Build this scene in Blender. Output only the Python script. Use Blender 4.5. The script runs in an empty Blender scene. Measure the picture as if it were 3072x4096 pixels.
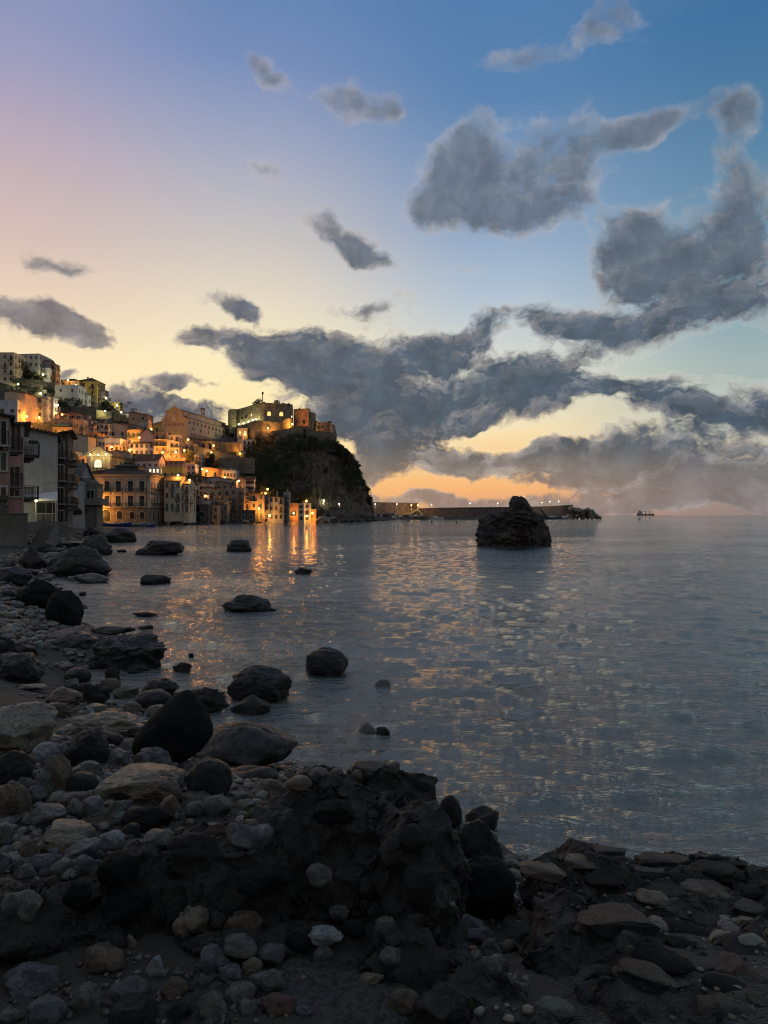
import bpy, bmesh, math, random
import numpy as np
from mathutils import Vector, Matrix, Euler, noise
random.seed(7)
R = math.radians
SC = bpy.context.scene
COL = SC.collection
F = 2841.0; CX = 1536.0; HY = 2060.0; EYE = 2.8     # measured on the photograph: focal length and horizon in its pixels, eye height in m

def ray(px, py):
    return Vector(((px-CX)/F, 1.0, (HY-py)/F))
def at(px, py, d):
    r = ray(px, py)
    return Vector((r.x*d, d, EYE+r.z*d))
def on_z(px, py, z=0.0):
    d = (EYE-z)*F/(py-HY)
    return at(px, py, d)

# ---------------------------------------------------------------- objects
def tag(o, label=None, cat=None, group=None, kind=None):
    if label: o['label'] = label
    if cat: o['category'] = cat
    if group: o['group'] = group
    if kind: o['kind'] = kind
    return o
def empty(name, loc=(0,0,0), rz=0.0):
    o = bpy.data.objects.new(name, None); COL.objects.link(o)
    o.location = loc; o.rotation_euler = (0,0,rz); o.empty_display_size = .2
    return o
def link(name, me, parent=None, loc=(0,0,0), rot=(0,0,0), scale=(1,1,1)):
    o = bpy.data.objects.new(name, me); COL.objects.link(o)
    o.parent = parent; o.location = loc; o.rotation_euler = rot; o.scale = scale
    return o
def kids(o): return [c for c in ALLC.get(o.name, [])]
def copy_tree(o, parent=None):
    c = o.copy(); COL.objects.link(c); c.parent = parent
    for ch in list(o.children):
        copy_tree(ch, c)
    return c

class MB:
    """collects shapes for one mesh"""
    def __init__(s): s.v=[]; s.f=[]; s.m=[]
    def add(s, vs, fs, mi=0):
        b=len(s.v); s.v += [tuple(v) for v in vs]
        for f in fs: s.f.append(tuple(b+i for i in f)); s.m.append(mi)
        return s
    def box(s, x0,x1,y0,y1,z0,z1, mi=0):
        return s.add([(x0,y0,z0),(x1,y0,z0),(x1,y1,z0),(x0,y1,z0),(x0,y0,z1),(x1,y0,z1),(x1,y1,z1),(x0,y1,z1)],
          [(0,3,2,1),(4,5,6,7),(0,1,5,4),(1,2,6,5),(2,3,7,6),(3,0,4,7)], mi)
    def prism(s, poly, z0, z1, mi=0):
        n=len(poly); vs=[(x,y,z0) for x,y in poly]+[(x,y,z1) for x,y in poly]
        return s.add(vs, [tuple(range(n-1,-1,-1)), tuple(range(n,2*n))]+[(i,(i+1)%n,n+(i+1)%n,n+i) for i in range(n)], mi)
    def yprism(s, poly, y0, y1, mi=0):   # polygon in x-z, extruded along y
        n=len(poly); vs=[(x,y0,z) for x,z in poly]+[(x,y1,z) for x,z in poly]
        return s.add(vs, [tuple(range(n)), tuple(range(2*n-1,n-1,-1))]+[(i,n+i,n+(i+1)%n,(i+1)%n) for i in range(n)], mi)
    def tube(s, a, b, r0, r1=None, n=8, mi=0):
        r1 = r0 if r1 is None else r1
        a=Vector(a); b=Vector(b); d=(b-a).normalized()
        u=d.orthogonal().normalized(); w=d.cross(u)
        vs=[]
        for p,r in ((a,r0),(b,r1)):
            for i in range(n):
                t=2*math.pi*i/n; vs.append(p+u*math.cos(t)*r+w*math.sin(t)*r)
        return s.add(vs, [tuple(range(n-1,-1,-1)), tuple(range(n,2*n))]+[(i,(i+1)%n,n+(i+1)%n,n+i) for i in range(n)], mi)
    def ball(s, c, rx, ry=None, rz=None, n=8, m=6, mi=0):
        ry = rx if ry is None else ry; rz = rx if rz is None else rz
        vs=[(c[0],c[1],c[2]+rz)]
        for j in range(1,m):
            ph=math.pi*j/m
            for i in range(n):
                t=2*math.pi*i/n
                vs.append((c[0]+rx*math.sin(ph)*math.cos(t), c[1]+ry*math.sin(ph)*math.sin(t), c[2]+rz*math.cos(ph)))
        vs.append((c[0],c[1],c[2]-rz)); L=len(vs)-1; fs=[]
        for i in range(n): fs.append((0,1+i,1+(i+1)%n))
        for j in range(m-2):
            for i in range(n):
                a=1+j*n+i; b=1+j*n+(i+1)%n; fs.append((a,a+n,b+n,b))
        for i in range(n): fs.append((L,1+(m-2)*n+(i+1)%n,1+(m-2)*n+i))
        return s.add(vs,fs,mi)
    def mesh(s, name, mats, smooth=False):
        me=bpy.data.meshes.new(name); me.from_pydata(s.v,[],s.f)
        if not isinstance(mats,(list,tuple)): mats=[mats]
        for m in mats: me.materials.append(m)
        me.polygons.foreach_set('material_index', s.m)
        if smooth: me.polygons.foreach_set('use_smooth',[True]*len(s.f))
        me.update(); return me
    def build(s, name, mats, parent=None, loc=(0,0,0), rot=(0,0,0), smooth=False):
        return link(name, s.mesh(name,mats,smooth), parent, loc, rot)

def np_mesh(name, V, Fq, mats, smooth=True):
    me=bpy.data.meshes.new(name)
    V=np.asarray(V,dtype=np.float32); Fq=np.asarray(Fq,dtype=np.int32)
    nf,k=Fq.shape
    me.vertices.add(len(V)); me.vertices.foreach_set('co',V.ravel())
    me.loops.add(nf*k); me.loops.foreach_set('vertex_index',Fq.ravel())
    me.polygons.add(nf); me.polygons.foreach_set('loop_start',np.arange(0,nf*k,k,dtype=np.int32))
    me.polygons.foreach_set('loop_total',np.full(nf,k,dtype=np.int32))
    me.update(calc_edges=True)
    if smooth: me.polygons.foreach_set('use_smooth',np.ones(nf,dtype=bool))
    for m in (mats if isinstance(mats,(list,tuple)) else [mats]): me.materials.append(m)
    me.validate(); me.update()
    return me
def grid_faces(nr,nc):
    i=np.arange(nr-1)[:,None]*nc+np.arange(nc-1)[None,:]
    i=i.ravel()
    return np.stack([i,i+1,i+nc+1,i+nc],1)

# vectorised value noise for terrain
_rs=np.random.RandomState(3); _T=_rs.rand(256,256)
def vnoise(x,y):
    xi=np.floor(x).astype(int); yi=np.floor(y).astype(int); fx=x-xi; fy=y-yi
    fx=fx*fx*(3-2*fx); fy=fy*fy*(3-2*fy)
    a=_T[xi%256,yi%256]; b=_T[(xi+1)%256,yi%256]; c=_T[xi%256,(yi+1)%256]; d=_T[(xi+1)%256,(yi+1)%256]
    return (a*(1-fx)+b*fx)*(1-fy)+(c*(1-fx)+d*fx)*fy
def fbm(x,y,o=4,g=.5):
    s=0;a=1;t=0
    for i in range(o):
        s=s+a*vnoise(x*2**i+17*i,y*2**i+5*i); t+=a; a*=g
    return s/t-.5

# ---------------------------------------------------------------- node helpers
def lin(c):
    return tuple(((v/255)/12.92 if v/255<=.04045 else ((v/255+.055)/1.055)**2.4) for v in c)
class NT:
    def __init__(s, tree): s.t=tree; s.n=tree.nodes; s.l=tree.links
    def new(s, typ, **k):
        n=s.n.new(typ)
        for a,b in k.items(): setattr(n,a,b)
        return n
    def set(s, inp, v):
        if isinstance(v, bpy.types.NodeSocket): s.l.new(v, inp)
        elif v is not None:
            if hasattr(inp.default_value,'__len__'):
                v=tuple(v)
                if len(inp.default_value)==4 and len(v)==3: v=v+(1,)
            inp.default_value=v
    def math(s, op, a, b=None, c=None, clamp=False):
        n=s.new('ShaderNodeMath', operation=op, use_clamp=clamp)
        s.set(n.inputs[0],a)
        if b is not None: s.set(n.inputs[1],b)
        if c is not None: s.set(n.inputs[2],c)
        return n.outputs[0]
    def vmath(s, op, a, b=None, scale=None):
        n=s.new('ShaderNodeVectorMath', operation=op); s.set(n.inputs[0],a)
        if b is not None: s.set(n.inputs[1],b)
        if scale is not None: s.set(n.inputs[3],scale)
        return n.outputs[0]
    def mix(s, f, a, b, blend='MIX'):
        n=s.new('ShaderNodeMix', data_type='RGBA', blend_type=blend)
        s.set(n.inputs[0],f); s.set(n.inputs[6],a); s.set(n.inputs[7],b); return n.outputs[2]
    def noise(s, vec, scale, detail=4, rough=.5, dist=0, color=False, dims='3D'):
        n=s.new('ShaderNodeTexNoise', noise_dimensions=dims); s.set(n.inputs['Vector'],vec)
        n.inputs['Scale'].default_value=scale; n.inputs['Detail'].default_value=detail
        n.inputs['Roughness'].default_value=rough; n.inputs['Distortion'].default_value=dist
        return n.outputs[1 if color else 0]
    def ramp(s, f, stops, interp='LINEAR'):
        n=s.new('ShaderNodeValToRGB'); s.set(n.inputs[0],f); cr=n.color_ramp; cr.interpolation=interp
        while len(cr.elements)<len(stops): cr.elements.new(.5)
        for e,(p,c) in zip(cr.elements,stops):
            e.position=p
            if not hasattr(c,'__len__'): c=(c,c,c)
            e.color=tuple(c)+((1,) if len(c)==3 else ())
        return n.outputs[0]
    def smooth(s, x, lo, hi, a=0., b=1.):
        n=s.new('ShaderNodeMapRange', interpolation_type='SMOOTHSTEP'); s.set(n.inputs[0],x)
        for i,v in zip((1,2,3,4),(lo,hi,a,b)): s.set(n.inputs[i],v)
        return n.outputs[0]
    def lerp(s, x, lo, hi, a=0., b=1.):
        n=s.new('ShaderNodeMapRange'); s.set(n.inputs[0],x)
        for i,v in zip((1,2,3,4),(lo,hi,a,b)): s.set(n.inputs[i],v)
        return n.outputs[0]

def material(name):
    m=bpy.data.materials.new(name); m.use_nodes=True; t=NT(m.node_tree)
    b=m.node_tree.nodes['Principled BSDF']
    return m,t,b
# ================================================================ world: dusk sky with clouds
W = bpy.data.worlds.new("World"); SC.world = W; W.use_nodes = True
def azel(px,py):
    u=(px-CX)/F; v=(HY-py)/F
    return math.atan(u)*2.841, math.atan(v/math.sqrt(1+u*u))*2.841
# cloud masses: centre and half axes in photograph pixels, tilt, weight
CL = [(1050,230,120,45,-50,0.77),(1450,390,150,90,0,0.95),(1290,360,130,45,-10,0.67),(1560,440,90,40,-15,0.62),
 (2150,205,260,55,14,0.95),(2480,60,150,70,20,0.72),(2930,430,120,80,-20,0.82),(2960,620,90,140,10,0.57),
 (2060,700,330,150,8,1.10),(1820,690,160,150,20,1.00),(2290,590,190,120,10,0.95),(2580,510,190,55,20,0.92),(1700,800,130,80,0,0.90),
 (2020,860,330,70,4,0.92),(1840,590,90,70,0,0.82),(2200,860,200,70,0,0.72),(2480,950,160,90,30,0.82),
 (2760,1060,330,180,20,.78),(3020,940,150,210,0,.72),(2900,700,70,140,-10,0.57),(2900,1230,230,80,8,.75),(2560,1060,150,100,0,0.92),
 (1370,935,170,65,-18,0.90),(1500,1010,110,50,-20,0.82),(1080,700,130,50,-20,0.47),(800,790,110,40,-10,0.44),
 (250,1075,130,42,-4,0.95),(120,1270,170,60,-6,0.85),(270,1310,130,60,-30,0.95),(20,1230,120,50,0,0.72),
 (890,1190,150,55,10,0.85),(980,1215,70,40,-20,0.82),(1463,1225,160,62,5,1.0),(1840,1090,130,35,0,0.67),
 (830,1330,110,55,-15,0.95),(1080,1375,290,90,-10,1.10),(1360,1440,330,105,-8,1.25),(1150,1480,200,80,-20,0.90),
 (1850,1330,180,95,20,1.05),(1700,1430,180,70,0,.85),(2150,1240,150,65,0,0.85),
 (2520,1340,260,85,-5,1.10),(2300,1290,150,60,0,0.95),(2110,1550,300,130,0,1.9),(1650,1610,230,110,0,1.2),(1300,1570,230,100,0,1.10),(1700,1680,150,80,0,0.90),
 (2580,1570,150,60,10,0.95),(2440,1570,90,30,0,0.82),(2960,1660,330,110,6,1.20),(2700,1640,120,40,0,.6),
 (2500,1810,340,70,0,1.0),(2200,1850,300,60,-3,1.10),(2900,1890,420,80,0,1.1),(1900,1700,80,35,0,0.95),
 (1640,1830,170,80,0,1.10),(1480,1880,160,70,0,1.10),(1870,1830,130,80,0,1.00),(1420,1720,90,60,0,0.95),
 (560,1600,150,80,-15,1.00),(680,1670,170,60,-10,1.00),(480,1580,60,40,0,0.82),(860,1680,160,55,0,0.95),(255,1490,60,25,0,0.95),(710,1530,80,35,0,0.92),(860,1560,60,30,0,0.57),
 (2700,2016,1500,40,0,1.30),(1760,1990,160,26,0,0.90),(2700,1950,500,60,0,1.00),(2200,1925,160,20,0,.6),
 (1450,1650,220,70,0,.6),(1330,1700,160,60,0,.7),(1560,1760,200,60,0,.7)]
grp = bpy.data.node_groups.new('CloudField','ShaderNodeTree')
grp.interface.new_socket('P', in_out='INPUT', socket_type='NodeSocketVector')
grp.interface.new_socket('D', in_out='OUTPUT', socket_type='NodeSocketFloat')
g = NT(grp); gi=g.new('NodeGroupInput'); go=g.new('NodeGroupOutput')
P=gi.outputs[0]
w1=g.vmath('SUBTRACT', g.noise(P,2.6,1,.5,color=True,dims='2D'),(.5,.5,.5))
w2=g.vmath('SUBTRACT', g.noise(P,11.0,2,.6,color=True,dims='2D'),(.5,.5,.5))
Pw=g.vmath('MULTIPLY',(1,1,0), g.vmath('ADD', g.vmath('ADD',P,g.vmath('SCALE',w1,scale=.14)), g.vmath('SCALE',w2,scale=.045)))
Q=Pw   # x, y and, in z, the cloud mass summed so far
for (cx,cy,rx,ry,rot,wt) in CL:
    k=1.42; ca,sa=math.cos(R(rot)),math.sin(R(rot))
    # strongly tilted masses are made of three small ones along their axis
    subs=[(cx,cy,rx,ry)] if abs(rot)<16 else [(cx+q*rx*.6*ca,cy-q*rx*.6*sa,rx*.55,ry*.95) for q in (-1,0,1)]
    for (sx_,sy_,srx,sry) in subs:
        a,e=azel(sx_,sy_)
        n=g.new('ShaderNodeVectorMath',operation='MULTIPLY_ADD'); g.l.new(Q,n.inputs[0])
        qx,qy=1000/(srx*k),1000/(sry*k)
        n.inputs[1].default_value=(qx,qy,0); n.inputs[2].default_value=(-a*qx,-e*qy,0)
        gr=g.new('ShaderNodeTexGradient', gradient_type='SPHERICAL'); g.l.new(n.outputs[0],gr.inputs[0])
        q=g.new('ShaderNodeVectorMath',operation='MULTIPLY_ADD'); g.l.new(gr.outputs[1],q.inputs[0])
        q.inputs[1].default_value=(0,0,wt); g.l.new(Q,q.inputs[2]); Q=q.outputs[0]
sq=g.new('ShaderNodeSeparateXYZ'); g.l.new(Q,sq.inputs[0]); acc=sq.outputs[2]
st=g.vmath('MULTIPLY',Pw,(1,1.6,1))
n1=g.noise(st,5.4,8,.60,dims='2D')
n2=g.noise(st,13,5,.65,dims='2D')
nl=g.noise(g.vmath('ADD',st,(-.025,.05,0)),5.4,5,.60,dims='2D')
sx=g.new('ShaderNodeSeparateXYZ'); g.l.new(P,sx.inputs[0])
# free-running cloud cover outside the photographed quarter of the sky
outm=g.smooth(g.math('ABSOLUTE',sx.outputs[0]),1.6,2.3)
outm=g.math('MAXIMUM',outm,g.smooth(sx.outputs[1],1.95,2.5))
cov=g.math('MULTIPLY',outm,g.math('MULTIPLY',g.math('SUBTRACT',g.noise(P,1.1,2,.5,dims='2D'),.40),2.2))
acc=g.math('DIVIDE',g.math('MULTIPLY',acc,1.85),g.math('MULTIPLY_ADD',acc,.36,1.0))
acc=g.math('ADD',acc,cov)
D=g.math('MULTIPLY_ADD',g.math('SUBTRACT',n1,.5),2.15,acc)
D=g.math('MULTIPLY_ADD',g.math('SUBTRACT',n2,.5),g.smooth(sx.outputs[1],.4,1.7,1.15,.35),D)
D=g.math('SUBTRACT',D,.51)
D=g.math('ADD',D,g.smooth(acc,.0,.2,-.9,0))
g.l.new(D,go.inputs[0])
grp.interface.new_socket('L', in_out='OUTPUT', socket_type='NodeSocketFloat')
g.l.new(g.math('SUBTRACT',n1,nl),go.inputs[1])
grp.interface.new_socket('A', in_out='OUTPUT', socket_type='NodeSocketFloat')
g.l.new(acc,go.inputs[2])

t=NT(W.node_tree); bg=W.node_tree.nodes['Background']
tc=t.new('ShaderNodeTexCoord')
sp=t.new('ShaderNodeSeparateXYZ'); t.l.new(tc.outputs['Generated'],sp.inputs[0])
x,y,z=sp.outputs
az=t.math('MULTIPLY',t.math('ARCTAN2',x,y),2.841)
el=t.math('MULTIPLY',t.math('ARCSINE',z),2.841)
cb=t.new('ShaderNodeCombineXYZ'); t.l.new(az,cb.inputs[0]); t.l.new(el,cb.inputs[1])
Pv=cb.outputs[0]
cn=t.new('ShaderNodeGroup'); cn.node_tree=grp; t.l.new(Pv,cn.inputs[0]); d1,ltn=cn.outputs[0],cn.outputs[1]
# clear-sky colour: four columns of the photograph, bottom to top (py -> sRGB)
COLS = [
 (0,   [(2060,(226,186,150)),(1900,(246,214,160)),(1700,(253,232,178)),(1450,(252,232,190)),(1200,(234,210,186)),(950,(214,192,184)),(600,(192,174,184)),(250,(160,158,188)),(0,(142,150,188))]),
 (1000,[(2060,(236,176,116)),(1900,(248,200,134)),(1700,(253,230,168)),(1450,(250,236,192)),(1200,(228,216,196)),(950,(200,194,192)),(600,(162,168,192)),(250,(120,142,186)),(0,(104,134,180))]),
 (2000,[(2060,(206,158,132)),(1970,(246,180,118)),(1850,(250,204,142)),(1720,(248,226,180)),(1500,(218,220,206)),(1200,(178,194,210)),(900,(140,164,196)),(400,(92,132,176)),(0,(82,124,172))]),
 (3072,[(2060,(146,130,126)),(1960,(162,146,138)),(1850,(192,172,148)),(1700,(180,188,178)),(1450,(162,180,178)),(1200,(132,162,178)),(900,(108,148,174)),(400,(80,124,160)),(0,(62,112,158))]),
]
EM=4.2
def column(c):
    px,st=c; out=[(0.0,lin(st[0][1]))]
    for py,col in st:
        out.append((azel(px,py)[1]/EM+.002,lin(col)))
    out.append((.62,lin((128,138,150)))); out.append((1.0,lin((136,146,160))))
    return t.ramp(t.math('DIVIDE',el,EM),out)
cols=[column(c) for c in COLS]
axs=[azel(c[0],2000)[0] for c in COLS]
sky=cols[0]
for i in range(1,4): sky=t.mix(t.smooth(az,axs[i-1],axs[i]),sky,cols[i])
# darker dusk blue behind the viewer, and the shoulder of land light to the sides
absaz=t.math('ABSOLUTE',az)
back=t.ramp(t.math('DIVIDE',el,EM),[(0,lin((88,92,100))),(.22,lin((134,138,148))),(.6,lin((134,142,154))),(1,lin((136,146,160)))])
sky=t.mix(t.smooth(absaz,1.7,4.6),sky,back)
# clouds
hi=t.smooth(el,.15,1.6)
near=t.smooth(az,1.2,-1.0)           # towards the afterglow
thick=t.smooth(t.math('ADD',t.math('MULTIPLY',d1,.5),t.math('MULTIPLY',cn.outputs[2],.55)),t.smooth(el,.5,1.5,.30,.42),t.smooth(el,.5,1.5,1.05,1.35))
body_hi=t.ramp(thick,[(0,lin((192,184,178))),(.42,lin((146,146,150))),(1,lin((106,114,126)))])
edge=t.mix(near,lin((184,176,166)),lin((222,200,164)))
core=t.ramp(thick,[(0,lin((164,155,147))),(.35,lin((136,132,130))),(.7,lin((94,101,110))),(1,lin((64,80,98)))])
core=t.mix(t.math('MULTIPLY',t.smooth(az,-.4,-1.2),t.smooth(el,.35,.75,0,.5)),core,lin((176,156,146)))
body_lo=t.mix(t.smooth(thick,.34,.0),core,edge)
body=t.mix(hi,body_lo,body_hi)
low=t.smooth(el,.30,.02)
body=t.mix(t.math('MULTIPLY',low,.8),body,lin((134,127,124)))
lit=t.math('MULTIPLY',t.smooth(ltn,-.04,.12),t.smooth(el,1.7,.9,.75,1.0))
body=t.mix(t.math('MULTIPLY',lit,t.smooth(d1,1.4,.05,.06,.55)),body,t.mix(near,lin((190,184,182)),lin((208,192,174))))
mott=t.noise(Pv,9,5,.6,dims='2D')
body=t.vmath('SCALE',body,scale=t.lerp(mott,.28,.72,.76,1.26))
alpha=t.smooth(d1,-.04,t.smooth(el,.3,1.5,.58,1.25))
alpha=t.math('MULTIPLY',alpha,t.smooth(el,.6,1.5,.98,.80))
alpha=t.math('MULTIPLY',alpha,t.smooth(el,.0,.40,.80,1.0))
# bright rim where thin cloud is lit from behind, near the glow
rim=t.math('MULTIPLY',t.math('MULTIPLY',t.smooth(d1,-.3,.05),t.smooth(d1,.3,.02)),t.math('MULTIPLY',t.smooth(el,1.3,.3),t.smooth(el,.10,.30)))
skyr=t.mix(t.math('MULTIPLY',rim,t.smooth(el,.9,.4,.06,.30)),sky,t.mix(t.smooth(az,-.3,1.5),lin((255,242,200)),lin((216,216,208))))
final=t.mix(alpha,skyr,body)
# physical dusk sky underneath, very weak
nis=t.new('ShaderNodeTexSky', sky_type='NISHITA', sun_disc=False); nis.sun_elevation=R(1.0); nis.sun_rotation=R(-22)
final=t.mix(1.0,final,t.vmath('SCALE',nis.outputs[0],scale=.004),'ADD')
bel=t.smooth(z,-.004,-.03)
final=t.mix(bel,final,lin((20,24,28)))
t.l.new(final,bg.inputs[0]); bg.inputs[1].default_value=1.0
W.cycles.sampling_method='MANUAL'; W.cycles.sample_map_resolution=512
# the last glow of the sun that has gone behind the headland: a soft, very weak lamp
sd=bpy.data.lights.new('afterglow_sun','SUN'); sd.energy=.06; sd.angle=R(25); sd.color=(1,.78,.5)
so=bpy.data.objects.new('afterglow_sun',sd); COL.objects.link(so); so.rotation_euler=(R(80),0,R(22+0)); so.location=(0,0,60)
# ================================================================ camera
cam=bpy.data.cameras.new('camera'); co=bpy.data.objects.new('camera',cam); COL.objects.link(co); SC.camera=co
cam.sensor_fit='VERTICAL'; cam.sensor_height=24; cam.lens=24*F/4096; cam.clip_end=40000; cam.clip_start=.05
co.location=(0,0,EYE); co.rotation_euler=(R(90)+math.atan(12/F),0,0)
SC.view_settings.view_transform='Standard'; SC.view_settings.look='None'; SC.view_settings.exposure=0; SC.view_settings.gamma=1
SC.cycles.max_bounces=5; SC.cycles.diffuse_bounces=2; SC.cycles.glossy_bounces=3; SC.cycles.transmission_bounces=2
SC.cycles.use_denoising=True; SC.cycles.sample_clamp_indirect=6; SC.cycles.caustics_reflective=False; SC.cycles.caustics_refractive=False
SC.cycles.use_light_tree=True; SC.cycles.sample_clamp_direct=7; SC.cycles.filter_width=1.1
SC.cycles.use_adaptive_sampling=True; SC.cycles.adaptive_threshold=.02; SC.cycles.adaptive_min_samples=20
# ================================================================ sea
def water_mat():
    m,t,b=material('sea_water')
    geo=t.new('ShaderNodeNewGeometry'); pos=geo.outputs['Position']
    n1=t.noise(pos,.35,3,.5)
    col=t.mix(t.smooth(n1,.4,.62),(.026,.038,.036),(.055,.075,.066))
    t.set(b.inputs['Base Color'],col)
    b.inputs['Roughness'].default_value=.04; b.inputs['IOR'].default_value=2.15
    mp=t.new('ShaderNodeMapping'); t.l.new(pos,mp.inputs[0]); mp.inputs['Scale'].default_value=(.62,1.5,1); mp.inputs['Rotation'].default_value=(0,0,R(-10))
    l=t.noise(mp.outputs[0],.62,4,.6,.4,dims='2D')
    a=t.noise(mp.outputs[0],4.2,4,.62,.4,dims='2D')
    c=t.noise(mp.outputs[0],17,3,.6,dims='2D')
    h=t.math('ADD',t.math('MULTIPLY',a,.105),t.math('MULTIPLY',c,.034))
    h=t.math('MULTIPLY_ADD',l,.12,h)
    mq=t.new('ShaderNodeMapping'); t.l.new(pos,mq.inputs[0]); mq.inputs['Scale'].default_value=(.25,1,1)
    big=t.noise(mq.outputs[0],.06,4,.6,dims='2D')   # lanes of breeze
    bump=t.new('ShaderNodeBump'); t.l.new(h,bump.inputs['Height']); bump.inputs['Distance'].default_value=1.0
    t.set(bump.inputs['Strength'],t.smooth(big,.38,.62,.3,.8))
    t.l.new(bump.outputs[0],b.inputs['Normal'])
    return m
SEA=water_mat()
def build_sea():
    # polar sheet, finer towards the beach
    nr,nc=600,860
    r=1.6*(520/1.6)**(np.linspace(0,1,nr))
    th=np.linspace(R(-46),R(62),nc)
    rr,tt=np.meshgrid(r,th,indexing='ij')
    X=rr*np.sin(tt); Y=rr*np.cos(tt)
    dr=np.gradient(r)[:,None]; dl=rr*(th[1]-th[0])
    mods=[fbm(X/(1+j*1.3)+j*3.1,Y/(1+j*1.3)+j*1.7,2)+.5 for j in range(6)]; warps=[fbm(X*.6+j*7,Y*.6,3) for j in range(5)]
    rs=np.random.RandomState(11); Z=np.zeros_like(X)
    for i in range(64):
        lam=.13*(1.7/.13)**rs.rand(); k=2*math.pi/lam
        a=rs.normal(R(-108),R(34)); amp=.0036*lam**.62
        kx,ky=k*math.cos(a),k*math.sin(a)
        gsp=np.maximum(dr*abs(math.sin(a)),dl*abs(math.cos(a)))
        fade=np.clip((lam/gsp-2.6)/2.5,0,1)
        ph=rs.rand()*6.28
        mod=.75+.5*mods[i%6]
        Z+=amp*fade*mod*np.sin(kx*X+ky*Y+ph+2.5*warps[i%5]/lam**.5)
    Z*=np.clip((tt-th[0])/.06,0,1)*np.clip((th[-1]-tt)/.06,0,1)*np.clip((520-rr)/120,0,1)
    V=np.stack([X,Y,Z],-1).reshape(-1,3)
    o=link('sea',np_mesh('sea',V,grid_faces(nr,nc),SEA)); tag(o,'calm rippled sea running out to the horizon','sea',kind='structure')
    # the rest of the sea: ring sheets butted round the fine sheet
    m=MB(); rad=[520,900,1600,3000,6000,12000,24000]; N=48
    for a,b2 in zip(rad[:-1],rad[1:]):
        for j in range(N):
            t0=R(-46)+R(108)*j/N; t1=R(-46)+R(108)*(j+1)/N
            m.add([(a*math.sin(t0),a*math.cos(t0),0),(a*math.sin(t1),a*math.cos(t1),0),(b2*math.sin(t1),b2*math.cos(t1),0),(b2*math.sin(t0),b2*math.cos(t0),0)],[(3,2,1,0)])
    for s0,s1 in ((62,150),(-150,-46)):
        for j in range(24):
            t0=R(s0+(s1-s0)*j/24); t1=R(s0+(s1-s0)*(j+1)/24); a,b2=1.6,24000
            m.add([(a*math.sin(t0),a*math.cos(t0),0),(a*math.sin(t1),a*math.cos(t1),0),(b2*math.sin(t1),b2*math.cos(t1),0),(b2*math.sin(t0),b2*math.cos(t0),0)],[(3,2,1,0)])
    o=m.build('sea_far',SEA); o.name='sea'; tag(o,'open sea beyond the bay','sea',kind='structure')
build_sea()
# ================================================================ materials
def plaster(name, col, dirt=.5, scale=1.0):
    m,t,b=material(name); g=t.new('ShaderNodeNewGeometry').outputs['Position']
    n=t.noise(g,.35*scale,6,.65); n2=t.noise(g,3*scale,5,.6)
    mp=t.new('ShaderNodeMapping'); t.l.new(g,mp.inputs[0]); mp.inputs['Scale'].default_value=(1.6,1.6,.12)
    streak=t.noise(mp.outputs[0],1.2*scale,5,.6)
    c=tuple(col); dk=tuple(v*.55*w for v,w in zip(c,(1,.95,.88)))
    x=t.mix(t.smooth(n,.42,.68,0,dirt),c,dk)
    x=t.mix(t.smooth(streak,.5,.72,0,dirt*.9),x,tuple(v*.4 for v in c))
    x=t.mix(t.smooth(n2,.55,.75,0,dirt*.5),x,tuple(min(1,v*1.2) for v in c))
    t.set(b.inputs['Base Color'],x); b.inputs['Roughness'].default_value=.9
    bp=t.new('ShaderNodeBump'); t.l.new(n2,bp.inputs['Height']); bp.inputs['Strength'].default_value=.3; bp.inputs['Distance'].default_value=.05
    t.l.new(bp.outputs[0],b.inputs['Normal']); return m
def stonework(name, col, scale=1.2, course=True):
    m,t,b=material(name); g=t.new('ShaderNodeNewGeometry').outputs['Position']
    mp=t.new('ShaderNodeMapping'); t.l.new(g,mp.inputs[0]); mp.inputs['Scale'].default_value=(1,1,1.7 if course else 1)
    v=t.new('ShaderNodeTexVoronoi',feature='DISTANCE_TO_EDGE'); t.l.new(mp.outputs[0],v.inputs['Vector']); v.inputs['Scale'].default_value=scale*1.6
    vc=t.new('ShaderNodeTexVoronoi'); t.l.new(mp.outputs[0],vc.inputs['Vector']); vc.inputs['Scale'].default_value=scale*1.6
    n=t.noise(g,.25*scale,6,.65)
    hs=t.new('ShaderNodeSeparateColor'); t.l.new(vc.outputs['Color'],hs.inputs[0])
    x=t.mix(hs.outputs[0],tuple(v_*.6 for v_ in col),tuple(min(1,v_*1.3) for v_ in col))
    x=t.mix(t.smooth(v.outputs['Distance'],.06,.0,0,.6),x,tuple(v_*.35 for v_ in col))
    x=t.mix(t.smooth(n,.42,.7,0,.7),x,(col[0]*.35,col[1]*.38,col[2]*.32))
    t.set(b.inputs['Base Color'],x); b.inputs['Roughness'].default_value=.95
    bp=t.new('ShaderNodeBump'); t.l.new(t.math('MINIMUM',v.outputs['Distance'],.12),bp.inputs['Height']); bp.inputs['Strength'].default_value=.8; bp.inputs['Distance'].default_value=.5
    t.l.new(bp.outputs[0],b.inputs['Normal']); return m
def plain(name,col,rough=.7,metal=0.,noise_amt=.35,scale=4):
    m,t,b=material(name); g=t.new('ShaderNodeNewGeometry').outputs['Position']
    n=t.noise(g,scale,5,.6)
    t.set(b.inputs['Base Color'],t.mix(t.smooth(n,.35,.7,0,noise_amt),tuple(col),tuple(v*.45 for v in col)))
    b.inputs['Roughness'].default_value=rough; b.inputs['Metallic'].default_value=metal; return m
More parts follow.
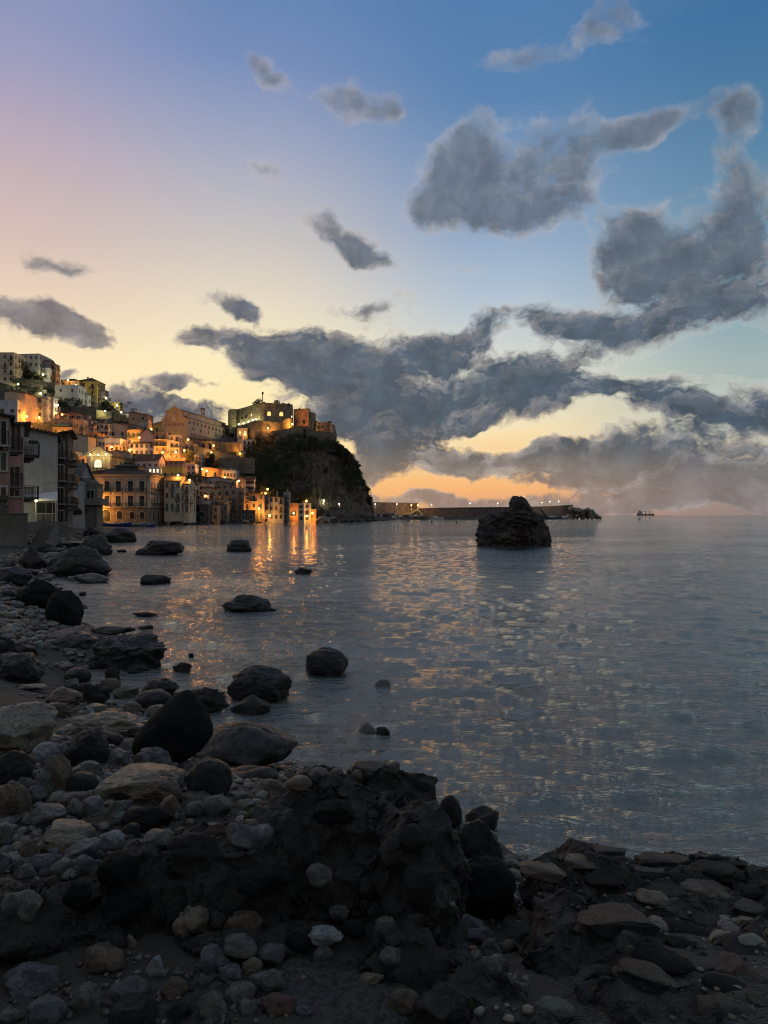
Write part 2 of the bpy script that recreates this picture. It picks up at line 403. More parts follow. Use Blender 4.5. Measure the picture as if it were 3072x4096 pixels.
def emit(name,col,s):
    m=bpy.data.materials.new(name); m.use_nodes=True; t=NT(m.node_tree); m.node_tree.nodes.remove(m.node_tree.nodes['Principled BSDF'])
    e=t.new('ShaderNodeEmission'); t.set(e.inputs[0],tuple(col)); e.inputs[1].default_value=s
    t.l.new(e.outputs[0],m.node_tree.nodes['Material Output'].inputs[0]); return m
def tiles(name,col):
    m,t,b=material(name); g=t.new('ShaderNodeTexCoord').outputs['Object']
    w=t.new('ShaderNodeTexWave',wave_type='BANDS',bands_direction='X'); t.l.new(g,w.inputs[0]); w.inputs['Scale'].default_value=1.4; w.inputs['Distortion'].default_value=.4; w.inputs['Detail'].default_value=2
    n=t.noise(g,.9,6,.65); n2=t.noise(g,5,3,.5)
    x=t.mix(t.smooth(n,.35,.7),tuple(col),(col[0]*.4,col[1]*.5,col[2]*.55))
    x=t.mix(t.smooth(n2,.5,.7,0,.5),x,tuple(min(1,v*1.5) for v in col))
    x=t.mix(t.math('MULTIPLY',w.outputs['Fac'],.4),x,tuple(v*.3 for v in col))
    t.set(b.inputs['Base Color'],x); b.inputs['Roughness'].default_value=.9
    bp=t.new('ShaderNodeBump'); t.l.new(w.outputs['Fac'],bp.inputs['Height']); bp.inputs['Strength'].default_value=.9; bp.inputs['Distance'].default_value=.12
    t.l.new(bp.outputs[0],b.inputs['Normal']); return m
PAL=dict(white=(.50,.50,.50),pale=(.42,.41,.38),cream=(.45,.39,.28),beige=(.40,.33,.25),grey=(.27,.27,.27),peach=(.50,.34,.23),
  pink=(.40,.23,.21),brown=(.24,.17,.13),yellow=(.50,.34,.09),orange=(.50,.25,.10),dark=(.12,.115,.11),mauve=(.34,.285,.30),palace=(.36,.28,.225),
  rose=(.48,.33,.31),tan=(.34,.25,.16),bluegrey=(.34,.37,.40),ochre=(.42,.30,.14),darkpink=(.22,.10,.11),slate=(.20,.21,.22))
M={}
for k,c in PAL.items(): M[k]=plaster('plaster_'+k,tuple(min(.8,v*1.3) for v in c))
M['stone']=stonework('rubble_stone',(.22,.18,.14)); M['darkstone']=stonework('dark_rubble_stone',(.11,.095,.08),1.4)
M['castle']=stonework('castle_stone',(.33,.28,.19),.8); M['castle_red']=stonework('castle_red_stone',(.34,.20,.13),.8)
M['terrace']=stonework('terrace_wall_stone',(.17,.155,.125),1.0)
M['tile']=tiles('terracotta_tile',(.20,.095,.06)); M['tile_dark']=tiles('weathered_tile',(.085,.065,.055)); M['tile_grey']=tiles('grey_tile',(.13,.125,.12))
M['glass']=plain('dark_window_glass',(.02,.022,.026),.45,0,.2); M['glass'].node_tree.nodes['Principled BSDF'].inputs['IOR'].default_value=1.25; M['shut_g']=plain('green_shutter_paint',(.05,.075,.06)); M['shut_b']=plain('brown_shutter_paint',(.07,.04,.03))
M['shut_r']=plain('red_shutter_paint',(.18,.035,.03)); M['frame']=plain('window_frame_paint',(.38,.36,.33)); M['iron']=plain('railing_iron',(.03,.03,.032),.5,.6)
M['concrete']=plaster('weathered_concrete',(.15,.145,.13),.7); M['quay']=plaster('quay_concrete',(.15,.145,.14),.6)
M['bwall']=stonework('breakwater_blocks',(.17,.13,.12),.5)
M['lit_w']=emit('lit_window_warm',(1,.55,.16),1.6); M['lit_c']=emit('lit_window_pale',(1,.86,.62),1.3)
M['bulb_o']=emit('sodium_bulb',(1,.50,.11),26); M['bulb_w']=emit('mercury_bulb',(1,.93,.55),20); M['bulb_s']=emit('white_bulb',(1,.88,.66),16)
M['wood']=plain('old_wood',(.10,.06,.04)); M['cloth_w']=plain('white_cloth',(.6,.6,.62),.9); M['cloth_g']=plain('green_cloth',(.08,.16,.13),.9)
M['tank']=plain('blue_plastic_tank',(.08,.16,.32),.4); M['metal']=plain('grey_metal',(.25,.26,.27),.45,.5)
def leafmat(name,a,b_):
    m,t,b=material(name); g=t.new('ShaderNodeNewGeometry').outputs['Position']
    n=t.noise(g,.6,5,.7); t.set(b.inputs['Base Color'],t.mix(t.smooth(n,.35,.65),a,b_)); b.inputs['Roughness'].default_value=.85; return m
M['leaf']=leafmat('dark_foliage',(.018,.030,.014),(.045,.062,.026)); M['leaf2']=leafmat('olive_foliage',(.03,.035,.014),(.075,.080,.032))
M['bark']=plain('bark',(.06,.045,.035),.95)
def hillmat():
    m,t,b=material('hillside_scrub_and_earth'); g=t.new('ShaderNodeNewGeometry').outputs['Position']
    n=t.noise(g,.06,7,.65); n2=t.noise(g,.6,7,.7)
    x=t.mix(t.smooth(n,.4,.6),(.028,.034,.018),(.085,.070,.048)); x=t.mix(t.smooth(n2,.45,.65),x,(.02,.026,.014))
    t.set(b.inputs['Base Color'],x); b.inputs['Roughness'].default_value=.95
    bp=t.new('ShaderNodeBump'); t.l.new(n2,bp.inputs['Height']); bp.inputs['Strength'].default_value=.9; bp.inputs['Distance'].default_value=1.2
    t.l.new(bp.outputs[0],b.inputs['Normal']); return m
M['hill']=hillmat()
def cliffmat():
    m,t,b=material('cliff_rock_with_scrub'); g=t.new('ShaderNodeNewGeometry').outputs['Position']
    mp=t.new('ShaderNodeMapping'); t.l.new(g,mp.inputs[0]); mp.inputs['Scale'].default_value=(1,1,.35)
    n=t.noise(mp.outputs[0],.12,8,.68); n2=t.noise(mp.outputs[0],.7,8,.72); n3=t.noise(g,.045,3,.5)
    rock=t.mix(t.smooth(n2,.35,.65),(.055,.05,.04),(.22,.185,.135))
    veg=t.mix(t.smooth(n2,.4,.7),(.014,.022,.014),(.035,.045,.02))
    sp=t.new('ShaderNodeSeparateXYZ'); t.l.new(g,sp.inputs[0])
    side=t.smooth(sp.outputs[0],-48,-14)   # the seaward end of the headland is barer
    x=t.mix(t.smooth(t.math('ADD',t.math('ADD',n,t.math('MULTIPLY',side,.20)),t.math('MULTIPLY',n3,.3)),.50,.62),veg,rock)
    t.set(b.inputs['Base Color'],x); b.inputs['Roughness'].default_value=.95
    bp=t.new('ShaderNodeBump'); t.l.new(n2,bp.inputs['Height']); bp.inputs['Strength'].default_value=1; bp.inputs['Distance'].default_value=2.5
    t.l.new(bp.outputs[0],b.inputs['Normal']); return m
M['cliff']=cliffmat()
def rockmat(name,c1,c2,scale=1.0,rough=.75,bump=.6,vein=None,speck=.0,wet=0):
    m,t,b=material(name); oc=t.new('ShaderNodeTexCoord').outputs['Object']
    oi=t.new('ShaderNodeObjectInfo'); g=t.vmath('ADD',oc,t.vmath('SCALE',oi.outputs['Location'],scale=3.7))
    n=t.noise(g,1.6*scale,7,.65,.4); n2=t.noise(g,9*scale,7,.7); n3=t.noise(g,42*scale,3,.6)
    x=t.mix(t.smooth(n,.35,.66),c1,c2)
    x=t.mix(t.smooth(n2,.5,.72,0,.65),x,tuple(v*.4 for v in c1))
    x=t.mix(t.smooth(n3,.58,.72,0,.35+speck),x,tuple(min(1,v*1.9) for v in c2))
    cr=t.noise(g,2.6*scale,5,.6,1.0); crk=t.smooth(t.math('ABSOLUTE',t.math('SUBTRACT',cr,.5)),.03,.0)
    x=t.mix(t.math('MULTIPLY',crk,.75),x,tuple(v*.25 for v in c1))
    if vein:
        w=t.new('ShaderNodeTexWave',wave_type='BANDS',bands_direction='DIAGONAL'); t.l.new(g,w.inputs[0]); w.inputs['Scale'].default_value=vein; w.inputs['Distortion'].default_value=5; w.inputs['Detail'].default_value=4
        x=t.mix(t.smooth(w.outputs['Fac'],.93,1.0,0,.55),x,(.35,.35,.34))
    t.set(b.inputs['Base Color'],x)
    t.set(b.inputs['Roughness'],t.smooth(n2,.3,.7,rough-.18,rough+.1))
    bp=t.new('ShaderNodeBump'); t.l.new(t.math('SUBTRACT',t.math('ADD',n2,t.math('MULTIPLY',n3,.35)),t.math('MULTIPLY',crk,.5)),bp.inputs['Height']); bp.inputs['Strength'].default_value=bump; bp.inputs['Distance'].default_value=.045/scale
    t.l.new(bp.outputs[0],b.inputs['Normal']); return m
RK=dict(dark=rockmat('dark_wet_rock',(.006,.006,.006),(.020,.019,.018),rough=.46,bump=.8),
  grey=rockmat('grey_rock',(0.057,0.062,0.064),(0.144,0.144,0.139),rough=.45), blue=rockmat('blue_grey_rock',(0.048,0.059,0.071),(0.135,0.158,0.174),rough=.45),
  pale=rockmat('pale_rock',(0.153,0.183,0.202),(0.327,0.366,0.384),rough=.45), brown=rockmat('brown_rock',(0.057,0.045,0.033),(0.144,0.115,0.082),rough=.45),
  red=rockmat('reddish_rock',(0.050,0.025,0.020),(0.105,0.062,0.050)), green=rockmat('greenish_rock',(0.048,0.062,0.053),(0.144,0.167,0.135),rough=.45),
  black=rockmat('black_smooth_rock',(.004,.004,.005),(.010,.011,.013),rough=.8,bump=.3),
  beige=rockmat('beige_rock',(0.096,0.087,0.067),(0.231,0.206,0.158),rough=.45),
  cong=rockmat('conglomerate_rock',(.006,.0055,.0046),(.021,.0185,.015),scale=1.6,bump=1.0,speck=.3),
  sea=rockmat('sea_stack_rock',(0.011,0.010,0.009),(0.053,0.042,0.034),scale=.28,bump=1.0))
def beachmat():
    m,t,b=material('dark_sand_and_shingle'); g=t.new('ShaderNodeNewGeometry').outputs['Position']
    v=t.new('ShaderNodeTexVoronoi'); t.l.new(g,v.inputs['Vector']); v.inputs['Scale'].default_value=46; v.inputs['Randomness'].default_value=1
    n=t.noise(g,1.3,5,.6); n2=t.noise(g,60,3,.6)
    hs=t.new('ShaderNodeSeparateColor'); t.l.new(v.outputs['Color'],hs.inputs[0])
    sand=t.mix(n2,(.016,.0145,.0115),(.034,.030,.023)); peb=t.mix(hs.outputs[0],(.008,.009,.010),(.048,.048,.047))
    x=t.mix(t.smooth(n,.45,.55),sand,peb); t.set(b.inputs['Base Color'],x); b.inputs['Roughness'].default_value=.8
    h=t.math('MULTIPLY',t.math('SUBTRACT',1,v.outputs['Distance']),t.smooth(n,.45,.55,.1,1))
    bp=t.new('ShaderNodeBump'); t.l.new(t.math('ADD',h,t.math('MULTIPLY',n2,.15)),bp.inputs['Height']); bp.inputs['Strength'].default_value=.8; bp.inputs['Distance'].default_value=.03
    t.l.new(bp.outputs[0],b.inputs['Normal']); return m
RK['black'].node_tree.nodes['Principled BSDF'].inputs['IOR'].default_value=1.25
M['beach']=beachmat()
# ================================================================ hillside under the village
# column: px on the photograph -> (shore distance, shore py, ridge distance, ridge py)
HT=[(-500,110,2105,300,1390),(0,130,2100,320,1505),(150,160,2092,325,1535),(260,185,2088,330,1575),(400,198,2086,335,1630),(480,202,2085,335,1662),
 (600,208,2084,330,1700),(700,215,2083,322,1735),(850,228,2082,325,1760),(950,242,2081,335,1775),(1010,250,2081,340,1830),(1060,258,2081,345,1925),
 (1150,268,2080,330,1998),(1300,285,2079,330,2036),(1480,318,2078,345,2060),(1560,335,2079,350,2068)]
_hp=[h[0] for h in HT]
def hcol(px): return [np.interp(px,_hp,[h[i] for h in HT]) for i in (1,2,3,4)]
def hill_d(px,py):
    ds,ps,dr,pr=hcol(px); s=(ps-py)/(ps-pr); s=max(-.02,min(1.0,s)); return ds+(dr-ds)*s
def build_hill():
    pxs=np.concatenate([np.linspace(-500,1560,300)]); S=np.concatenate([np.linspace(-.12,0,8)[:-1],np.linspace(0,1,90),np.linspace(1,1.9,20)[1:]])
    V=[]
    for s in S:
        ds,ps,dr,pr=hcol(pxs); d=ds+(dr-ds)*s
        py=ps+(pr-ps)*np.clip(s,0,1)
        z=EYE+(HY-py)/F*d
        if s>1: zr=EYE+(HY-pr)/F*dr; z=zr-(s-1)*6
        if s<0: z=z+s*30
        x=(pxs-CX)/F*d
        z=z-.45+ (1.1*fbm(x*.12,d*.12,4) if s>0.01 else 0)
        V.append(np.stack([x,d,z],-1))
    V=np.array(V).reshape(-1,3)
    o=link('hill',np_mesh('hill',V,grid_faces(len(S),len(pxs)),M['hill'])); tag(o,'steep scrubby hillside carrying the village','hill',kind='structure')
build_hill()
# ---------------------------------------------------------------- the castle headland
CT=[(965,285,1975,340,1752),(1000,288,1985,333,1748),(1060,290,2000,326,1742),(1120,292,2012,322,1738),(1200,298,2025,322,1742),(1280,305,2040,322,1756),(1345,312,2058,325,1766),
 (1358,313,2062,326,1775),(1400,316,2068,330,1806),(1434,322,2070,336,1858),(1446,325,2071,338,1915),(1470,328,2072,343,1955),(1482,331,2073,346,2008),(1485,332,2074,347,2050)]
def cliff_pt(px,s):
    c=[np.interp(px,[h[0] for h in CT],[h[i] for h in CT]) for i in (1,2,3,4)]
    d=c[0]+(c[2]-c[0])*(s**1.25); py=c[1]+(c[3]-c[1])*s
    return (px-CX)/F*d, d, EYE+(HY-py)/F*d
def build_cliff():
    pxs=np.concatenate([np.linspace(965,1345,190),np.linspace(1347,1485,100)]); S=np.concatenate([np.linspace(-.08,1,130)])
    rows=[]
    for s in S:
        x,d,z=cliff_pt(pxs,max(s,0))
        if s<0: z=z+s*80
        m=np.clip(s*4,0,1)*np.clip((1.03-s)*8,0,1)
        n=fbm(x*.07+5,z*.03,4,.5); n3=np.abs(fbm(x*.13+30,z*.035+8,4,.55)); n2=fbm(x*.5,z*.25+d*.05,4,.6)
        led=np.abs(((z*.11+fbm(x*.06,z*.05,3)*3)%1)-.5)       # broken ledges
        d2=d+(n*17+n2*4.5-n3*22+led*5+1)*m
        ed=np.clip((pxs-1330)/60,0,1)*np.clip(s*3,0,1)*np.clip((1-s)*14,0,1)      # ragged seaward profile
        x2=x*d2/d+ed*(fbm(z*.22,x*0+4,4,.6)*6); z2=z+fbm(x*.2+9,z*.2,3)*1.5*m
        rows.append(np.stack([x2,d2,z2],-1))
    x,d,z=cliff_pt(pxs,1.0)
    for k in (8,20,40,60): rows.append(np.stack([x-(k*.16),d+k,z-k*.03],-1))
    rows.append(np.stack([x-10,d+64,z*0-2],-1))
    V=np.array(rows); nr,nc=V.shape[:2]
    # seaward end: turn the sheet round the point and away from the viewer
    end=[]
    for k,(ox,oy) in enumerate(((2,6),(3,16),(1,30),(-4,50),(-12,66))):
        e=V[:,-1,:].copy(); e[:,0]+=ox*1.0-3; e[:,1]=np.maximum(e[:,1],V[0,-1,1]+oy*.6)+oy*.4; end.append(e)
    V=np.concatenate([V]+[e[:,None,:] for e in end],1)
    o=link('headland',np_mesh('headland',V.reshape(-1,3),grid_faces(nr,V.shape[1]),M['cliff'])); tag(o,'dark overgrown rock headland under the castle','headland',kind='structure')
build_cliff()

# ---------------------------------------------------------------- foliage
def leaf_clump(mb_v,mb_f,c,r,n,rs,size,flat=1.0):
    u=rs.normal(size=(n,3)); u/=np.linalg.norm(u,axis=1)[:,None]; rad=r*rs.uniform(.45,1.0,n)**.6
    p=np.asarray(c)+u*rad[:,None]*np.array([1,1,flat])
    a=rs.normal(size=(n,3)); a/=np.linalg.norm(a,axis=1)[:,None]; b=np.cross(a,rs.normal(size=(n,3))); b/=np.linalg.norm(b,axis=1)[:,None]
    s=size*rs.uniform(.6,1.4,n)[:,None]
    q=np.stack([p-a*s,p-b*s*.55,p+a*s,p+b*s*.55],1).reshape(-1,3)
    base=sum(len(x) for x in mb_v); mb_v.append(q); mb_f.append(np.arange(4*n).reshape(-1,4)+base)
def leaf_mesh(name,clumps,mat,seed=1):
    rs=np.random.RandomState(seed); vs=[];fs=[]
    for c,r,n,size,flat in clumps: leaf_clump(vs,fs,c,r,n,rs,size,flat)
    return np_mesh(name,np.concatenate(vs),np.concatenate(fs),mat,smooth=False)
def scrub_on_cliff():
    rs=np.random.RandomState(5); cl=[]
    while len(cl)<620:
        px=rs.uniform(985,1484); s=rs.rand()**.8
        x,d,z=cliff_pt(px,s)
        bare=fbm(np.array([x*.08+3]),np.array([z*.05]),3)[0]
        if px>1240 and bare>-.10 and s<.9 and rs.rand()<.95: continue
        if bare>.07 and rs.rand()<.85: continue
        r=rs.uniform(.5,2.3)**1.1
        if s>.93: r*=.8
        cl.append(((x,d-rs.uniform(.5,2.2)-2*np.sin(s*3.1),z),r,int(34*r*r**.3)+12,.26,.8))
    for i in range(110):   # the skyline of the seaward edge
        px=np.interp(rs.rand(),[0,.25,.5,.75,1],[1340,1400,1435,1470,1485]); x,d,z=cliff_pt(px,rs.uniform(.93,1.0))
        cl.append(((x+rs.uniform(-.5,.6),d,z+rs.uniform(-.6,.5)),rs.uniform(.5,1.3),34,.3,.8))
    o=link('scrub',leaf_mesh('scrub',cl,M['leaf'],3)); tag(o,'dark scrub covering the castle headland','scrub',kind='stuff')
scrub_on_cliff()
def scrub_on_hill():
    rs=np.random.RandomState(6); cl=[]
    zones=[(40,260,1500,1590),(60,180,1480,1520),(230,420,1610,1680),(300,520,1600,1700),(430,560,1640,1720),(820,1060,1840,1900),(900,1100,1870,1960),(700,900,1800,1860),(1000,1100,1900,1990),(800,960,1850,1880)]
    for (a,b,c,d_) in zones:
        for i in range(55):
            px=rs.uniform(a,b); py=rs.uniform(c,d_); d=hill_d(px,py)-1; p=at(px,py,d); r=rs.uniform(.5,1.5)
            cl.append((tuple(p),r,int(30*r)+8,.28,.75))
    o=link('scrub',leaf_mesh('scrub_hill',cl,M['leaf2'],4)); tag(o,'bushes and grass between the terraces of the hill','scrub',kind='stuff')
scrub_on_hill()
def tree(px,py,h,r,label,d=None,mat='leaf',n=16,slim=1.0,cat='tree',grp=None):
    d=d or hill_d(px,py)-1.5; p=at(px,py,d); rs=np.random.RandomState(int(px*7+py))
    root=empty('tree' if slim<1.6 else 'cypress_tree',p); tag(root,label,cat,grp)
    mb=MB(); mb.tube((0,0,-.5),(.1,0,h*.5),.14*h/5,.07*h/5); 
    for k in range(4):
        a=k*1.7; mb.tube((.1,0,h*(.3+.05*k)),(math.cos(a)*r*.6,math.sin(a)*r*.6,h*.62+k*.1),.05*h/5,.02)
    mb.build('trunk',M['bark'],root)
    cl=[]
    for k in range(n):
        a=rs.uniform(0,6.28); q=r*rs.rand()**.6*.75; zz=h*rs.uniform(.42,.95) if slim<1.6 else h*rs.uniform(.2,.95)
        q*= (1 if slim<1.6 else max(.15,1-(zz/h)))
        cl.append(((math.cos(a)*q,math.sin(a)*q,zz),r*rs.uniform(.3,.55),60,.16+.02*h*.3,.9))
    link('crown',leaf_mesh('crown',cl,M[mat],int(px)),root)
# ================================================================ village houses
ZO={1:(0,1350,500/1659),2:(300,1550,500/1659),3:(0,1750,500/1659),4:(700,1550,500/1659),5:(900,1550,600/1659),6:(1400,1950,600/1659),7:(1850,1950,600/1659)}
def zp(z,X,Y): a=ZO[z]; return a[0]+X*a[2], a[1]+Y*a[2]
_wc={}
def win_mesh(w,h,kind,fr):
    k=(round(w,1),round(h,1),kind,fr)
    if k in _wc: return _wc[k]
    w,h=k[0],k[1]; m=MB(); sm={'g':'shut_g','b':'shut_b','r':'shut_r','n':'glass','l':'lit_w','c':'lit_c'}[kind]
    m.box(-w/2-.12,w/2+.12,-.05,.0,h,h+.14,0); m.box(-w/2-.12,-w/2,-.05,0,0,h,0); m.box(w/2,w/2+.12,-.05,0,0,h,0); m.box(-w/2-.18,w/2+.18,-.12,0,-.12,0,0)
    m.box(-w/2,w/2,-.02,0,0,h,1); m.box(-.03,.03,-.04,-.02,0,h,0)
    if kind in 'gbr':
        n=max(4,int(h/.22))
        for i in range(n): m.box(-w/2+.05,-.05,-.045,-.02,h*i/n+.02,h*(i+.6)/n,1); m.box(.05,w/2-.05,-.045,-.02,h*i/n+.02,h*(i+.6)/n,1)
    _wc[k]=m.mesh('window',[M[fr],M[sm]]); return _wc[k]
def arch_mesh(w,h,kind,fr):
    k=(round(w,1),round(h,1),kind,fr,'a')
    if k in _wc: return _wc[k]
    w,h=k[0],k[1]; m=MB(); sm={'g':'shut_g','b':'shut_b','n':'glass','l':'lit_w','c':'lit_c'}[kind]
    def prof(r,b): return [(-r,b)]+[(r*math.cos(math.pi-math.pi*i/8),h-w/2+r*math.sin(math.pi*i/8)) for i in range(9)]+[(r,b)]
    m.yprism(prof(w/2+.13,-.06),-.03,0,0); m.yprism(prof(w/2,0),-.05,-.031,1)
    _wc[k]=m.mesh('window',[M[fr],M[sm]]); return _wc[k]
_bc={}
def balcony(parent,x,z,w,face='f',W_=0,dep=.9,mat='grey',step=.16):
    k=(round(w,1),dep,mat,step)
    if k not in _bc:
        w=k[0]; s=MB(); s.box(-w/2,w/2,-dep,0,-.14,0); s.box(-w/2+.2,-w/2+.35,-dep*.7,0,-.32,-.14); s.box(w/2-.35,w/2-.2,-dep*.7,0,-.32,-.14)
        r=MB(); n=max(2,int(w/step)); t=.012 if step<.17 else .02
        for i in range(n+1): x0=-w/2+.04+(w-.08)*i/n; r.box(x0-t,x0+t,-dep+.03,-dep+.055,0,.95)
        q=max(2,int(dep/step))
        for sx in (-w/2+.04,w/2-.04):
            for i in range(q): y0=-dep+dep*i/q+.04; r.box(sx-t,sx+t,y0,y0+.025,0,.95)
            r.box(sx-.025,sx+.025,-dep+.02,0,.95,1.0)
        r.box(-w/2+.02,w/2-.02,-dep+.02,-dep+.07,.951,1.001)
        _bc[k]=(s.mesh('balcony',M[mat]),r.mesh('railing',M['iron']))
    a,b=_bc[k]
    if face=='f': o=link('balcony',a,parent,(x,-.003,z))
    else: o=link('balcony',a,parent,(W_+.003,x,z),(0,0,R(90)))
    link('railing',b,o); return o
HOUSES=[]
def house(px0,px1,pxs,pyt,pyb,col,roof,label,d=None,win='auto',balc=0.,lit=0.,sh='gbn',rise=.22,rows=None,cols=None,name='house',cat='house',tilem='tile',seed=None,arch=0,rz=0,sidew=True,frame='frame',sink=3.0,dep=None,over=.35,chim=None,extra=None,winw=None):
    rs=random.Random(seed if seed is not None else int(px0*13+pyt*7))
    d=d or hill_d((px0+px1)/2,pyb); k=d/F
    w=(px1-px0)*k; h=(pyb-pyt)*k; p=at(px0,pyb,d)
    if dep is None:
        if pxs and pxs>px1+2 and px1<CX-60:
            dep=((px1-CX)/(pxs-CX)-1)*d
        else: dep=min(9,max(4,w*1.1))
        dep=max(3,min(24,dep))
    root=empty(name,p,rz); tag(root,label,cat); HOUSES.append(root); root['w']=w; root['h']=h
    m=MB(); fl=-sink
    # walls, with gable ends where the roof has them
    if roof=='gf':   # gable faces the front
        rh=w*rise; m.yprism([(0,fl),(w,fl),(w,h),(w/2,h+rh),(0,h)],0,dep)
    elif roof=='gfl':  # lopsided, high at left
        rh=w*rise; m.yprism([(0,fl),(w,fl),(w,h),(w*.3,h+rh),(0,h+rh*.7)],0,dep)
    elif roof=='gs':
        rh=dep*rise; m.add([(0,0,fl),(w,0,fl),(w,dep,fl),(0,dep,fl),(0,0,h),(w,0,h),(w,dep,h),(0,dep,h),(0,dep/2,h+rh),(w,dep/2,h+rh)],[(0,1,5,4),(1,2,6,9,5),(2,3,7,6),(3,0,4,8,7),(4,5,9,8),(6,7,8,9)])
    elif roof in('sl','sr'):  # shed falling to left / right
        a,b=(h-w*rise,h) if roof=='sl' else (h,h-w*rise); m.yprism([(0,fl),(w,fl),(w,b),(0,a)],0,dep)
    else: m.box(0,w,0,dep,fl,h)
    m.build('wall',M[col],root)
    T=M[tilem]; r=MB(); o_=over; th=.16
    def slab(pts,thick=th):   # sloping sheet
        vs=[Vector(q) for q in pts]; n=(vs[1]-vs[0]).cross(vs[2]-vs[0]).normalized(); n=n if n.z>0 else -n
        N=len(vs); r.add([v+n*.01 for v in vs]+[v+n*thick for v in vs],[tuple(range(N-1,-1,-1)),tuple(range(N,2*N))]+[(i,(i+1)%N,N+(i+1)%N,N+i) for i in range(N)])
    if roof=='gf':
        sl=rise*2; slab([(-o_,-o_,h-o_*sl),(w/2,-o_,h+rh),(w/2,dep+o_,h+rh),(-o_,dep+o_,h-o_*sl)]); slab([(w/2,-o_,h+rh),(w+o_,-o_,h-o_*sl),(w+o_,dep+o_,h-o_*sl),(w/2,dep+o_,h+rh)])
    elif roof=='gfl':
        slab([(-o_,-o_,h+rh*.7-o_*rise),(w*.3,-o_,h+rh),(w*.3,dep+o_,h+rh),(-o_,dep+o_,h+rh*.7-o_*rise)]); s2=rh/(w*.7)
        slab([(w*.3,-o_,h+rh),(w+o_,-o_,h-o_*s2),(w+o_,dep+o_,h-o_*s2),(w*.3,dep+o_,h+rh)])
    elif roof=='gs':
        sl=rise*2; slab([(-o_,-o_,h-o_*sl),(w+o_,-o_,h-o_*sl),(w+o_,dep/2,h+rh),(-o_,dep/2,h+rh)]); slab([(-o_,dep/2,h+rh),(w+o_,dep/2,h+rh),(w+o_,dep+o_,h-o_*sl),(-o_,dep+o_,h-o_*sl)])
    elif roof in('sl','sr'):
        slab([(-o_,-o_,a-(o_*rise if roof=='sl' else -o_*rise)),(w+o_,-o_,b+(o_*rise if roof=='sl' else -o_*rise)),(w+o_,dep+o_,b+(o_*rise if roof=='sl' else -o_*rise)),(-o_,dep+o_,a-(o_*rise if roof=='sl' else -o_*rise))])
    elif roof=='hip':
        rh=min(w,dep)*rise; q=min(w,dep)*.5; a,b,c,e=(-o_,-o_,h),(w+o_,-o_,h),(w+o_,dep+o_,h),(-o_,dep+o_,h)
        if w>=dep: s,t_=(q,dep/2,h+rh),(w-q,dep/2,h+rh); fs=[(0,1,5,4),(1,2,5),(2,3,4,5),(3,0,4)]
        else: s,t_=(w/2,q,h+rh),(w/2,dep-q,h+rh); fs=[(0,1,4),(1,2,5,4),(2,3,5),(3,0,4,5)]
        r.add([a,b,c,e,s,t_],fs+[(3,2,1,0)]); r.box(-o_,w+o_,-o_,dep+o_,h-.16,h-.004)
    else:            # flat roof with parapet
        for q in ((-.08,w+.08,-.08,.18),(-.08,w+.08,dep-.18,dep+.08)): r.box(*q,h+.002,h+.35)
        r.box(-.08,.18,.18,dep-.18,h+.002,h+.35); r.box(w-.18,w+.08,.18,dep-.18,h+.002,h+.35); r.box(.18,w-.18,.18,dep-.18,h+.002,h+.03)
    ro=r.build('roof',M[col] if roof=='flat' else T,root)
    if chim is None: chim=rs.random()<.45 and h>3
    if chim:
        c=MB(); cx=rs.uniform(.2,.8)*w; cy=rs.uniform(.4,.8)*dep; c.box(cx-.25,cx+.25,cy-.25,cy+.25,h-.3,h+1.3+(rise*w*.5 if roof!='flat' else 0)); c.box(cx-.33,cx+.33,cy-.33,cy+.33,h+1.3+(rise*w*.5 if roof!='flat' else 0),h+1.45+(rise*w*.5 if roof!='flat' else 0)); c.build('chimney',M['tan'],ro)
    if rs.random()<.4 and d<300:
        c=MB(); cx=rs.uniform(.2,.8)*w; c.tube((cx,dep*.4,h-.2),(cx,dep*.4,h+2.6),.03,.02,5)
        for zz in (1.9,2.3,2.5): c.box(cx-.5,cx+.5,dep*.4-.015,dep*.4+.015,h+zz,h+zz+.03)
        c.build('antenna',M['iron'],ro)
    # openings
    if win!='none':
        nr=rows or max(1,round(h/3.0)); fh=h/nr
        def face(L,fc,nc):
            for j in range(nr):
                z0=j*fh
                for i in range(nc):
                    if rs.random()<.1 and not cols: continue
                    door=rs.random()<balc; ww=winw or (.95 if L/nc>1.7 else .7); hh=min(fh*.72,2.2) if door else min(fh*.5,1.45)
                    zz=z0+(.06 if door else fh*.30); xx=L*(i+.5)/nc+(0 if cols else rs.uniform(-.12,.12)*L/nc)
                    kd=rs.choice(sh)
                    if rs.random()<lit: kd='l' if rs.random()<.6 else 'c'
                    me=arch_mesh(ww,hh,kd if kd!='r' else 'b',frame) if arch and rs.random()<arch else win_mesh(ww,hh,kd,frame)
                    if fc=='f': link('window',me,root,(xx,-.004,zz))
                    else: link('window',me,root,(w+.004,xx,zz),(0,0,R(90)))
                    if door and (j>0 or rs.random()<.2): balcony(root,xx,z0+.05,min(L/nc*.92,2.4),fc,w,step=.3 if d>150 else .12,mat='grey')
        face(w,'f',cols or max(1,round(w/2.5)))
        if sidew and dep>3.4: face(dep,'s',max(1,round(dep/3.2)))
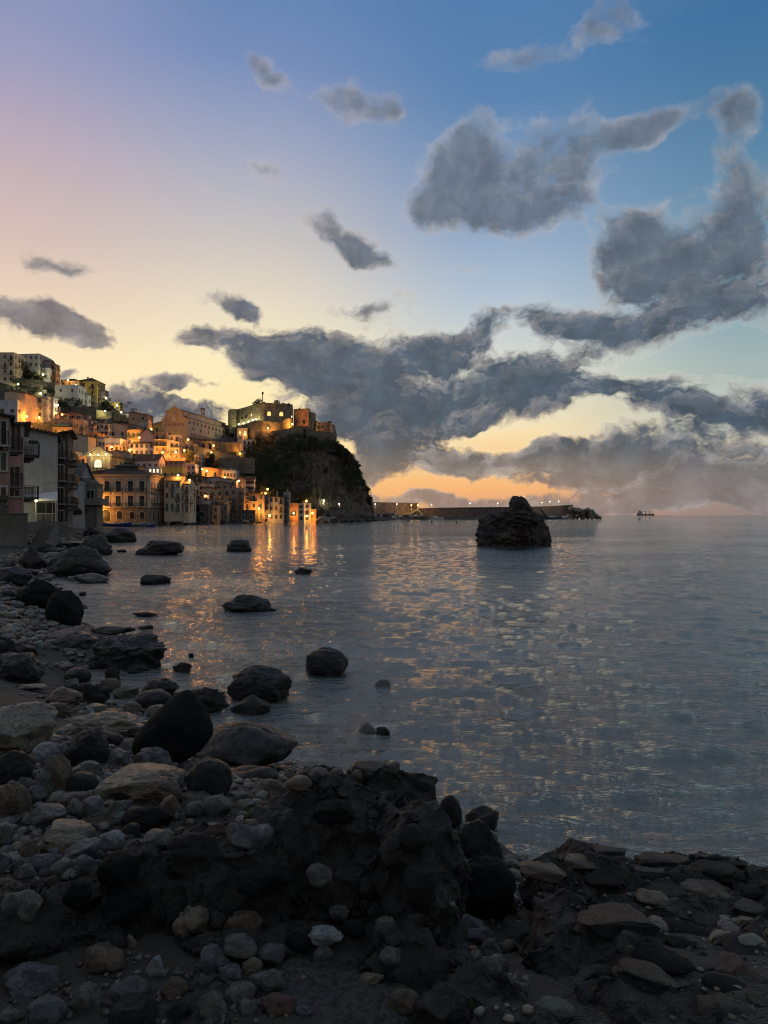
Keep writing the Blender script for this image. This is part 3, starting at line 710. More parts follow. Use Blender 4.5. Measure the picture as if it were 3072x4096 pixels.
    # roof clutter
    if extra:
        for e in extra.split():
            c=MB()
            if e=='tank': cx=rs.uniform(.3,.7)*w; c.tube((cx-.7,dep*.5,h+.7),(cx+.7,dep*.5,h+.7),.5,.5,12); c.box(cx-.5,cx-.4,dep*.5-.4,dep*.5+.4,h,h+.3); c.box(cx+.4,cx+.5,dep*.5-.4,dep*.5+.4,h,h+.3); c.build('water_tank',M['tank'],ro)
            if e=='dish': cx=rs.uniform(.2,.8)*w; c.tube((cx,1,h-.1),(cx,1,h+1),.03,.03,5); c.tube((cx,1,h+1),(cx+.05,.85,h+1.06),.15,.42,12); c.build('satellite_dish',M['frame'],ro)
            if e=='rail':
                n=int(w/.35)
                for i in range(n+1): c.box(w*i/n-.015,w*i/n+.015,.02,.05,h+.35,h+1.2)
                c.box(0,w,.015,.055,h+1.2,h+1.25); c.build('roof_railing',M['frame'],ro)
            if e=='wash':
                for i in range(4): cx=w*(.2+.17*i); c.box(cx-.3,cx+.3,-.95,-.93,h*.42,h*.42+rs.uniform(.7,1.2))
                c.tube((w*.1,-.94,h*.42+1.2),(w*.9,-.94,h*.42+1.2),.015,.015,4); c.build('laundry',M['cloth_w'],root)
            if e=='awn': c.add([(w*.1,-1.3,h*.62),(w*.9,-1.3,h*.62),(w*.9,0,h*.75),(w*.1,0,h*.75)],[(0,1,2,3)]); c.add([(w*.1,-1.3,h*.56),(w*.9,-1.3,h*.56),(w*.9,-1.3,h*.62),(w*.1,-1.3,h*.62)],[(0,1,2,3)]); c.build('awning',M['cloth_g'],root)
            if e=='perg':
                for i in range(2):
                    for jy in (.3,dep*.6): c.box(w*.1+i*w*.7,w*.1+i*w*.7+.12,jy,jy+.12,h,h+2.3)
                for i in range(7): c.box(w*.06,w*.86,.2+i*dep*.1,.28+i*dep*.1,h+2.3,h+2.4)
                c.build('pergola',M['wood'],ro)
    return root
def H(z,X0,X1,Xs,Yt,Yb,col,roof,label,**k):
    a,b=zp(z,X0,Yt); c,e=zp(z,X1,Yb); s=zp(z,Xs,0)[0] if Xs else None
    return house(a,c,s,b,e,col,roof,label,**k)
# --- zoom frame 1: hilltop and upper left
H(1,-60,183,0,205,600,'cream','flat','cream three-storey block with two balconies, leftmost on the hilltop',balc=.5,cols=3,dep=12)
H(1,225,515,0,215,410,'pale','sl','large pale grey block with a slanting parapet on the hilltop',cols=4,rows=2,rise=.03,sh='b',dep=12,chim=False,over=.1,winw=.8)
H(1,192,352,0,385,560,'darkstone','flat','dark stone wing below the pale grey hilltop block',win='none')
H(1,360,655,0,412,590,'white','flat','low white house with a lit lamp by its door, under the pale block',cols=3,rows=1,sh='nb',dep=6)
H(1,520,655,0,320,470,'slate','gs','grey gabled house behind the white house with the lamp',cols=1)
H(1,655,738,0,350,605,'tan','sr','narrow tan tower house with a balcony at the edge of the hilltop',balc=.7,cols=1,rise=.08)
H(1,800,1045,0,570,750,'ochre','hip','low ochre wing with a lit doorway on the hilltop villa terrace',tilem='tile_dark',cols=3,sh='b',dep=7)
H(1,1045,1283,1300,570,780,'yellow','hip','large yellow villa with a hipped roof and arched windows on the hilltop',tilem='tile_dark',cols=2,rows=2,arch=1,sh='n',balc=.4,dep=10,rise=.25)
H(1,725,1035,0,640,872,'white','flat','white house with red shutters below the yellow villa',cols=2,rows=2,sh='r',extra='rail',chim=False)
H(1,1040,1158,0,770,890,'white','flat','small white two-storey house right of the house with red shutters',cols=1,extra='rail')
H(1,1280,1392,0,705,795,'dark','flat','small dark house on the ridge right of the yellow villa')
H(1,1300,1420,0,795,860,'cream','flat','tiny cream house on the ridge with a white lamp beside it',cols=1)
H(1,1470,1586,0,872,980,'yellow','flat','small yellow house lit by a white lamp at the end of the ridge terrace',cols=2,sh='n')
H(1,1395,1470,0,850,930,'white','flat','small white house between the two ridge lamps',cols=1)
H(1,-40,228,0,840,1065,'bluegrey','flat','blue-grey house with tall twin windows and a railed roof terrace at the left edge',cols=2,rows=1,extra='rail',winw=1.5)
H(1,60,335,0,745,1080,'peach','gfl','peach house with a big blank gable wall lit orange from below',win='none',rise=.13)
H(1,335,430,0,840,1075,'beige','flat','narrow beige house with balconies against the blank peach gable',balc=.8,cols=1,extra='awn')
H(1,425,562,0,800,1075,'grey','sr','grey house with hanging washing left of the shuttered row',balc=.6,cols=2,extra='wash',rise=.05)
H(1,562,630,0,790,1082,'pale','flat','pale slim row house with three shuttered floors',cols=1,rows=3,sh='g')
H(1,630,705,0,805,1085,'bluegrey','flat','blue-grey row house at the right end of the shuttered row',cols=1,rows=3,sh='b')
H(1,705,780,0,965,1080,'orange','sr','small orange house glowing in lamplight under the dark bushes',cols=1)
H(1,780,905,0,995,1085,'ochre','sr','low ochre house with a brown tiled roof next to the glowing orange one',cols=2)
H(1,905,1085,0,985,1120,'darkpink','sr','dark pink house with a wide dark opening below the terrace bushes',rise=.12,cols=2,sh='n',winw=1.8)
H(1,1085,1160,0,1040,1130,'pink','flat','small faded pink annexe right of the dark pink house',cols=1)
H(1,692,965,0,1085,1300,'brown','flat','brown house with a green awning over its balcony',balc=.7,cols=3,extra='awn perg')
H(1,965,1105,0,1100,1275,'grey','flat','grey house with white sheets hung beside its balcony',balc=.8,cols=2,extra='wash')
H(1,1105,1252,0,1170,1275,'rose','gs','rose house with a patchy pink wall under a brown roof',cols=2)
H(1,1160,1280,0,1100,1180,'white','sr','white house with a small window, tucked under the tall stone terrace',cols=2,rise=.06)
H(1,1255,1440,0,1135,1320,'bluegrey','sr','blue-grey house with a tall steel frame on its front',cols=3,balc=.3,rise=.05,winw=1.2)
H(1,1280,1440,0,1085,1150,'slate','gs','slate-roofed low house above the house with the steel frame',cols=3)
H(1,1440,1600,0,1150,1310,'white','sr','white house with a wide top-floor opening left of the beige gable',cols=2,rise=.08,winw=1.4)
H(1,950,1110,0,1255,1330,'cream','flat','low cream terrace house behind the big plain gable',cols=3,rows=1)
H(1,1105,1290,0,1285,1370,'orange','flat','low orange terrace house with tiny windows above the plain gable',cols=3,rows=1,extra='tank')
H(1,840,1170,0,1310,1590,'beige','gfl','big plain beige house with a windowless gable wall',win='none',rise=.12,dep=7,tilem='tile_dark')
H(1,1170,1292,0,1435,1600,'white','sr','white house with potted plants against the plain beige gable',cols=2,balc=.4,arch=.5,rise=.1)
H(1,1290,1440,0,1330,1440,'grey','flat','grey house with an overgrown dark roof terrace',cols=2,extra='perg')
H(1,1385,1590,0,1350,1510,'white','flat','white house with tall arched windows above a glowing wall',cols=3,rows=1,arch=1,sh='n',extra='rail')
H(1,760,1000,0,1540,1680,'orange','sr','lamplit orange house under a sloping dark red roof',rise=.18,cols=3,balc=.4,dep=8)
H(1,1000,1132,0,1590,1850,'peach','flat','peach house with balconies and a street lamp left of the pediment church',cols=2,balc=.6,rows=3)
H(3,820,1000,0,200,470,'peach','flat','brightly lit peach house with shuttered windows, left of the house with the lamp',cols=3,rows=3,balc=.3)
# --- zoom frame 2
H(2,710,962,0,360,560,'brown','gfl','brown gabled house alone on the ridge line with aerials beside it',rise=.14,cols=2,rows=2,sh='n',tilem='tile_dark',dep=8)
H(2,610,850,0,470,600,'pink','sr','dull pink house below the brown ridge house',rise=.2,cols=2,balc=.3)
H(2,845,960,0,470,600,'grey','flat','grey house with flower pots on its terrace under the ridge house',cols=2,balc=.5)
H(2,440,690,0,510,690,'beige','gfl','beige house with a wide dark-rimmed gable in the middle of the slope',rise=.16,cols=2,rows=1,sh='n',dep=7,tilem='tile_dark')
H(2,690,862,0,560,780,'ochre','gs','ochre house with lamplit balconies right of the wide gable',balc=.9,cols=3,rows=2,rise=.12)
H(2,862,1045,0,620,900,'rose','gf','pale rose house with a steep blank gable in the middle of the slope',rise=.38,win='none',tilem='tile_dark',sidew=False)
H(2,1025,1265,0,490,620,'yellow','gf','bright yellow house with a low gable, left of the long church',rise=.16,cols=2,rows=1,tilem='tile_dark',sh='g',dep=8)
H(2,722,1045,0,740,905,'white','hip','neat white two-storey house with a hipped red roof and seven windows',cols=5,rows=2,sh='gn',rise=.2,dep=7)
H(2,1045,1218,0,600,960,'brown','flat','tall brown house with tiered balconies and a glaring lamp at its foot',balc=.9,cols=2,rows=4)
H(2,1218,1256,0,640,960,'pale','flat','very narrow pale strip of a house right of the tall brown one',win='none')
H(2,1256,1382,0,640,960,'mauve','flat','mauve house with balconies and a lamp, right of the pale strip',balc=.9,cols=2,rows=4)
H(2,1150,1265,0,560,640,'dark','flat','dark terrace house under the bright yellow gable',cols=2)
H(2,1265,1350,0,550,660,'white','flat','white house with a satellite dish left of the church front',cols=1,extra='dish',balc=.5)
H(2,1330,1482,0,650,760,'bluegrey','flat','blue-grey house with balconies below the church front',cols=3,balc=.6)
H(2,1378,1582,0,755,900,'peach','flat','peach house lit by a close lamp above the brown blank wall',cols=3,balc=.4,extra='rail')
H(2,1382,1590,0,885,1030,'brown','flat','brown blank-walled house with three humps of parapet',win='none')
H(2,1460,1555,0,690,770,'grey','flat','grey house with a white cloth, just under the church yard wall',cols=2)
H(2,395,580,0,770,860,'peach','flat','low peach house with lamplit arches behind the pediment church',cols=3,rows=1,arch=1,sh='n')
H(2,580,720,0,745,860,'tan','flat','tan house with small balconies above the grey-brown roofs',cols=3,balc=.6)
H(2,490,740,0,870,1010,'beige','gfl','beige gable with a grey-brown roof to the right of the pediment church',rise=.14,cols=1,rows=1,tilem='tile_dark',dep=9)
H(2,735,910,0,885,1020,'grey','sr','grey house under a long brown roof behind the palace pavilion',rise=.06,cols=2)
H(2,805,1110,0,960,1110,'rose','gs','rose house under a red roof with a skylight',rise=.3,cols=4,rows=1,tilem='tile',dep=8,extra='dish')
H(2,975,1120,0,1060,1160,'pale','flat','pale attic house with bright white windows at the palace roof corner',cols=3,rows=1,sh='c')
H(2,1112,1440,0,975,1060,'brown','gs','long brown house under a dark red roof, upper half in shade',rise=.18,cols=5,rows=1,sh='nb',winw=1.0,dep=8)
H(2,1150,1430,0,1064,1230,'yellow','flat','yellow house with dark arches lit by an orange lamp',cols=3,rows=1,arch=1,sh='n',dep=5,over=.1,extra='rail')
H(2,1425,1592,0,1030,1180,'rose','flat','rose house with a white washed upper terrace right of the yellow arches',cols=3,rows=2,sh='bn')
H(2,1185,1400,0,1235,1640,'beige','gs','beige shore house with tall shutters right of the palace',rise=.25,cols=3,rows=3,sh='g',balc=.5,tilem='tile_dark',dep=8,d=206)
H(2,1392,1512,0,1280,1660,'cream','gs','cream shore house with stacked balconies, second right of the palace',rise=.2,cols=2,rows=3,balc=.7,tilem='tile_dark',dep=8,d=208)
# --- zoom frame 4
H(4,255,355,0,895,1110,'slate','flat','tall dark grey house with railed balconies under the tree clump',balc=.9,cols=2,rows=3)
H(4,110,268,0,1080,1180,'rose','flat','rose house with a pair of brown doors in front of the tall grey house',cols=3,rows=1,balc=.5)
H(4,105,245,0,1020,1085,'white','flat','white rooftop room above the rose house with brown doors',cols=2,rows=1)
H(4,150,300,418,1165,1330,'peach','hip','lamplit peach house under a broad white-edged roof',rise=.12,cols=2,rows=2,tilem='tile_grey',balc=.3,arch=.5,over=.8)
H(4,355,585,0,1080,1215,'orange','gfl','bright orange house with a plain wall and one small window',rise=.08,cols=2,rows=1,sh='n')
H(4,600,810,0,1110,1220,'bluegrey','flat','blue-grey terrace house with blue water tanks on its roof',cols=5,rows=1,extra='tank dish rail')
H(4,810,960,0,1130,1210,'grey','sr','low grey house with a shallow brown roof next to the water tanks',rise=.1,cols=3,rows=1)
H(4,420,815,0,1235,1320,'mauve','gfl','wide mauve house with a long low gable in the middle of the shore slope',rise=.13,cols=4,rows=1,sh='n',dep=8,tilem='tile_dark')
H(4,808,912,0,1215,1370,'peach','gf','lamplit peach gable end with one small window',rise=.3,cols=1,rows=2,sh='n')
H(4,912,1050,0,1225,1375,'white','gs','white house with a dark top-floor gallery beside the peach gable',rise=.3,cols=3,rows=2,sh='n',winw=1.3)
H(4,1052,1222,0,1265,1380,'cream','flat','cream house with two arched doors',cols=3,rows=1,arch=.7,sh='n',extra='perg')
H(4,300,482,0,1290,1380,'peach','flat','small peach house with a single square window below the broad roof',cols=2,rows=1)
H(4,540,780,0,1290,1350,'brown','gfl','small brown gable with a dark veranda under the wide mauve house',rise=.2,cols=3,rows=1,sh='n')
H(4,355,640,0,1370,1450,'tan','gfl','tan house with two overlapping low brown roofs',rise=.18,cols=3,rows=1,dep=7)
H(4,640,915,0,1345,1720,'brown','flat','large brown block with four floors of white-edged balconies on the shore',balc=.85,cols=3,rows=4,sh='bn',d=243,tilem='tile_grey')
H(4,912,1185,0,1400,1740,'brown','sr','brown shore house with white shelves and a bright round lamp',balc=.4,cols=3,rows=3,rise=.08,d=247)
H(4,1182,1440,0,1440,1775,'grey','sr','grey shore house with a glowing orange doorway and a turquoise door',balc=.35,cols=4,rows=3,rise=.1,d=250)
H(4,1440,1512,0,1400,1765,'slate','flat','narrow dark shore house with balconies left of the bright orange wall',balc=.9,cols=1,rows=4,d=253)
H(4,1140,1360,0,1395,1450,'peach','sr','low peach house with a red roof behind the grey shore house',rise=.14,cols=3,rows=1)
H(4,1240,1520,0,1300,1400,'rose','sr','rose house with a long dark sloping roof under the cliff',rise=.12,cols=3,rows=1,balc=.4)
H(4,910,1140,0,1385,1430,'orange','sr','narrow orange strip of house between roofs above the brown shore house',rise=.05,win='none')
H(4,-30,76,0,1300,1690,'pale','gs','pale shore house partly behind the cream shore house',rise=.2,cols=1,rows=3,balc=.5,d=214)
H(4,75,182,0,1530,1780,'grey','flat','grey shore house with a glassed balcony over the rocks',balc=.9,cols=1,rows=2,d=212)
H(4,0,100,0,1550,1790,'concrete','flat','low concrete shore building with a pale railing',cols=1,rows=2,balc=.6,d=208,sh='n')
H(4,170,325,0,1420,1700,'stone','sr','windowless rubble stone house with a sloping top near the palace',win='none',rise=.2,d=219)
H(4,300,440,0,1450,1570,'bluegrey','sr','blue-grey house with a bright slanted roof edge near the stone house',rise=.25,cols=2,rows=1,d=226)
H(4,255,440,0,1565,1770,'darkstone','flat','dark stone shore house with one large broken opening',cols=1,rows=1,arch=1,sh='n',d=219,winw=2.6)
H(4,385,445,0,1440,1580,'peach','flat','thin peach house squeezed behind the dark stone shore house',cols=1,rows=2,d=230)
H(4,430,572,0,1580,1775,'orange','flat','salmon orange shore house with two small dark windows',cols=2,rows=2,sh='n',d=224)
H(4,445,660,0,1420,1600,'slate','sr','slate grey house with roof terraces above the salmon shore house',rise=.12,cols=3,rows=2,balc=.5,d=233)
H(4,572,690,0,1560,1775,'concrete','flat','concrete shore house with a white door between the salmon house and the brown block',cols=2,rows=2,balc=.4,d=229)
H(4,640,1060,0,1640,1790,'darkstone','flat','dark rubble basement wall under the large brown block',cols=4,rows=1,arch=.6,sh='n',d=241,name='basement_house')
# --- zoom frame 5
H(5,700,870,0,1160,1240,'brown','flat','brown terrace house with white shelves under the cliff',cols=4,rows=1,balc=.5,extra='perg rail')
H(5,655,718,0,1105,1180,'dark','flat','dark glazed veranda house under the cliff',cols=1)
H(5,695,775,0,1225,1330,'white','flat','white house above the bright orange wall',cols=2,rows=1,sh='n')
H(5,700,808,0,1290,1470,'orange','flat','shore house with a tall bright orange wall and a wide window on top',rows=1,cols=1,sh='n',d=262,winw=2.2)
H(5,808,880,0,1290,1468,'white','flat','white shore house with an arched window between two balconied fronts',cols=1,rows=3,arch=.8,sh='n',d=265,balc=.4)
H(5,775,905,0,1255,1340,'pink','sr','pink house with a red roof behind the white arched-window house',rise=.1,cols=3,rows=1)
H(5,878,942,0,1290,1465,'pale','flat','pale shore house with balconies left of the lamplit orange corner',balc=.9,cols=1,rows=3,d=268)
H(5,875,940,1020,1245,1330,'peach','gf','peach gable end with a red roof near the end of the shore row',rise=.35,cols=1,rows=1,sidew=False)
H(5,930,1005,0,1355,1470,'orange','flat','low orange corner house glowing under a round lamp at the water',win='none',d=270,chim=False)
H(5,1010,1095,0,1235,1390,'white','hip','white three-storey house under a red roof, last at the right end of the village',cols=2,rows=3,sh='gn',rise=.25)
H(5,1000,1110,0,1385,1470,'darkstone','flat','dark rubble sea wall house at the right end of the village',win='none',d=276)
H(5,940,1015,0,1240,1360,'rose','gs','rose house under a red roof, second from the right end of the village',rise=.3,cols=2,rows=2,sh='n')
H(5,470,600,0,1165,1230,'cream','flat','cream house with a lamp in its arched doorway beneath the rose house',cols=3,rows=1,arch=.5,sh='n')
H(5,1160,1310,0,1335,1420,'darkstone','flat','low dark stone building on the rocks beneath the castle headland',cols=4,rows=1,sh='n',d=300)
# fillers on the slope, partly hidden
H(2,300,420,0,700,800,'pale','flat','pale house half hidden above the pediment church ridge',cols=2)
H(2,60,300,0,610,700,'orange','flat','orange house with a shaded terrace left of the wide beige gable',cols=4,rows=1,extra='rail')
H(2,590,740,0,700,790,'bluegrey','flat','blue-grey house with green shutters below the wide beige gable',cols=3,rows=1,sh='g')
H(4,560,720,0,1215,1260,'cream','flat','narrow cream strip of house under the water tanks',cols=3,rows=1)
H(4,30,130,0,1180,1260,'ochre','flat','ochre house behind the broad white-edged roof',cols=2,rows=1)
H(4,420,560,0,1385,1420,'slate','gs','low slate roof among the shore roofs',cols=2,rows=1)
H(5,400,480,0,1095,1150,'white','flat','white terrace house in front of the headland foot',cols=2,rows=1)
H(5,560,700,0,1235,1330,'grey','flat','grey balconied house behind the narrow dark shore house',cols=3,rows=2,balc=.6)
# --- walls and terraces
def wall_run(name,pts,col,label,thick=1.0,cat='retaining wall',kindname=None,sink=2.5,arches=()):
    """pts: (px, py_top, py_bottom, distance)"""
    m=MB(); T=[at(a,b,d) for a,b,c,d in pts]; B=[at(a,c,d) for a,b,c,d in pts]
    o0=B[0].copy(); root=empty(name,o0) if arches else None; n=len(pts); vs=[]
    for i in range(n):
        b=B[i]-o0; t_=T[i]-o0; vs+= [(b.x,b.y,b.z-sink),(t_.x,t_.y,t_.z),(t_.x,t_.y+thick,t_.z),(b.x,b.y+thick,b.z-sink)]
    fs=[]
    for i in range(n-1):
        a=4*i; b=a+4
        for q in range(4): r=(q+1)%4; fs.append((a+q,b+q,b+r,a+r))
    fs=[tuple(reversed(f)) for f in fs]+[(0,1,2,3),(4*n-1,4*n-2,4*n-3,4*n-4)]
    m.add(vs,fs)
    if arches:
        m.build('masonry',M[col],root); tag(root,label,cat)
        for (px,py,w,h) in arches:
            d=float(np.interp(px,[p[0] for p in pts],[p[3] for p in pts])); q=at(px,py,d)-o0
            link('arch_opening',arch_mesh(w,h,'n',col),root,(q.x,q.y-.12,q.z))
        return root
    o=m.build(name,M[col],None,o0); tag(o,label,cat); return o
def WZ(z,pts,*a,**k): return wall_run('retaining_wall',[(*zp(z,X,Yt),zp(z,X,Yb)[1],d) if d else (*zp(z,X,Yt),zp(z,X,Yb)[1],hill_d(*zp(z,X,Yb))-.6) for X,Yt,Yb,d in pts],*a,**k)
WZ(1,[(1040,705,870,0),(1160,740,880,0),(1300,800,900,0),(1450,880,960,0),(1650,1030,1090,0)],'terrace','long sloping stone parapet falling away right of the yellow villa')
WZ(1,[(1275,960,1090,0),(1480,985,1110,0)],'castle','stone terrace wall lit yellow-green by a white lamp')
WZ(1,[(1480,950,1100,0),(1560,1000,1115,0),(1680,1060,1130,0),(1990,1130,1180,0)],'terrace','dark stone terrace wall right of the lit one')
WZ(1,[(940,900,985,0),(1275,940,1100,0)],'terrace','mossy terrace wall under the dark bushes')
WZ(1,[(190,560,600,0),(420,545,640,0),(700,600,700,0)],'terrace','rough terrace wall under the low white hilltop house')
WZ(1,[(-60,640,700,0),(120,690,760,0),(400,720,780,0)],'terrace','terrace wall at the left edge above the peach gable')
wall_run('retaining_wall',[(745,1757,1835,300),(800,1762,1838,306),(900,1768,1842,318),(970,1773,1848,330)],'stone','tall stone wall with dark arches carrying the long church yard',arches=[(810,1792,1.8,2.0),(836,1800,2.2,3.0),(862,1792,2.2,1.6),(822,1826,2.2,2.6),(772,1786,1.4,2.6)],thick=2,cat='arcade wall')
wall_run('retaining_wall',[(775,1782,1800,294),(850,1800,1818,296),(960,1826,1840,300)],'concrete','thin sloping ramp parapet crossing below the arcade wall',thick=.4)
wall_run('retaining_wall',[(875,1832,1862,290),(950,1831,1868,292),(1018,1831,1872,296)],'terrace','straight terrace parapet between the church ramp and the headland',thick=1)
wall_run('retaining_wall',[(1022,1810,1838,318),(1026,1790,1838,319)],'concrete','white sign panel wall post at the terrace end',thick=.5) if False else None
H(4,828,960,0,545,650,'cream','flat','small cream gatehouse with a lit opening below the castle wall',cols=2,rows=1,sh='ln',d=330)
H(4,895,1065,0,700,850,'pale','flat','pale flat-roofed building with a cornice right of the long church',cols=3,rows=2,sh='n',d=322,over=.3)
H(4,825,900,0,650,760,'mauve','flat','mauve annexe between the long church and the pale flat-roofed building',cols=1,rows=2,d=328)
# ================================================================ palace on the shore
def palace():
    d=198; k=d/F; px0,px1=322,601; w=(px1-px0)*k; h=13.2; dep=12.9
    root=empty('palace',at(px0,2088,d)); tag(root,'peach-coloured three-storey palace with tall balcony windows standing at the water','palace')
    m=MB(); m.box(0,w,0,dep,4.2,h); m.build('wall',M['palace'],root)
    m=MB(); m.box(-.12,w+.12,-.12,dep,-3,4.0); m.build('ground_floor_wall',M['stone'],root)
    m=MB()
    for z,hh,o in ((4.0,.3,.22),(8.1,.18,.12),(h-.9,.16,.12),(h-.35,.45,.5)): m.box(-o,w+o,-o,dep,z,z+hh)
    for x in (-.05,w-.55): m.box(x,x+.6,-.08,-.001,4.3,h-.92)
    m.build('cornice',M['beige'],root)
    cols=[x0*500/1659*k-(322-300)*k for x0 in (235,425,575,738,888)]
    for z in (4.35,8.45):
        for x in cols:
            f=MB(); 
            f.box(-.95,.95,-.1,-.005,2.95,3.15); f.box(-1.1,1.1,-.3,-.005,3.45,3.62); f.box(-.95,-.7,-.1,-.005,0,2.95); f.box(.7,.95,-.1,-.005,0,2.95)
            wf=f.build('window',M['beige'],root,(x,0,z))
            p=MB(); p.box(-.69,.69,-.03,-.004,.02,2.94,0); p.box(-.05,.05,-.06,-.031,.02,2.94,1); p.box(-.69,-.06,-.06,-.031,1.9,1.97,1); p.box(.06,.69,-.06,-.031,1.9,1.97,1)
            for i in range(9): p.box(-.66,-.08,-.045,-.031,.15+i*.19,.25+i*.19,1); p.box(.08,.66,-.045,-.031,.15+i*.19,.25+i*.19,1)
            p.build('shutter',[M['glass'],M['shut_g']],wf)
            balcony(root,x,z-.05,2.5,'f',w,.85,'beige',.16)
    for z in (4.35,8.45):
        for j in range(5):
            y=1.3+j*2.55; link('window',win_mesh(1.0,2.5,'g','beige'),root,(w+.004,y,z+.2),(0,0,R(90)))
            balcony(root,y,z,1.9,'s',w,.7,'beige',.2)
    for x,ww,hh in ((1.4,1.4,2.0),(4.2,1.5,2.3),(7.2,2.2,3.2),(10.9,1.5,2.2),(14.4,1.3,2.0),(17.2,1.3,2.0)):
        link('arched_doorway',arch_mesh(ww,hh,'n','beige'),root,(x,-.13,.3 if ww>2 else .9))
    for y in (2.5,6.5,10.5): link('arched_doorway',arch_mesh(1.4,2.2,'n','beige'),root,(w+.13,y,.6),(0,0,R(90)))
    for x in (.35,w-.9): 
        m=MB(); m.tube((x,-.2,.5),(x,-.2,h-.5),.06,.06,6); m.build('drain_pipe',M['iron'],root)
    r=MB(); q=dep/2; o=.9; rh=2.3
    r.add([(-o,-o,h+.1),(w+o,-o,h+.1),(w+o,dep+o,h+.1),(-o,dep+o,h+.1),(q,dep/2,h+rh),(w-q,dep/2,h+rh)],[(0,1,5,4),(1,2,5),(2,3,4,5),(3,0,4),(3,2,1,0)])
    r.box(-o,w+o,-o,dep+o,h-.1+.2,h+.097)
    ro=r.build('roof',M['tile_dark'],root)
    x0,x1=8.0,14.5; m=MB(); m.box(x0,x1,4.6,8.6,h+1.4,h+2.7); m.build('roof_pavilion',M['dark'],root)
    m=MB(); m.add([(x0-1,3.6,h+2.6),(x1+1,3.6,h+2.6),(x1+1,9.6,h+2.6),(x0-1,9.6,h+2.6),(x0+2.2,6.6,h+3.6),(x1-2.2,6.6,h+3.6)],[(0,1,5,4),(1,2,5),(2,3,4,5),(3,0,4),(3,2,1,0)]); m.box(x0+2,x1-2,6,7.2,h+3.4,h+3.9); m.build('pavilion_roof',M['tile_dark'],root)
    m=MB()
    for x in (3.2,5.8): m.box(x,x+.12,.8,.92,h+.3,h+1.9); m.box(x,x+.12,2.8,2.92,h+.3,h+1.9)
    m.box(3.0,6.1,.6,3.1,h+1.9,h+2.05)
    for z in (.9,1.3): m.box(3.2,5.9,.82,.88,h+z,h+z+.05)
    m.build('roof_pergola',M['wood'],root)
    return root
PALACE=palace()
# ================================================================ church with the lit pediment
def pediment_church():
    px0,px1=339,444.6; d=252; k=d/F; w=(px1-px0)*k; h=(1905-1823)*k; dep=20; rh=w*.27
    root=empty('pediment_church',at(px0,1905,d)); tag(root,'small church with a lit triangular pediment, round emblem and glowing arched window','church')
    m=MB(); m.yprism([(0,-3),(w,-3),(w,h),(w/2,h+rh),(0,h)],0,dep); m.build('wall',M['ochre'],root)
    m=MB(); m.yprism([(-.3,h-.25),(w+.3,h-.25),(w+.3,h+.05),(-.3,h+.05)],-.45,-.002)
    for s in (0,1):
        a=[(-.4,h+.05),(w/2,h+rh+.25),(w/2,h+rh+.6),(-.75,h+.1)]
        if s: a=[(w-x,z) for x,z in a][::-1]
        m.yprism(a,-.45 if s else -.449,-.002)
    for x in (.3,w-.9,2.2,w-2.8): m.box(x,x+.6,-.18,-.002,0,h-.26)
    m.build('pediment',M['cream'],root)
    m=MB(); n=16
    m.tube((w/2,-.02,h+rh*.38),(w/2,-.2,h+rh*.38),.75,.75,n); m.build('round_emblem',M['tan'],root)
    g=MB(); 
    for i in range(8): 
        a=i*math.pi/4; g.box(w/2+.4*math.cos(a)-.1,w/2+.4*math.cos(a)+.1,-.25,-.201,h+rh*.38+.4*math.sin(a)-.1,h+rh*.38+.4*math.sin(a)+.1)
    g.build('emblem_relief',M['dark'],root)
    link('arched_window',arch_mesh(2.5,3.1,'c','cream'),root,(w/2,-.02,h-4.4))
    m=MB(); m.box(w/2-.04,w/2+.04,-.12,-.06,h-4.4,h-1.4); m.box(w/2-1.2,w/2+1.2,-.12,-.06,h-2.95,h-2.87)
    for x in (-.65,.6): m.box(w/2+x,w/2+x+.06,-.12,-.06,h-4.4,h-2.0)
    m.build('window_bars',M['iron'],root)
    r=MB(); o=.5
    for s in (0,1):
        v=[(-o,.2,h-o*.5),(w/2,.2,h+rh),(w/2,dep+o,h+rh),(-o,dep+o,h-o*.5)]
        if s: v=[(w-x,y,z) for x,y,z in v][::-1]
        r.add([(x,y,z+.02) for x,y,z in v]+[(x,y,z+.22) for x,y,z in v],[(3,2,1,0),(4,5,6,7),(0,1,5,4),(1,2,6,5),(2,3,7,6),(3,0,4,7)])
    r.build('roof',M['tile_dark'],root)
    for y in (4,9,14): link('window',win_mesh(.9,1.5,'n','frame'),root,(w+.004,y,h-2.6),(0,0,R(90)))
pediment_church()
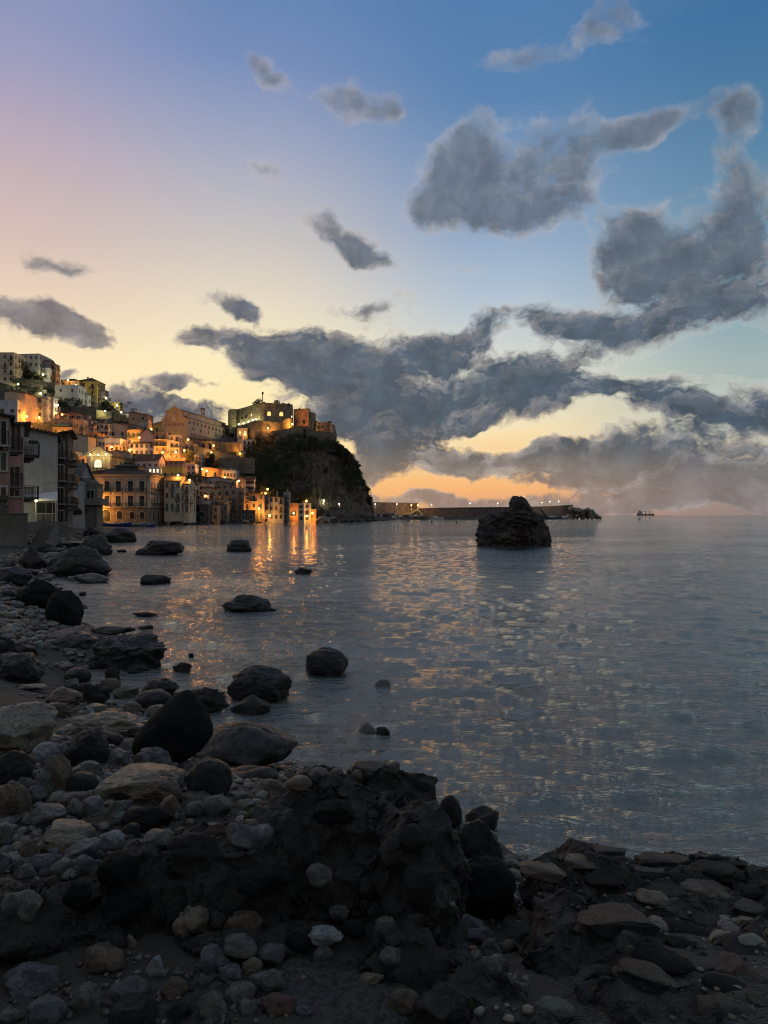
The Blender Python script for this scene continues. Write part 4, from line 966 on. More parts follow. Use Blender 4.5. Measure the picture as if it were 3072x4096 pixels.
# ================================================================ long church
def long_church():
    root=empty('long_church',at(748,1744,310),math.atan2(.979,.203)); tag(root,'long mauve church with rows of small twin windows and a belfry on the skyline','church')
    L=54; Wd=12; h1=8.0; h2=11.0
    m=MB(); m.box(0,L*.80,0,Wd,-4,h1); m.box(L*.8+.01,L,0,Wd,-4,h2-1.2); m.box(0.005,L*.8,1.6,Wd-1.6,h1+.004,h2); m.build('wall',M['mauve'],root)
    m=MB()
    for z,o in ((h1-.05,.25),(5.0,.08),(0.0,.12)): m.box(-.05,L*.8,-o,-.002,z,z+.25)
    m.box(-.05,L*.8,1.4,1.598,h2-.3,h2-.05)
    for i in range(7): x=i*L*.8/6; m.box(x-.25,x+.25,-.14,-.002,-1,5.0)
    m.box(L-.5,L+.06,-.16,-.002,-1,h2-1.3)
    m.build('cornice',M['rose'],root)
    r=MB(); 
    r.add([(-.3,1.2,h2),(L*.8,1.2,h2),(L*.8,Wd-1.2,h2),(-.3,Wd-1.2,h2),(-.3,Wd/2,h2+1.7),(L*.8,Wd/2,h2+1.7)],[(0,1,5,4),(3,4,5,2),(0,4,3),(1,2,5),(3,2,1,0)])
    r.add([(-.3,-.35,h1+.03),(L*.8,-.35,h1+.03),(L*.8,1.59,h1+.9),(-.3,1.59,h1+.9)],[(0,1,2,3)])
    r.add([(L*.8-.3,-.4,h2-1.18),(L+.4,-.4,h2-1.18),(L+.4,Wd+.4,h2-1.18),(L*.8-.3,Wd+.4,h2-1.18),(L*.8-.3,Wd/2,h2+.6),(L-4,Wd/2,h2+.6)],[(0,1,5,4),(1,2,5),(2,3,4,5),(0,4,3),(3,2,1,0)])
    r.build('roof',M['tile'],root)
    tw=MB(); 
    for s in (-.42,.42): tw.box(s-.28,s+.28,-.05,0,0,1.5,1); tw.box(s-.33,s+.33,-.04,0,-.12,0,0)
    tw=tw.mesh('window',[M['rose'],M['glass']])
    for i in range(11): link('window',tw,root,(2.4+i*L*.8/11.3,-.003,5.5))
    for i in range(5): link('window',tw,root,(5.2+i*L*.8/5.4,-.003,3.0))
    for i in range(3): link('window',win_mesh(.7,1.8,'n','rose'),root,(L*.84+i*2.6,-.003,4.6))
    for i in range(5): link('small_window',win_mesh(.5,.7,'n','rose'),root,(4+i*9,1.597,h2-1.5))
    # front gable, at the near-left end
    f=MB(); 
    f.add([(-.35,-.02,-4),(-.35,Wd,-4),(-.35,Wd,h1-.5),(-.35,Wd-2.4,h1+.8),(-.35,Wd-2.4,h2-.2),(-.35,Wd/2,h2+2.2),(-.35,2.0,h2-.2),(-.35,2.0,h1+.8),(-.35,-.02,h1-.3)]+[(-.01,y,z) for y,z in [(-.02,-4),(Wd,-4),(Wd,h1-.5),(Wd-2.4,h1+.8),(Wd-2.4,h2-.2),(Wd/2,h2+2.2),(2.0,h2-.2),(2.0,h1+.8),(-.02,h1-.3)]],
      [tuple(range(9)),tuple(range(17,8,-1))]+[(i,9+i,9+(i+1)%9,(i+1)%9) for i in range(9)])
    f.build('gable_front',M['ochre' if 0 else 'tan'],root)
    c=MB(); c.box(-.75,-.36,Wd-2.6,Wd+.2,h1+.6,h1+.85); 
    for (ya,za,yb,zb) in ((Wd-2.2,h2-.3,Wd/2,h2+2.1),(Wd/2,h2+2.1,1.8,h2-.3)): c.tube((-.4,ya,za),(-.4,yb,zb),.18,.18,6)
    c.tube((-.3,Wd/2,h2+2.1),(-.3,Wd/2,h2+3.4),.22,.1,6); c.ball((-.3,Wd/2,h2+3.5),.25); c.build('gable_moulding',M['beige'],root)
    c=MB(); c.box(-.5,-.36,Wd/2-.9,Wd/2+.9,h1-1.5,h1+1.6); c.build('relief_panel',M['beige'],root)
    c=MB(); c.box(-.6,-.51,Wd/2-.35,Wd/2+.35,h1-1.1,h1+1.1); c.build('relief_figure',M['cream'],root)
    for i in range(8): 
        me=win_mesh(.5,1.3,'n','rose'); link('slit_window',me,root,(-.37,1.6+i*1.2,h1-3.6),(0,0,R(-90)))
    # belfry
    b=MB(); x=27.5; y=Wd/2; z0=h2+1.2
    b.yprism([(x-1.35,z0),(x+1.35,z0),(x+1.05,z0+3.6),(x-1.05,z0+3.6)],y-.5,y+.5); be=b.build('belfry',M['rose'],root)
    b=MB(); b.yprism([(x-1.6,z0+3.61),(x+1.6,z0+3.61),(x,z0+4.3)],y-.8,y+.8); b.build('belfry_roof',M['tile'],be)
    for ax,az_ in ((-.45,.7),(.45,.7),(0,2.0)): link('bell_opening',arch_mesh(.65,1.1,'n','rose'),be,(x+ax,y-.505,z0+az_))
    rl=MB(); n=100
    for i in range(n+1): rl.box(L*i/n-.04,L*i/n+.04,-1.7,-1.62,-.3,1.2)
    rl.box(0,L,-1.7,-1.62,1.2,1.27); rl.box(0,L,-1.9,-1.5,-1.2,-.3); rl.build('yard_railing',M['iron'],root)
long_church()
# ================================================================ castle
def castle():
    def Z5(X,Y): return zp(5,X,Y)
    base=at(*Z5(390,400),330); root=empty('castle',base); tag(root,'floodlit medieval castle with bastions and lit arched windows on top of the headland','castle')
    def run(name,pts,mat,thick,sink=3,topback=0):
        m=MB(); vs=[]; n=len(pts)
        for X,Yt,Yb,d in pts:
            (a,b),(_,c)=Z5(X,Yt),Z5(X,Yb); t_=at(a,b,d)-base; q=at(a,c,d)-base
            r=Vector(((a-CX)/F,1,0)).normalized()*thick
            vs+=[(q.x,q.y,q.z-sink),(t_.x,t_.y,t_.z),(t_.x+r.x,t_.y+r.y,t_.z+topback),(q.x+r.x,q.y+r.y,q.z-sink)]
        fs=[]
        for i in range(n-1):
            a=4*i;b=a+4
            for q in range(4): r_=(q+1)%4; fs.append((b+q,a+q,a+r_,b+r_))
        fs+=[(3,2,1,0),(4*n-4,4*n-3,4*n-2,4*n-1)]
        m.add(vs,[tuple(reversed(f)) for f in fs]); return m.build(name,M[mat],root)
    run('left_bastion',[(33,262,440,349),(50,237,440,345),(122,236,440,345),(124,243,440,346)],'castle',9)
    jag=lambda pts:[(X,Yt+random.Random(int(X*3)).uniform(-3,3),Yb,d) for X,Yt,Yb,d in pts]
    run('main_wall',jag([(116,244,450,349),(131,240,450,348),(180,228,440,344),(240,210,420,340),(300,190,405,336),(335,176,400,333),(380,166,395,330),(430,166,395,329.5),(480,169,395,330),(540,171,392,330),(600,175,390,331),(660,178,380,332),(710,181,370,334),(748,188,360,336),(752,232,360,337)]),'castle',14)
    run('string_course',[(136,252,256,347.3),(240,222,226,339.3),(335,189,193,332.3),(380,180,184,329.3),(480,183,187,329.2),(600,188,192,330.2),(748,201,205,335.2)],'castle',.9,0)
    run('red_tower',jag([(757,237,450,337),(770,238,450,333.5),(850,232,450,332),(925,228,450,331),(940,236,450,333)]),'castle_red',10,4)
    run('round_tower',[(941,262,500,334),(955,274,500,332),(985,280,510,333),(1003,290,510,336)],'castle',9,4)
    run('curtain_wall',[(1000,372,560,333),(1030,376,560,331),(1062,385,560,331)],'castle',8,4)
    run('gun_platform',[(1058,386,500,330),(1100,382,500,329),(1150,380,500,329),(1158,386,500,331)],'castle_red',8,3)
    run('end_bastion',jag([(1150,384,600,330),(1165,390,610,328),(1190,408,610,327),(1212,420,610,328),(1222,450,612,329),(1236,520,614,329)]),'castle',9,3)
    run('lower_rampart',jag([(328,500,600,327),(420,486,600,325),(520,478,600,323),(620,466,600,322),(700,452,600,322),(770,422,600,322),(860,426,605,322),(930,436,610,322),(945,470,615,322),(1060,482,615,322.5),(1140,492,615,323),(1185,500,615,324),(1232,560,618,325)]),'terrace',6,4)
    run('rock_mound',[(100,440,520,340),(150,425,520,338),(230,400,530,334),(300,372,530,330),(350,360,530,327),(420,368,540,326),(520,378,540,325.5),(600,388,540,325.5),(640,365,520,326),(690,342,500,327),(745,345,500,329)],'terrace',10,2,1)
    k=331/F
    def wn(X,Y,w,h,kind,d,arch=True):
        a,b=Z5(X,Y); q=at(a,b,d)-base; link('lit_window' if kind!='n' else 'window',(arch_mesh if arch else win_mesh)(w,h,kind,'castle'),root,(q.x,q.y,q.z-h/2))
    wn(487,288,1.7,2.0,'l',329.7); wn(622,292,1.7,2.0,'l',330.9); wn(293,302,.6,1.3,'l',336); wn(232,318,.8,1.5,'n',340); wn(185,338,.7,1.0,'n',343); wn(735,322,.8,1.0,'c',335.2); wn(872,378,1.2,1.8,'n',331.3); wn(960,378,.8,1.1,'n',331.6,False)
    wn(1083,435,.6,.8,'n',329.2,False); wn(1028,440,.6,1,'n',330.7,False)
    cl=[]
    for X,Y,r in ((320,168,1.0),(345,158,1.2),(370,150,1.6),(383,158,1.3),(555,162,1.1),(575,160,1.4),(640,174,.5),(430,163,.5),(700,178,.5),(1150,378,.5),(1163,384,.6),(820,228,.3),(1010,374,.5)):
        a,b=Z5(X,Y); q=at(a,b,331)-base; cl.append(((q.x,q.y+1,q.z),r,int(90*r),.28,.9))
    q=at(*Z5(368,118),331)-base; cl.append(((q.x,q.y+1,q.z-1.5),.7,50,.25,2.2))
    link('wall_shrubs',leaf_mesh('wall_shrubs',cl,M['leaf'],9),root)
castle()
p=at(*zp(5,415,166),334); m=MB(); hh=(166-40)*.3617*334/F; m.tube((0,0,-1),(0,0,hh*.75),.22,.18,8); m.tube((0,0,hh*.75),(0,0,hh),.08,.03,6); m.tube((0,0,hh*.78),(0,0,hh*.92),.42,.35,8)
for a in (0,2.1,4.2): m.box(math.cos(a)*.45-.08,math.cos(a)*.45+.08,math.sin(a)*.45-.08,math.sin(a)*.45+.08,hh*.72,hh*.9)
tag(m.build('radio_mast',M['iron'],None,p),'thin radio mast standing on the castle roof','mast')
# trees of the village
tree(760,1868,7,3.4,'round dark tree clump between the slate grey house and the terrace parapet',n=22)
tree(838,1872,6,3.2,'dark spreading tree above the orange gable house',n=20)
tree(845,1866,5,2.2,'smaller tree at the left end of the straight terrace parapet')
tree(85,1522,8,4,'big dark bushy tree beside the low white hilltop house',n=22)
tree(70,1545,4,2.6,'low bush under the big hilltop tree',cat='bush')
tree(195,1590,5,2.6,'tree glowing greenish next to a white lamp',mat='leaf2')
tree(258,1640,5,3,'dark bushes left of the stone terrace wall',n=18,cat='bush'); tree(305,1640,5,3,'dark bushes in the middle of the mossy terrace',n=18,cat='bush')
tree(425,1632,3.5,2,'bush on the falling parapet of the ridge',cat='bush'); tree(520,1980,4,2.4,'tree rising among the shore roofs',d=232) if False else None
tree(775,1955,5,2.6,'leafy tree between the cream shore house and the tan roofs',d=234,mat='leaf2')
tree(790,1800,3,1.6,'small shrub at the foot of the arcade wall',mat='leaf2',cat='bush'); tree(1096,1775,5,.9,'slim dark cypress on the castle slope, left one',d=322,slim=2); tree(1218,1760,6,1.1,'slim dark cypress on the castle slope, right one',d=321,slim=2)
tree(1130,1998,5,3.0,'olive-coloured bush behind the cream house with two arched doors',mat='leaf2')
tree(1413,2066,4,1.6,'small tree lit from above by the first harbour lamp',d=330,mat='leaf2'); tree(1455,2068,4,1.6,'small tree lit from above by the second harbour lamp',d=335,mat='leaf2')
# ================================================================ near houses at the left edge
def near_houses():
    # concrete sea wall and steps
    r=MB(); p=at(-90,2222,51); k=51/F
    r.box(0,193*k*.93,0,7,-.6,2.95); r.box(-.05,193*k*.93+.06,-.06,7,2.951,3.05); o=r.build('sea_wall',M['concrete'],None,p,(0,0,R(27))); tag(o,'stained concrete sea wall under the pink house at the left edge','sea wall')
    s=MB(); 
    for i in range(9): s.box(0,1.1,i*.28,(9)*.28+.5,0+i*.22,.22+i*.22-.003)
    o=s.build('stairs',M['concrete'],None,at(106,2205,54)); tag(o,'narrow concrete stairs beside the sea wall','stairs')
    # dark leftmost house
    a=house(-110,22,0,1640,2060,'brown','sr','dark brown house at the very left edge, its roof above a balcony',d=52,cols=2,rows=3,rise=.15,tilem='tile_dark',dep=5,balc=.3,chim=False,sidew=False,seed=3,rz=R(29))
    for z in (2.2,4.9): 
        balcony(a,1.4,z,2.2,'s',a['w'],.9,'concrete',.12); link('window',win_mesh(1.0,2.0,'n','frame'),a,(a['w']+.004,1.4,z+.1),(0,0,R(90)))
    # pink house with two balconies towards the sea
    b=house(10,86,0,1700,2060,'pink','sr','pink house with two iron balconies projecting over the shore',d=60,win='none',rise=-.10,tilem='tile_grey',dep=11,chim=False,over=.55,rz=R(27.5))
    w=b['w']
    for z,y,dp in ((5.3,2.2,1.25),(1.55,2.4,1.2)):
        balcony(b,y,z,3.6,'s',w,dp,'concrete',.12); link('window',win_mesh(1.0,2.2,'b','frame'),b,(w+.004,y,z+.06),(0,0,R(90)))
        link('window',win_mesh(.9,2.1,'b','frame'),b,(w+.004,y+5,z+.06),(0,0,R(90))); balcony(b,y+5,z,2.4,'s',w,.9,'concrete',.12)
    link('door',win_mesh(.7,2.3,'b','frame'),b,(w*.62,-.004,5.35)); link('door',win_mesh(.8,2.5,'b','frame'),b,(w*.55,-.004,1.6))
    m=MB(); m.tube((w-.1,-.08,0),(w-.1,-.08,7.4),.05,.05,6); m.build('drain_pipe',M['frame'],b)
    m=MB()
    for i in range(3): m.ball((w+.5+.25*i,.9,6.4),.14,.14,.12,8,5); m.tube((w+.5+.25*i,.9,6.15),(w+.5+.25*i,.9,6.35),.09,.12,8)
    m.build('plant_pots',M['leaf'],b)
    house(-60,18,0,2000,2062,'darkstone','flat','dark rubble base of the leftmost house above the sea wall',d=51.6,win='none',dep=3,chim=False,rz=R(29))
    # tall grey wall house
    k=85/F; c=house(24,208,0,1696,2088,'grey','sr','tall grey plastered house with one big blank wall and a tiled verge',d=85,win='none',rise=.2,dep=9,over=.5,tilem='tile',chim=False,rz=R(24)); w=c['w']
    m=MB(); m.box(w-1.8,w+.05,-.06,-.003,4.8,h_:=c['h']-.9); m.box(w-.12,w+.08,-.08,-.061,4.8,h_); m.build('pilaster',M['grey'],c)
    m=MB(); 
    n=15
    for i in range(n): 
        x=-.45+i*(w+.9)/n; z=c['h']-w*.2*(x/w)+.0; m.tube((x,-.75,z+.12),(x,.3,z+.18),.17,.17,8)
    m.build('tile_row',M['tile'],c)
    m=MB(); z0=.35+1.9
    m.add([(1.9,-1.9,z0+.55),(w+.1,-1.9,z0+.55),(w+.1,-.01,z0+1.5),(1.9,-.01,z0+1.1)],[(0,1,2,3)]); m.add([(1.9,-1.9,z0+.2),(w+.1,-1.9,z0+.3),(w+.1,-1.9,z0+.55),(1.9,-1.9,z0+.55)],[(0,1,2,3)]); m.build('awning',M['cloth_w'],c)
    m=MB()
    for x in (3.2,w-.15): m.box(x,x+.08,-1.88,-1.8,0,z0+.3)
    for x in (3.3,4.3,5.0): m.box(x,x+.06,-.4,-.34,0,2.35)
    m.box(3.25,w,-.4,-.34,2.35,2.42)
    for i in range(18): m.box(3.3+i*.12,3.32+i*.12,-1.86,-1.84,.1,1.0)
    m.box(3.25,w-.1,-1.88,-1.83,1.0,1.05); m.build('veranda_frame',M['frame'],c)
    m=MB(); m.box(3.35,w-.05,-.33,-.28,.02,2.33); m.build('veranda_glass',M['glass'],c)
    o=MB(); o.box(0,4.6,0,3,-2.6,-.02); t=o.build('terrace_base',M['concrete'],None,at(100,2088,83),(0,0,R(24))); tag(t,'concrete terrace base under the veranda of the tall grey house','terrace')
    # stone house with balconies
    e=house(209,266,0,1740,2108,'darkstone','sr','dark rubble house with stacked balconies, next to the tall grey wall',rz=R(20),d=100,dep=11,rise=-.25,cols=1,rows=4,balc=.9,sh='nb',chim=False,over=.7,tilem='tile_dark'); 
    for z in (2.6,5.6,8.9): balcony(e,2.0,z,2.6,'s',e['w'],1.2,'concrete',.14); link('window',win_mesh(1.0,2.1,'b','frame'),e,(e['w']+.004,2.0,z+.06),(0,0,R(90)))
    # grey weathered house on the rocks
    f=house(267,332,0,1937,2112,'grey','flat','weathered grey shore house with peeling plaster and a dark arch',d=124,dep=6,rz=R(14),cols=1,rows=1,sh='n',arch=1,winw=2.2,chim=False)
    g=house(331,384,0,1940,2108,'concrete','flat','grey cubic shore house with a deep concrete balcony towards the palace',d=126,dep=5,rz=R(10),win='none',chim=False); w=g['w']
    m=MB(); m.box(-.3,w+1.0,-.9,5,3.9,4.15); m.box(-.3,w+1.0,-.9,-.8,4.151,5.1); m.box(w+.9,w+1.0,-.799,5,4.151,5.1); m.build('balcony',M['concrete'],g)
    link('window',win_mesh(1.2,2.2,'n','frame'),g,(w*.55,-.004,4.3)); link('window',win_mesh(1.2,2.2,'n','frame'),g,(w+.004,2,4.3),(0,0,R(90)))
    house(243,312,0,1915,1975,'grey','gs','low house with a weathered tiled roof behind the peeling grey shore house',d=136,rise=.45,cols=2,rows=1,tilem='tile_grey',dep=7)
    house(300,338,0,1925,1980,'white','gf','white gable end behind the grey shore houses',d=137,rise=.35,win='none',tilem='tile_grey',dep=6)
near_houses()
# ================================================================ boats drawn up before the palace
def rowboat(px,py,d,L,mat,label,rz=0,parent=None):
    root=empty('rowing_boat',at(px,py,d),rz); tag(root,label,'boat','wooden boats drawn up before the palace')
    n=13; V=[];sec=7
    for i in range(n):
        u=i/(n-1); x=L*(u-.5); b=.16*L*(math.sin(math.pi*min(1,max(0,u*.96+.02)))**.6)*(1 if u<.5 else .98)*.75; sheer=.75+.42*abs(u-.5)**2*4
        for j in range(sec):
            a=math.pi*j/(sec-1); V.append((x+(.35*(u-.5)*(abs(math.cos(a)))),-b*math.cos(a),sheer-sheer*math.sin(a)**.7))
    Fq=[(i*sec+j,(i+1)*sec+j,(i+1)*sec+j+1,i*sec+j+1) for i in range(n-1) for j in range(sec-1)]
    m=MB(); m.add(V,Fq); m.build('hull',mat,root,smooth=True)
    m=MB(); 
    for i in range(n-1):
        for s in (0,sec-1): a,b=V[i*sec+s],V[(i+1)*sec+s]; m.tube(a,b,.05,.05,5)
    m.build('gunwale',M['cloth_w'],root)
    for x in (-.22,.05,.3): m=MB(); m.box(x*L-.12,x*L+.12,-.1*L,.1*L,.5,.55); m.build('thwart',M['wood'],root)
blue=plain('blue_boat_paint',(.03,.06,.22),.4); teal=plain('pale_blue_boat_paint',(.10,.18,.22),.4)
rowboat(455,2108,158,7.6,blue,'long blue wooden boat with a white gunwale, left of three before the palace')
rowboat(545,2109,160,4.2,teal,'pale blue boat, middle of the three before the palace',.1)
rowboat(590,2111,163,3.2,blue,'small blue boat, right of the three before the palace',.05)
# ================================================================ harbour, breakwater, cars, lamps, ship
def harbour():
    # quay
    m=MB(); pts=[(1290,318,2.4),(1395,360,2.4),(1470,437,2.3),(1700,442,2.3),(2000,470,2.3),(2295,498,2.3)]
    vs=[];n=len(pts)
    for px,d,_ in pts:
        x=(px-CX)/F*d; vs+=[(x,d,-1),(x,d,1.45),(x,d+30,1.45),(x,d+30,-1)]
    fs=[]
    for i in range(n-1):
        a=4*i;b=a+4
        for q in range(3): fs.append((a+q,b+q,b+q+1,a+q+1))
    m.add(vs,[tuple(reversed(f)) for f in fs]); o=m.build('quay',M['quay']); tag(o,'low concrete quay along the harbour','quay',kind='structure')
    def wallseg(name,pts,mat,label,parts=(),cat='breakwater wall'):
        m=MB(); vs=[]; n=len(pts); b0=at(pts[0][0],2066,pts[0][3]); root=empty(name,b0)
        for px,pt,thick,d in pts:
            t_=at(px,pt,d)-b0; vs+=[(t_.x,t_.y,-3),(t_.x,t_.y,t_.z),(t_.x,t_.y+thick,t_.z),(t_.x,t_.y+thick,-3)]
        fs=[]
        for i in range(n-1):
            a=4*i;b=a+4
            for q in range(3): fs.append((a+q+1,b+q+1,b+q,a+q))
        fs+=[(0,1,2,3),(4*n-1,4*n-2,4*n-3,4*n-4)]
        m.add(vs,fs); m.build('wall',M[mat],root)
        c=MB()
        for i in range(n-1):
            a=Vector(vs[4*i+1]); b=Vector(vs[4*i+5]); c.add([a+Vector((0,-.5,-.2)),b+Vector((0,-.5,-.2)),b+Vector((0,1,-.2)),a+Vector((0,1,-.2)),a+Vector((0,-.5,.35)),b+Vector((0,-.5,.35)),b+Vector((0,1,.35)),a+Vector((0,1,.35))],[(0,3,2,1),(4,5,6,7),(0,1,5,4),(1,2,6,5),(2,3,7,6),(3,0,4,7)])
        c.build('coping',M['concrete'],root); tag(root,label,cat); return root
    wallseg('breakwater_wall',[(1470,2010,6,452),(1560,2012,6,455),(1668,2014,6,458),(1672,2016,6,458)],'bwall','tall reddish harbour wall starting at the foot of the headland')
    wallseg('breakwater_wall',[(1672,2035,6,459),(1745,2033,6,462),(1900,2031,6,468),(2110,2029,6,486),(2200,2026,6,498),(2288,2021,6,506),(2291,2021,6,506)],'bwall','long low breakwater wall reaching out behind the sea rock')
    # sloping stair on the wall
    m=MB(); a=at(1632,2060,452); b=at(1668,2035,455); c=at(1698,2060,452)
    for s,e in ((a,b),(b,c)):
        for i in range(10): p=s.lerp(e,i/10); q=s.lerp(e,(i+1)/10); m.box(p.x,q.x,454,455.5,min(p.z,q.z)-.9,max(p.z,q.z)-.0)
    o=m.build('stairway',M['concrete']); tag(o,'stairway going up and down against the harbour wall','stairway')
    m=MB(); a=at(2172,2058,484); b=at(2160,2034,486); m.box(a.x-1,a.x+1,484,485,1.5,1.6); m.tube((a.x+2.4,484,1.5),(b.x,486,b.z),.9,.5,4); o=m.build('ladder_ramp',M['iron']); tag(o,'dark steep ramp against the low breakwater wall right of the sea rock','ramp')
    for px,w,h,l in ((1530,9,2.6,'low white kiosk on the quay before the tall harbour wall'),(1498,12,2.0,'low grey shed on the quay near the headland')):
        r=empty('kiosk',Vector(((px-CX)/F*449,449,1.45))); tag(r,l,'kiosk'); m=MB(); m.box(0,w,0,3,0,h); m.build('wall',M['white' if w<10 else 'grey'],r); m=MB(); m.box(-.3,w+.3,-.4,3.3,h+.003,h+.25); m.build('roof',M['metal'],r)
        for i in range(3): link('window',win_mesh(1.4,1.1,'n','frame'),r,(w*(.2+.3*i),-.004,.9))
harbour()
# cars
def car_meshes(col,name):
    paint=plain(name,col,.3,.2,.1)
    b=MB(); prof=[(-2.1,.35),(-2.15,.75),(-1.3,.92),(-.75,1.42),(.85,1.45),(1.6,.95),(2.1,.85),(2.15,.35)]
    n=len(prof); vs=[]
    for y,ins in ((-.85,0),(.85,0)):
        for x,z in prof: vs.append((x,y*(.82 if z>1.2 else 1),z))
    b.add(vs,[tuple(range(n)),tuple(range(2*n-1,n-1,-1))]+[(i,n+i,n+(i+1)%n,(i+1)%n) for i in range(n)])
    g=MB(); 
    for y in (-1,1):
        v=[(-1.2,y*.852,.95),(1.4,y*.852,.97),(.8,y*.725,1.38),(-.7,y*.725,1.36)]
        g.add(v,[(0,1,2,3)] if y<0 else [(3,2,1,0)])
    g.add([(1.66,-.7,.98),(1.66,.7,.98),(.93,.62,1.42),(.93,-.62,1.42)],[(0,1,2,3)]); g.add([(-1.4,-.7,.96),(-1.4,.7,.96),(-.82,.62,1.40),(-.82,-.62,1.40)],[(3,2,1,0)])
    w=MB(); w.tube((0,-.1,0),(0,.1,0),.33,.33,12)
    l=MB(); l.box(-.03,.03,-.16,.16,-.08,.08)
    return b.mesh('body',paint),g.mesh('windows',M['glass']),w.mesh('wheel',M['iron']),l.mesh('headlight',M['cloth_w'])
CM={'white':car_meshes((.5,.5,.5),'white_car_paint'),'dark':car_meshes((.03,.03,.035),'dark_car_paint'),'silver':car_meshes((.25,.26,.27),'silver_car_paint'),'red':car_meshes((.2,.03,.025),'red_car_paint'),'blue':car_meshes((.04,.07,.14),'blue_car_paint')}
def car(px,colr,rz,label,d=443.5):
    root=empty('parked_car',Vector(((px-CX)/F*d,d,1.46)),rz); tag(root,label,'car','cars parked along the harbour quay')
    b,g,w,l=CM[colr]; link('body',b,root); link('windows',g,root)
    for x in (-1.3,1.35):
        for y in (-.8,.8): link('wheel',w,root,(x,y,.33))
    for y in (-.6,.6): link('headlight',l,root,(2.13,y,.72))
cars=['white','dark','silver','white','dark','blue','silver','dark','white','red','dark','silver','white','dark','white','silver','dark','blue','white','dark','white','red','silver']
rs=random.Random(4); names=[]
ordn=['first','second','third','fourth','fifth','sixth','seventh','eighth']
cnt={}
for i,c in enumerate(cars):
    cnt[c]=cnt.get(c,0)+1; tot=cars.count(c)
    px=1428+i*12.2+rs.uniform(-2,2); dd=441.5+ (i%2)*4 if px>1475 else 400+(px-1428)*.9
    lab=f"{ordn[cnt[c]-1]} {c} car from the left in the row on the quay"
    car(px,c,rs.choice([R(90),R(75),R(10),R(-90)]) ,lab,d=dd)
car(2178,'dark',R(5),'dark car on the quay just right of the sea rock, by the ramp',d=483); car(2205,'white',R(0),'white car on the quay between the sea rock and the breakwater end',d=484)
def harbour_boat(px,d,L,label,mat):
    root=empty('motor_boat',Vector(((px-CX)/F*d,d,0))); tag(root,label,'boat'); 
    m=MB(); n=9; V=[]
    for i in range(n):
        u=i/(n-1); x=L*(u-.5); b=L*.17*(1-max(0,u-.55)**2*4.5); 
        V+=[(x,-b,1.0+u*.35),(x,-b*.6,-.2),(x,b*.6,-.2),(x,b,1.0+u*.35)]
    fs=[(i*4+j,(i+1)*4+j,(i+1)*4+j+1,i*4+j+1) for i in range(n-1) for j in range(3)]+[(i*4+3,(i+1)*4+3,(i+1)*4,i*4) for i in range(n-1)]+[(0,1,2,3)]
    m.add(V,fs); m.build('hull',mat,root)
    m=MB(); m.yprism([(-L*.2,1.05),(L*.18,1.1),(L*.08,2.1),(-L*.18,2.1)],-L*.1,L*.1); m.build('cabin',M['white'],root)
    m=MB(); m.tube((-L*.05,0,2.0),(-L*.05,0,3.6),.05,.03,5); m.build('mast',M['iron'],root)
harbour_boat(1577,436,7,'small dark boat moored at the quay under the car row',M['slate']); harbour_boat(1745,440,9,'white boat moored at the quay right of the car row',M['white']); harbour_boat(1950,461,8,'white boat moored at the quay left of the sea rock',M['white']); harbour_boat(2215,488,12,'blue and white fishing boat moored right of the sea rock',plain('fishing_boat_blue',(.06,.12,.2),.4)); harbour_boat(2260,493,9,'grey boat moored near the breakwater end',M['grey'])
for i,(px,py,l) in enumerate(((1632,2089,'dark buoy floating left of the double lamp reflection'),(1727,2091,'dark buoy floating right of the double lamp reflection'),(1826,2092,'dark buoy floating far left of the sea rock'),(2556,2080,'small buoy floating below the cargo ship'))):
    m=MB(); m.ball((0,0,.1),.38,.38,.45,8,6); m.tube((0,0,.4),(0,0,.9),.06,.04,5); tag(m.build('buoy',M['iron'],None,on_z(px,py)),l,'buoy')
# street lamps on posts
POSTS=[(5,1265,1292,302,'lamp post on the rocks at the foot of the headland, leftmost of the harbour lamps','w'),(5,1420,1298,340,'lamp post at the left end of the parked cars','w'),(5,1535,1300,360,'lamp post before the last trees under the headland','w'),(6,278,187,446,'lamp post at the start of the tall harbour wall','w'),(6,518,187,448,'tall lamp post in the middle of the tall harbour wall','w'),
 (6,678,198,447,'left of the two bright orange lamp posts by the stairway','o'),(6,748,200,448,'right of the two bright orange lamp posts by the stairway','o'),(6,900,190,462,'lamp post on the breakwater just right of the stairway','w'),
 (6,1325,178,468,'lamp post on the breakwater, second from the left of the sea rock','w'),(7,387,176,478,'lamp post on the breakwater just left of the sea rock','w'),(7,873,170,488,'first lamp post right of the sea rock','w'),(7,962,160,494,'second lamp post right of the sea rock','w'),(7,1060,155,499,'third lamp post right of the sea rock','w'),(7,1168,145,503,'unlit lamp post at the end of the breakwater','n')]
def light(name,loc,col,e,rad=.25,parent=None):
    l=bpy.data.lights.new(name,'POINT'); l.color=col; l.energy=e; l.shadow_soft_size=rad; o=bpy.data.objects.new(name,l); COL.objects.link(o); o.location=loc; o.parent=parent; return o
OR=(1,.38,.055); WH=(1,.90,.45); PW=(1,.78,.48)
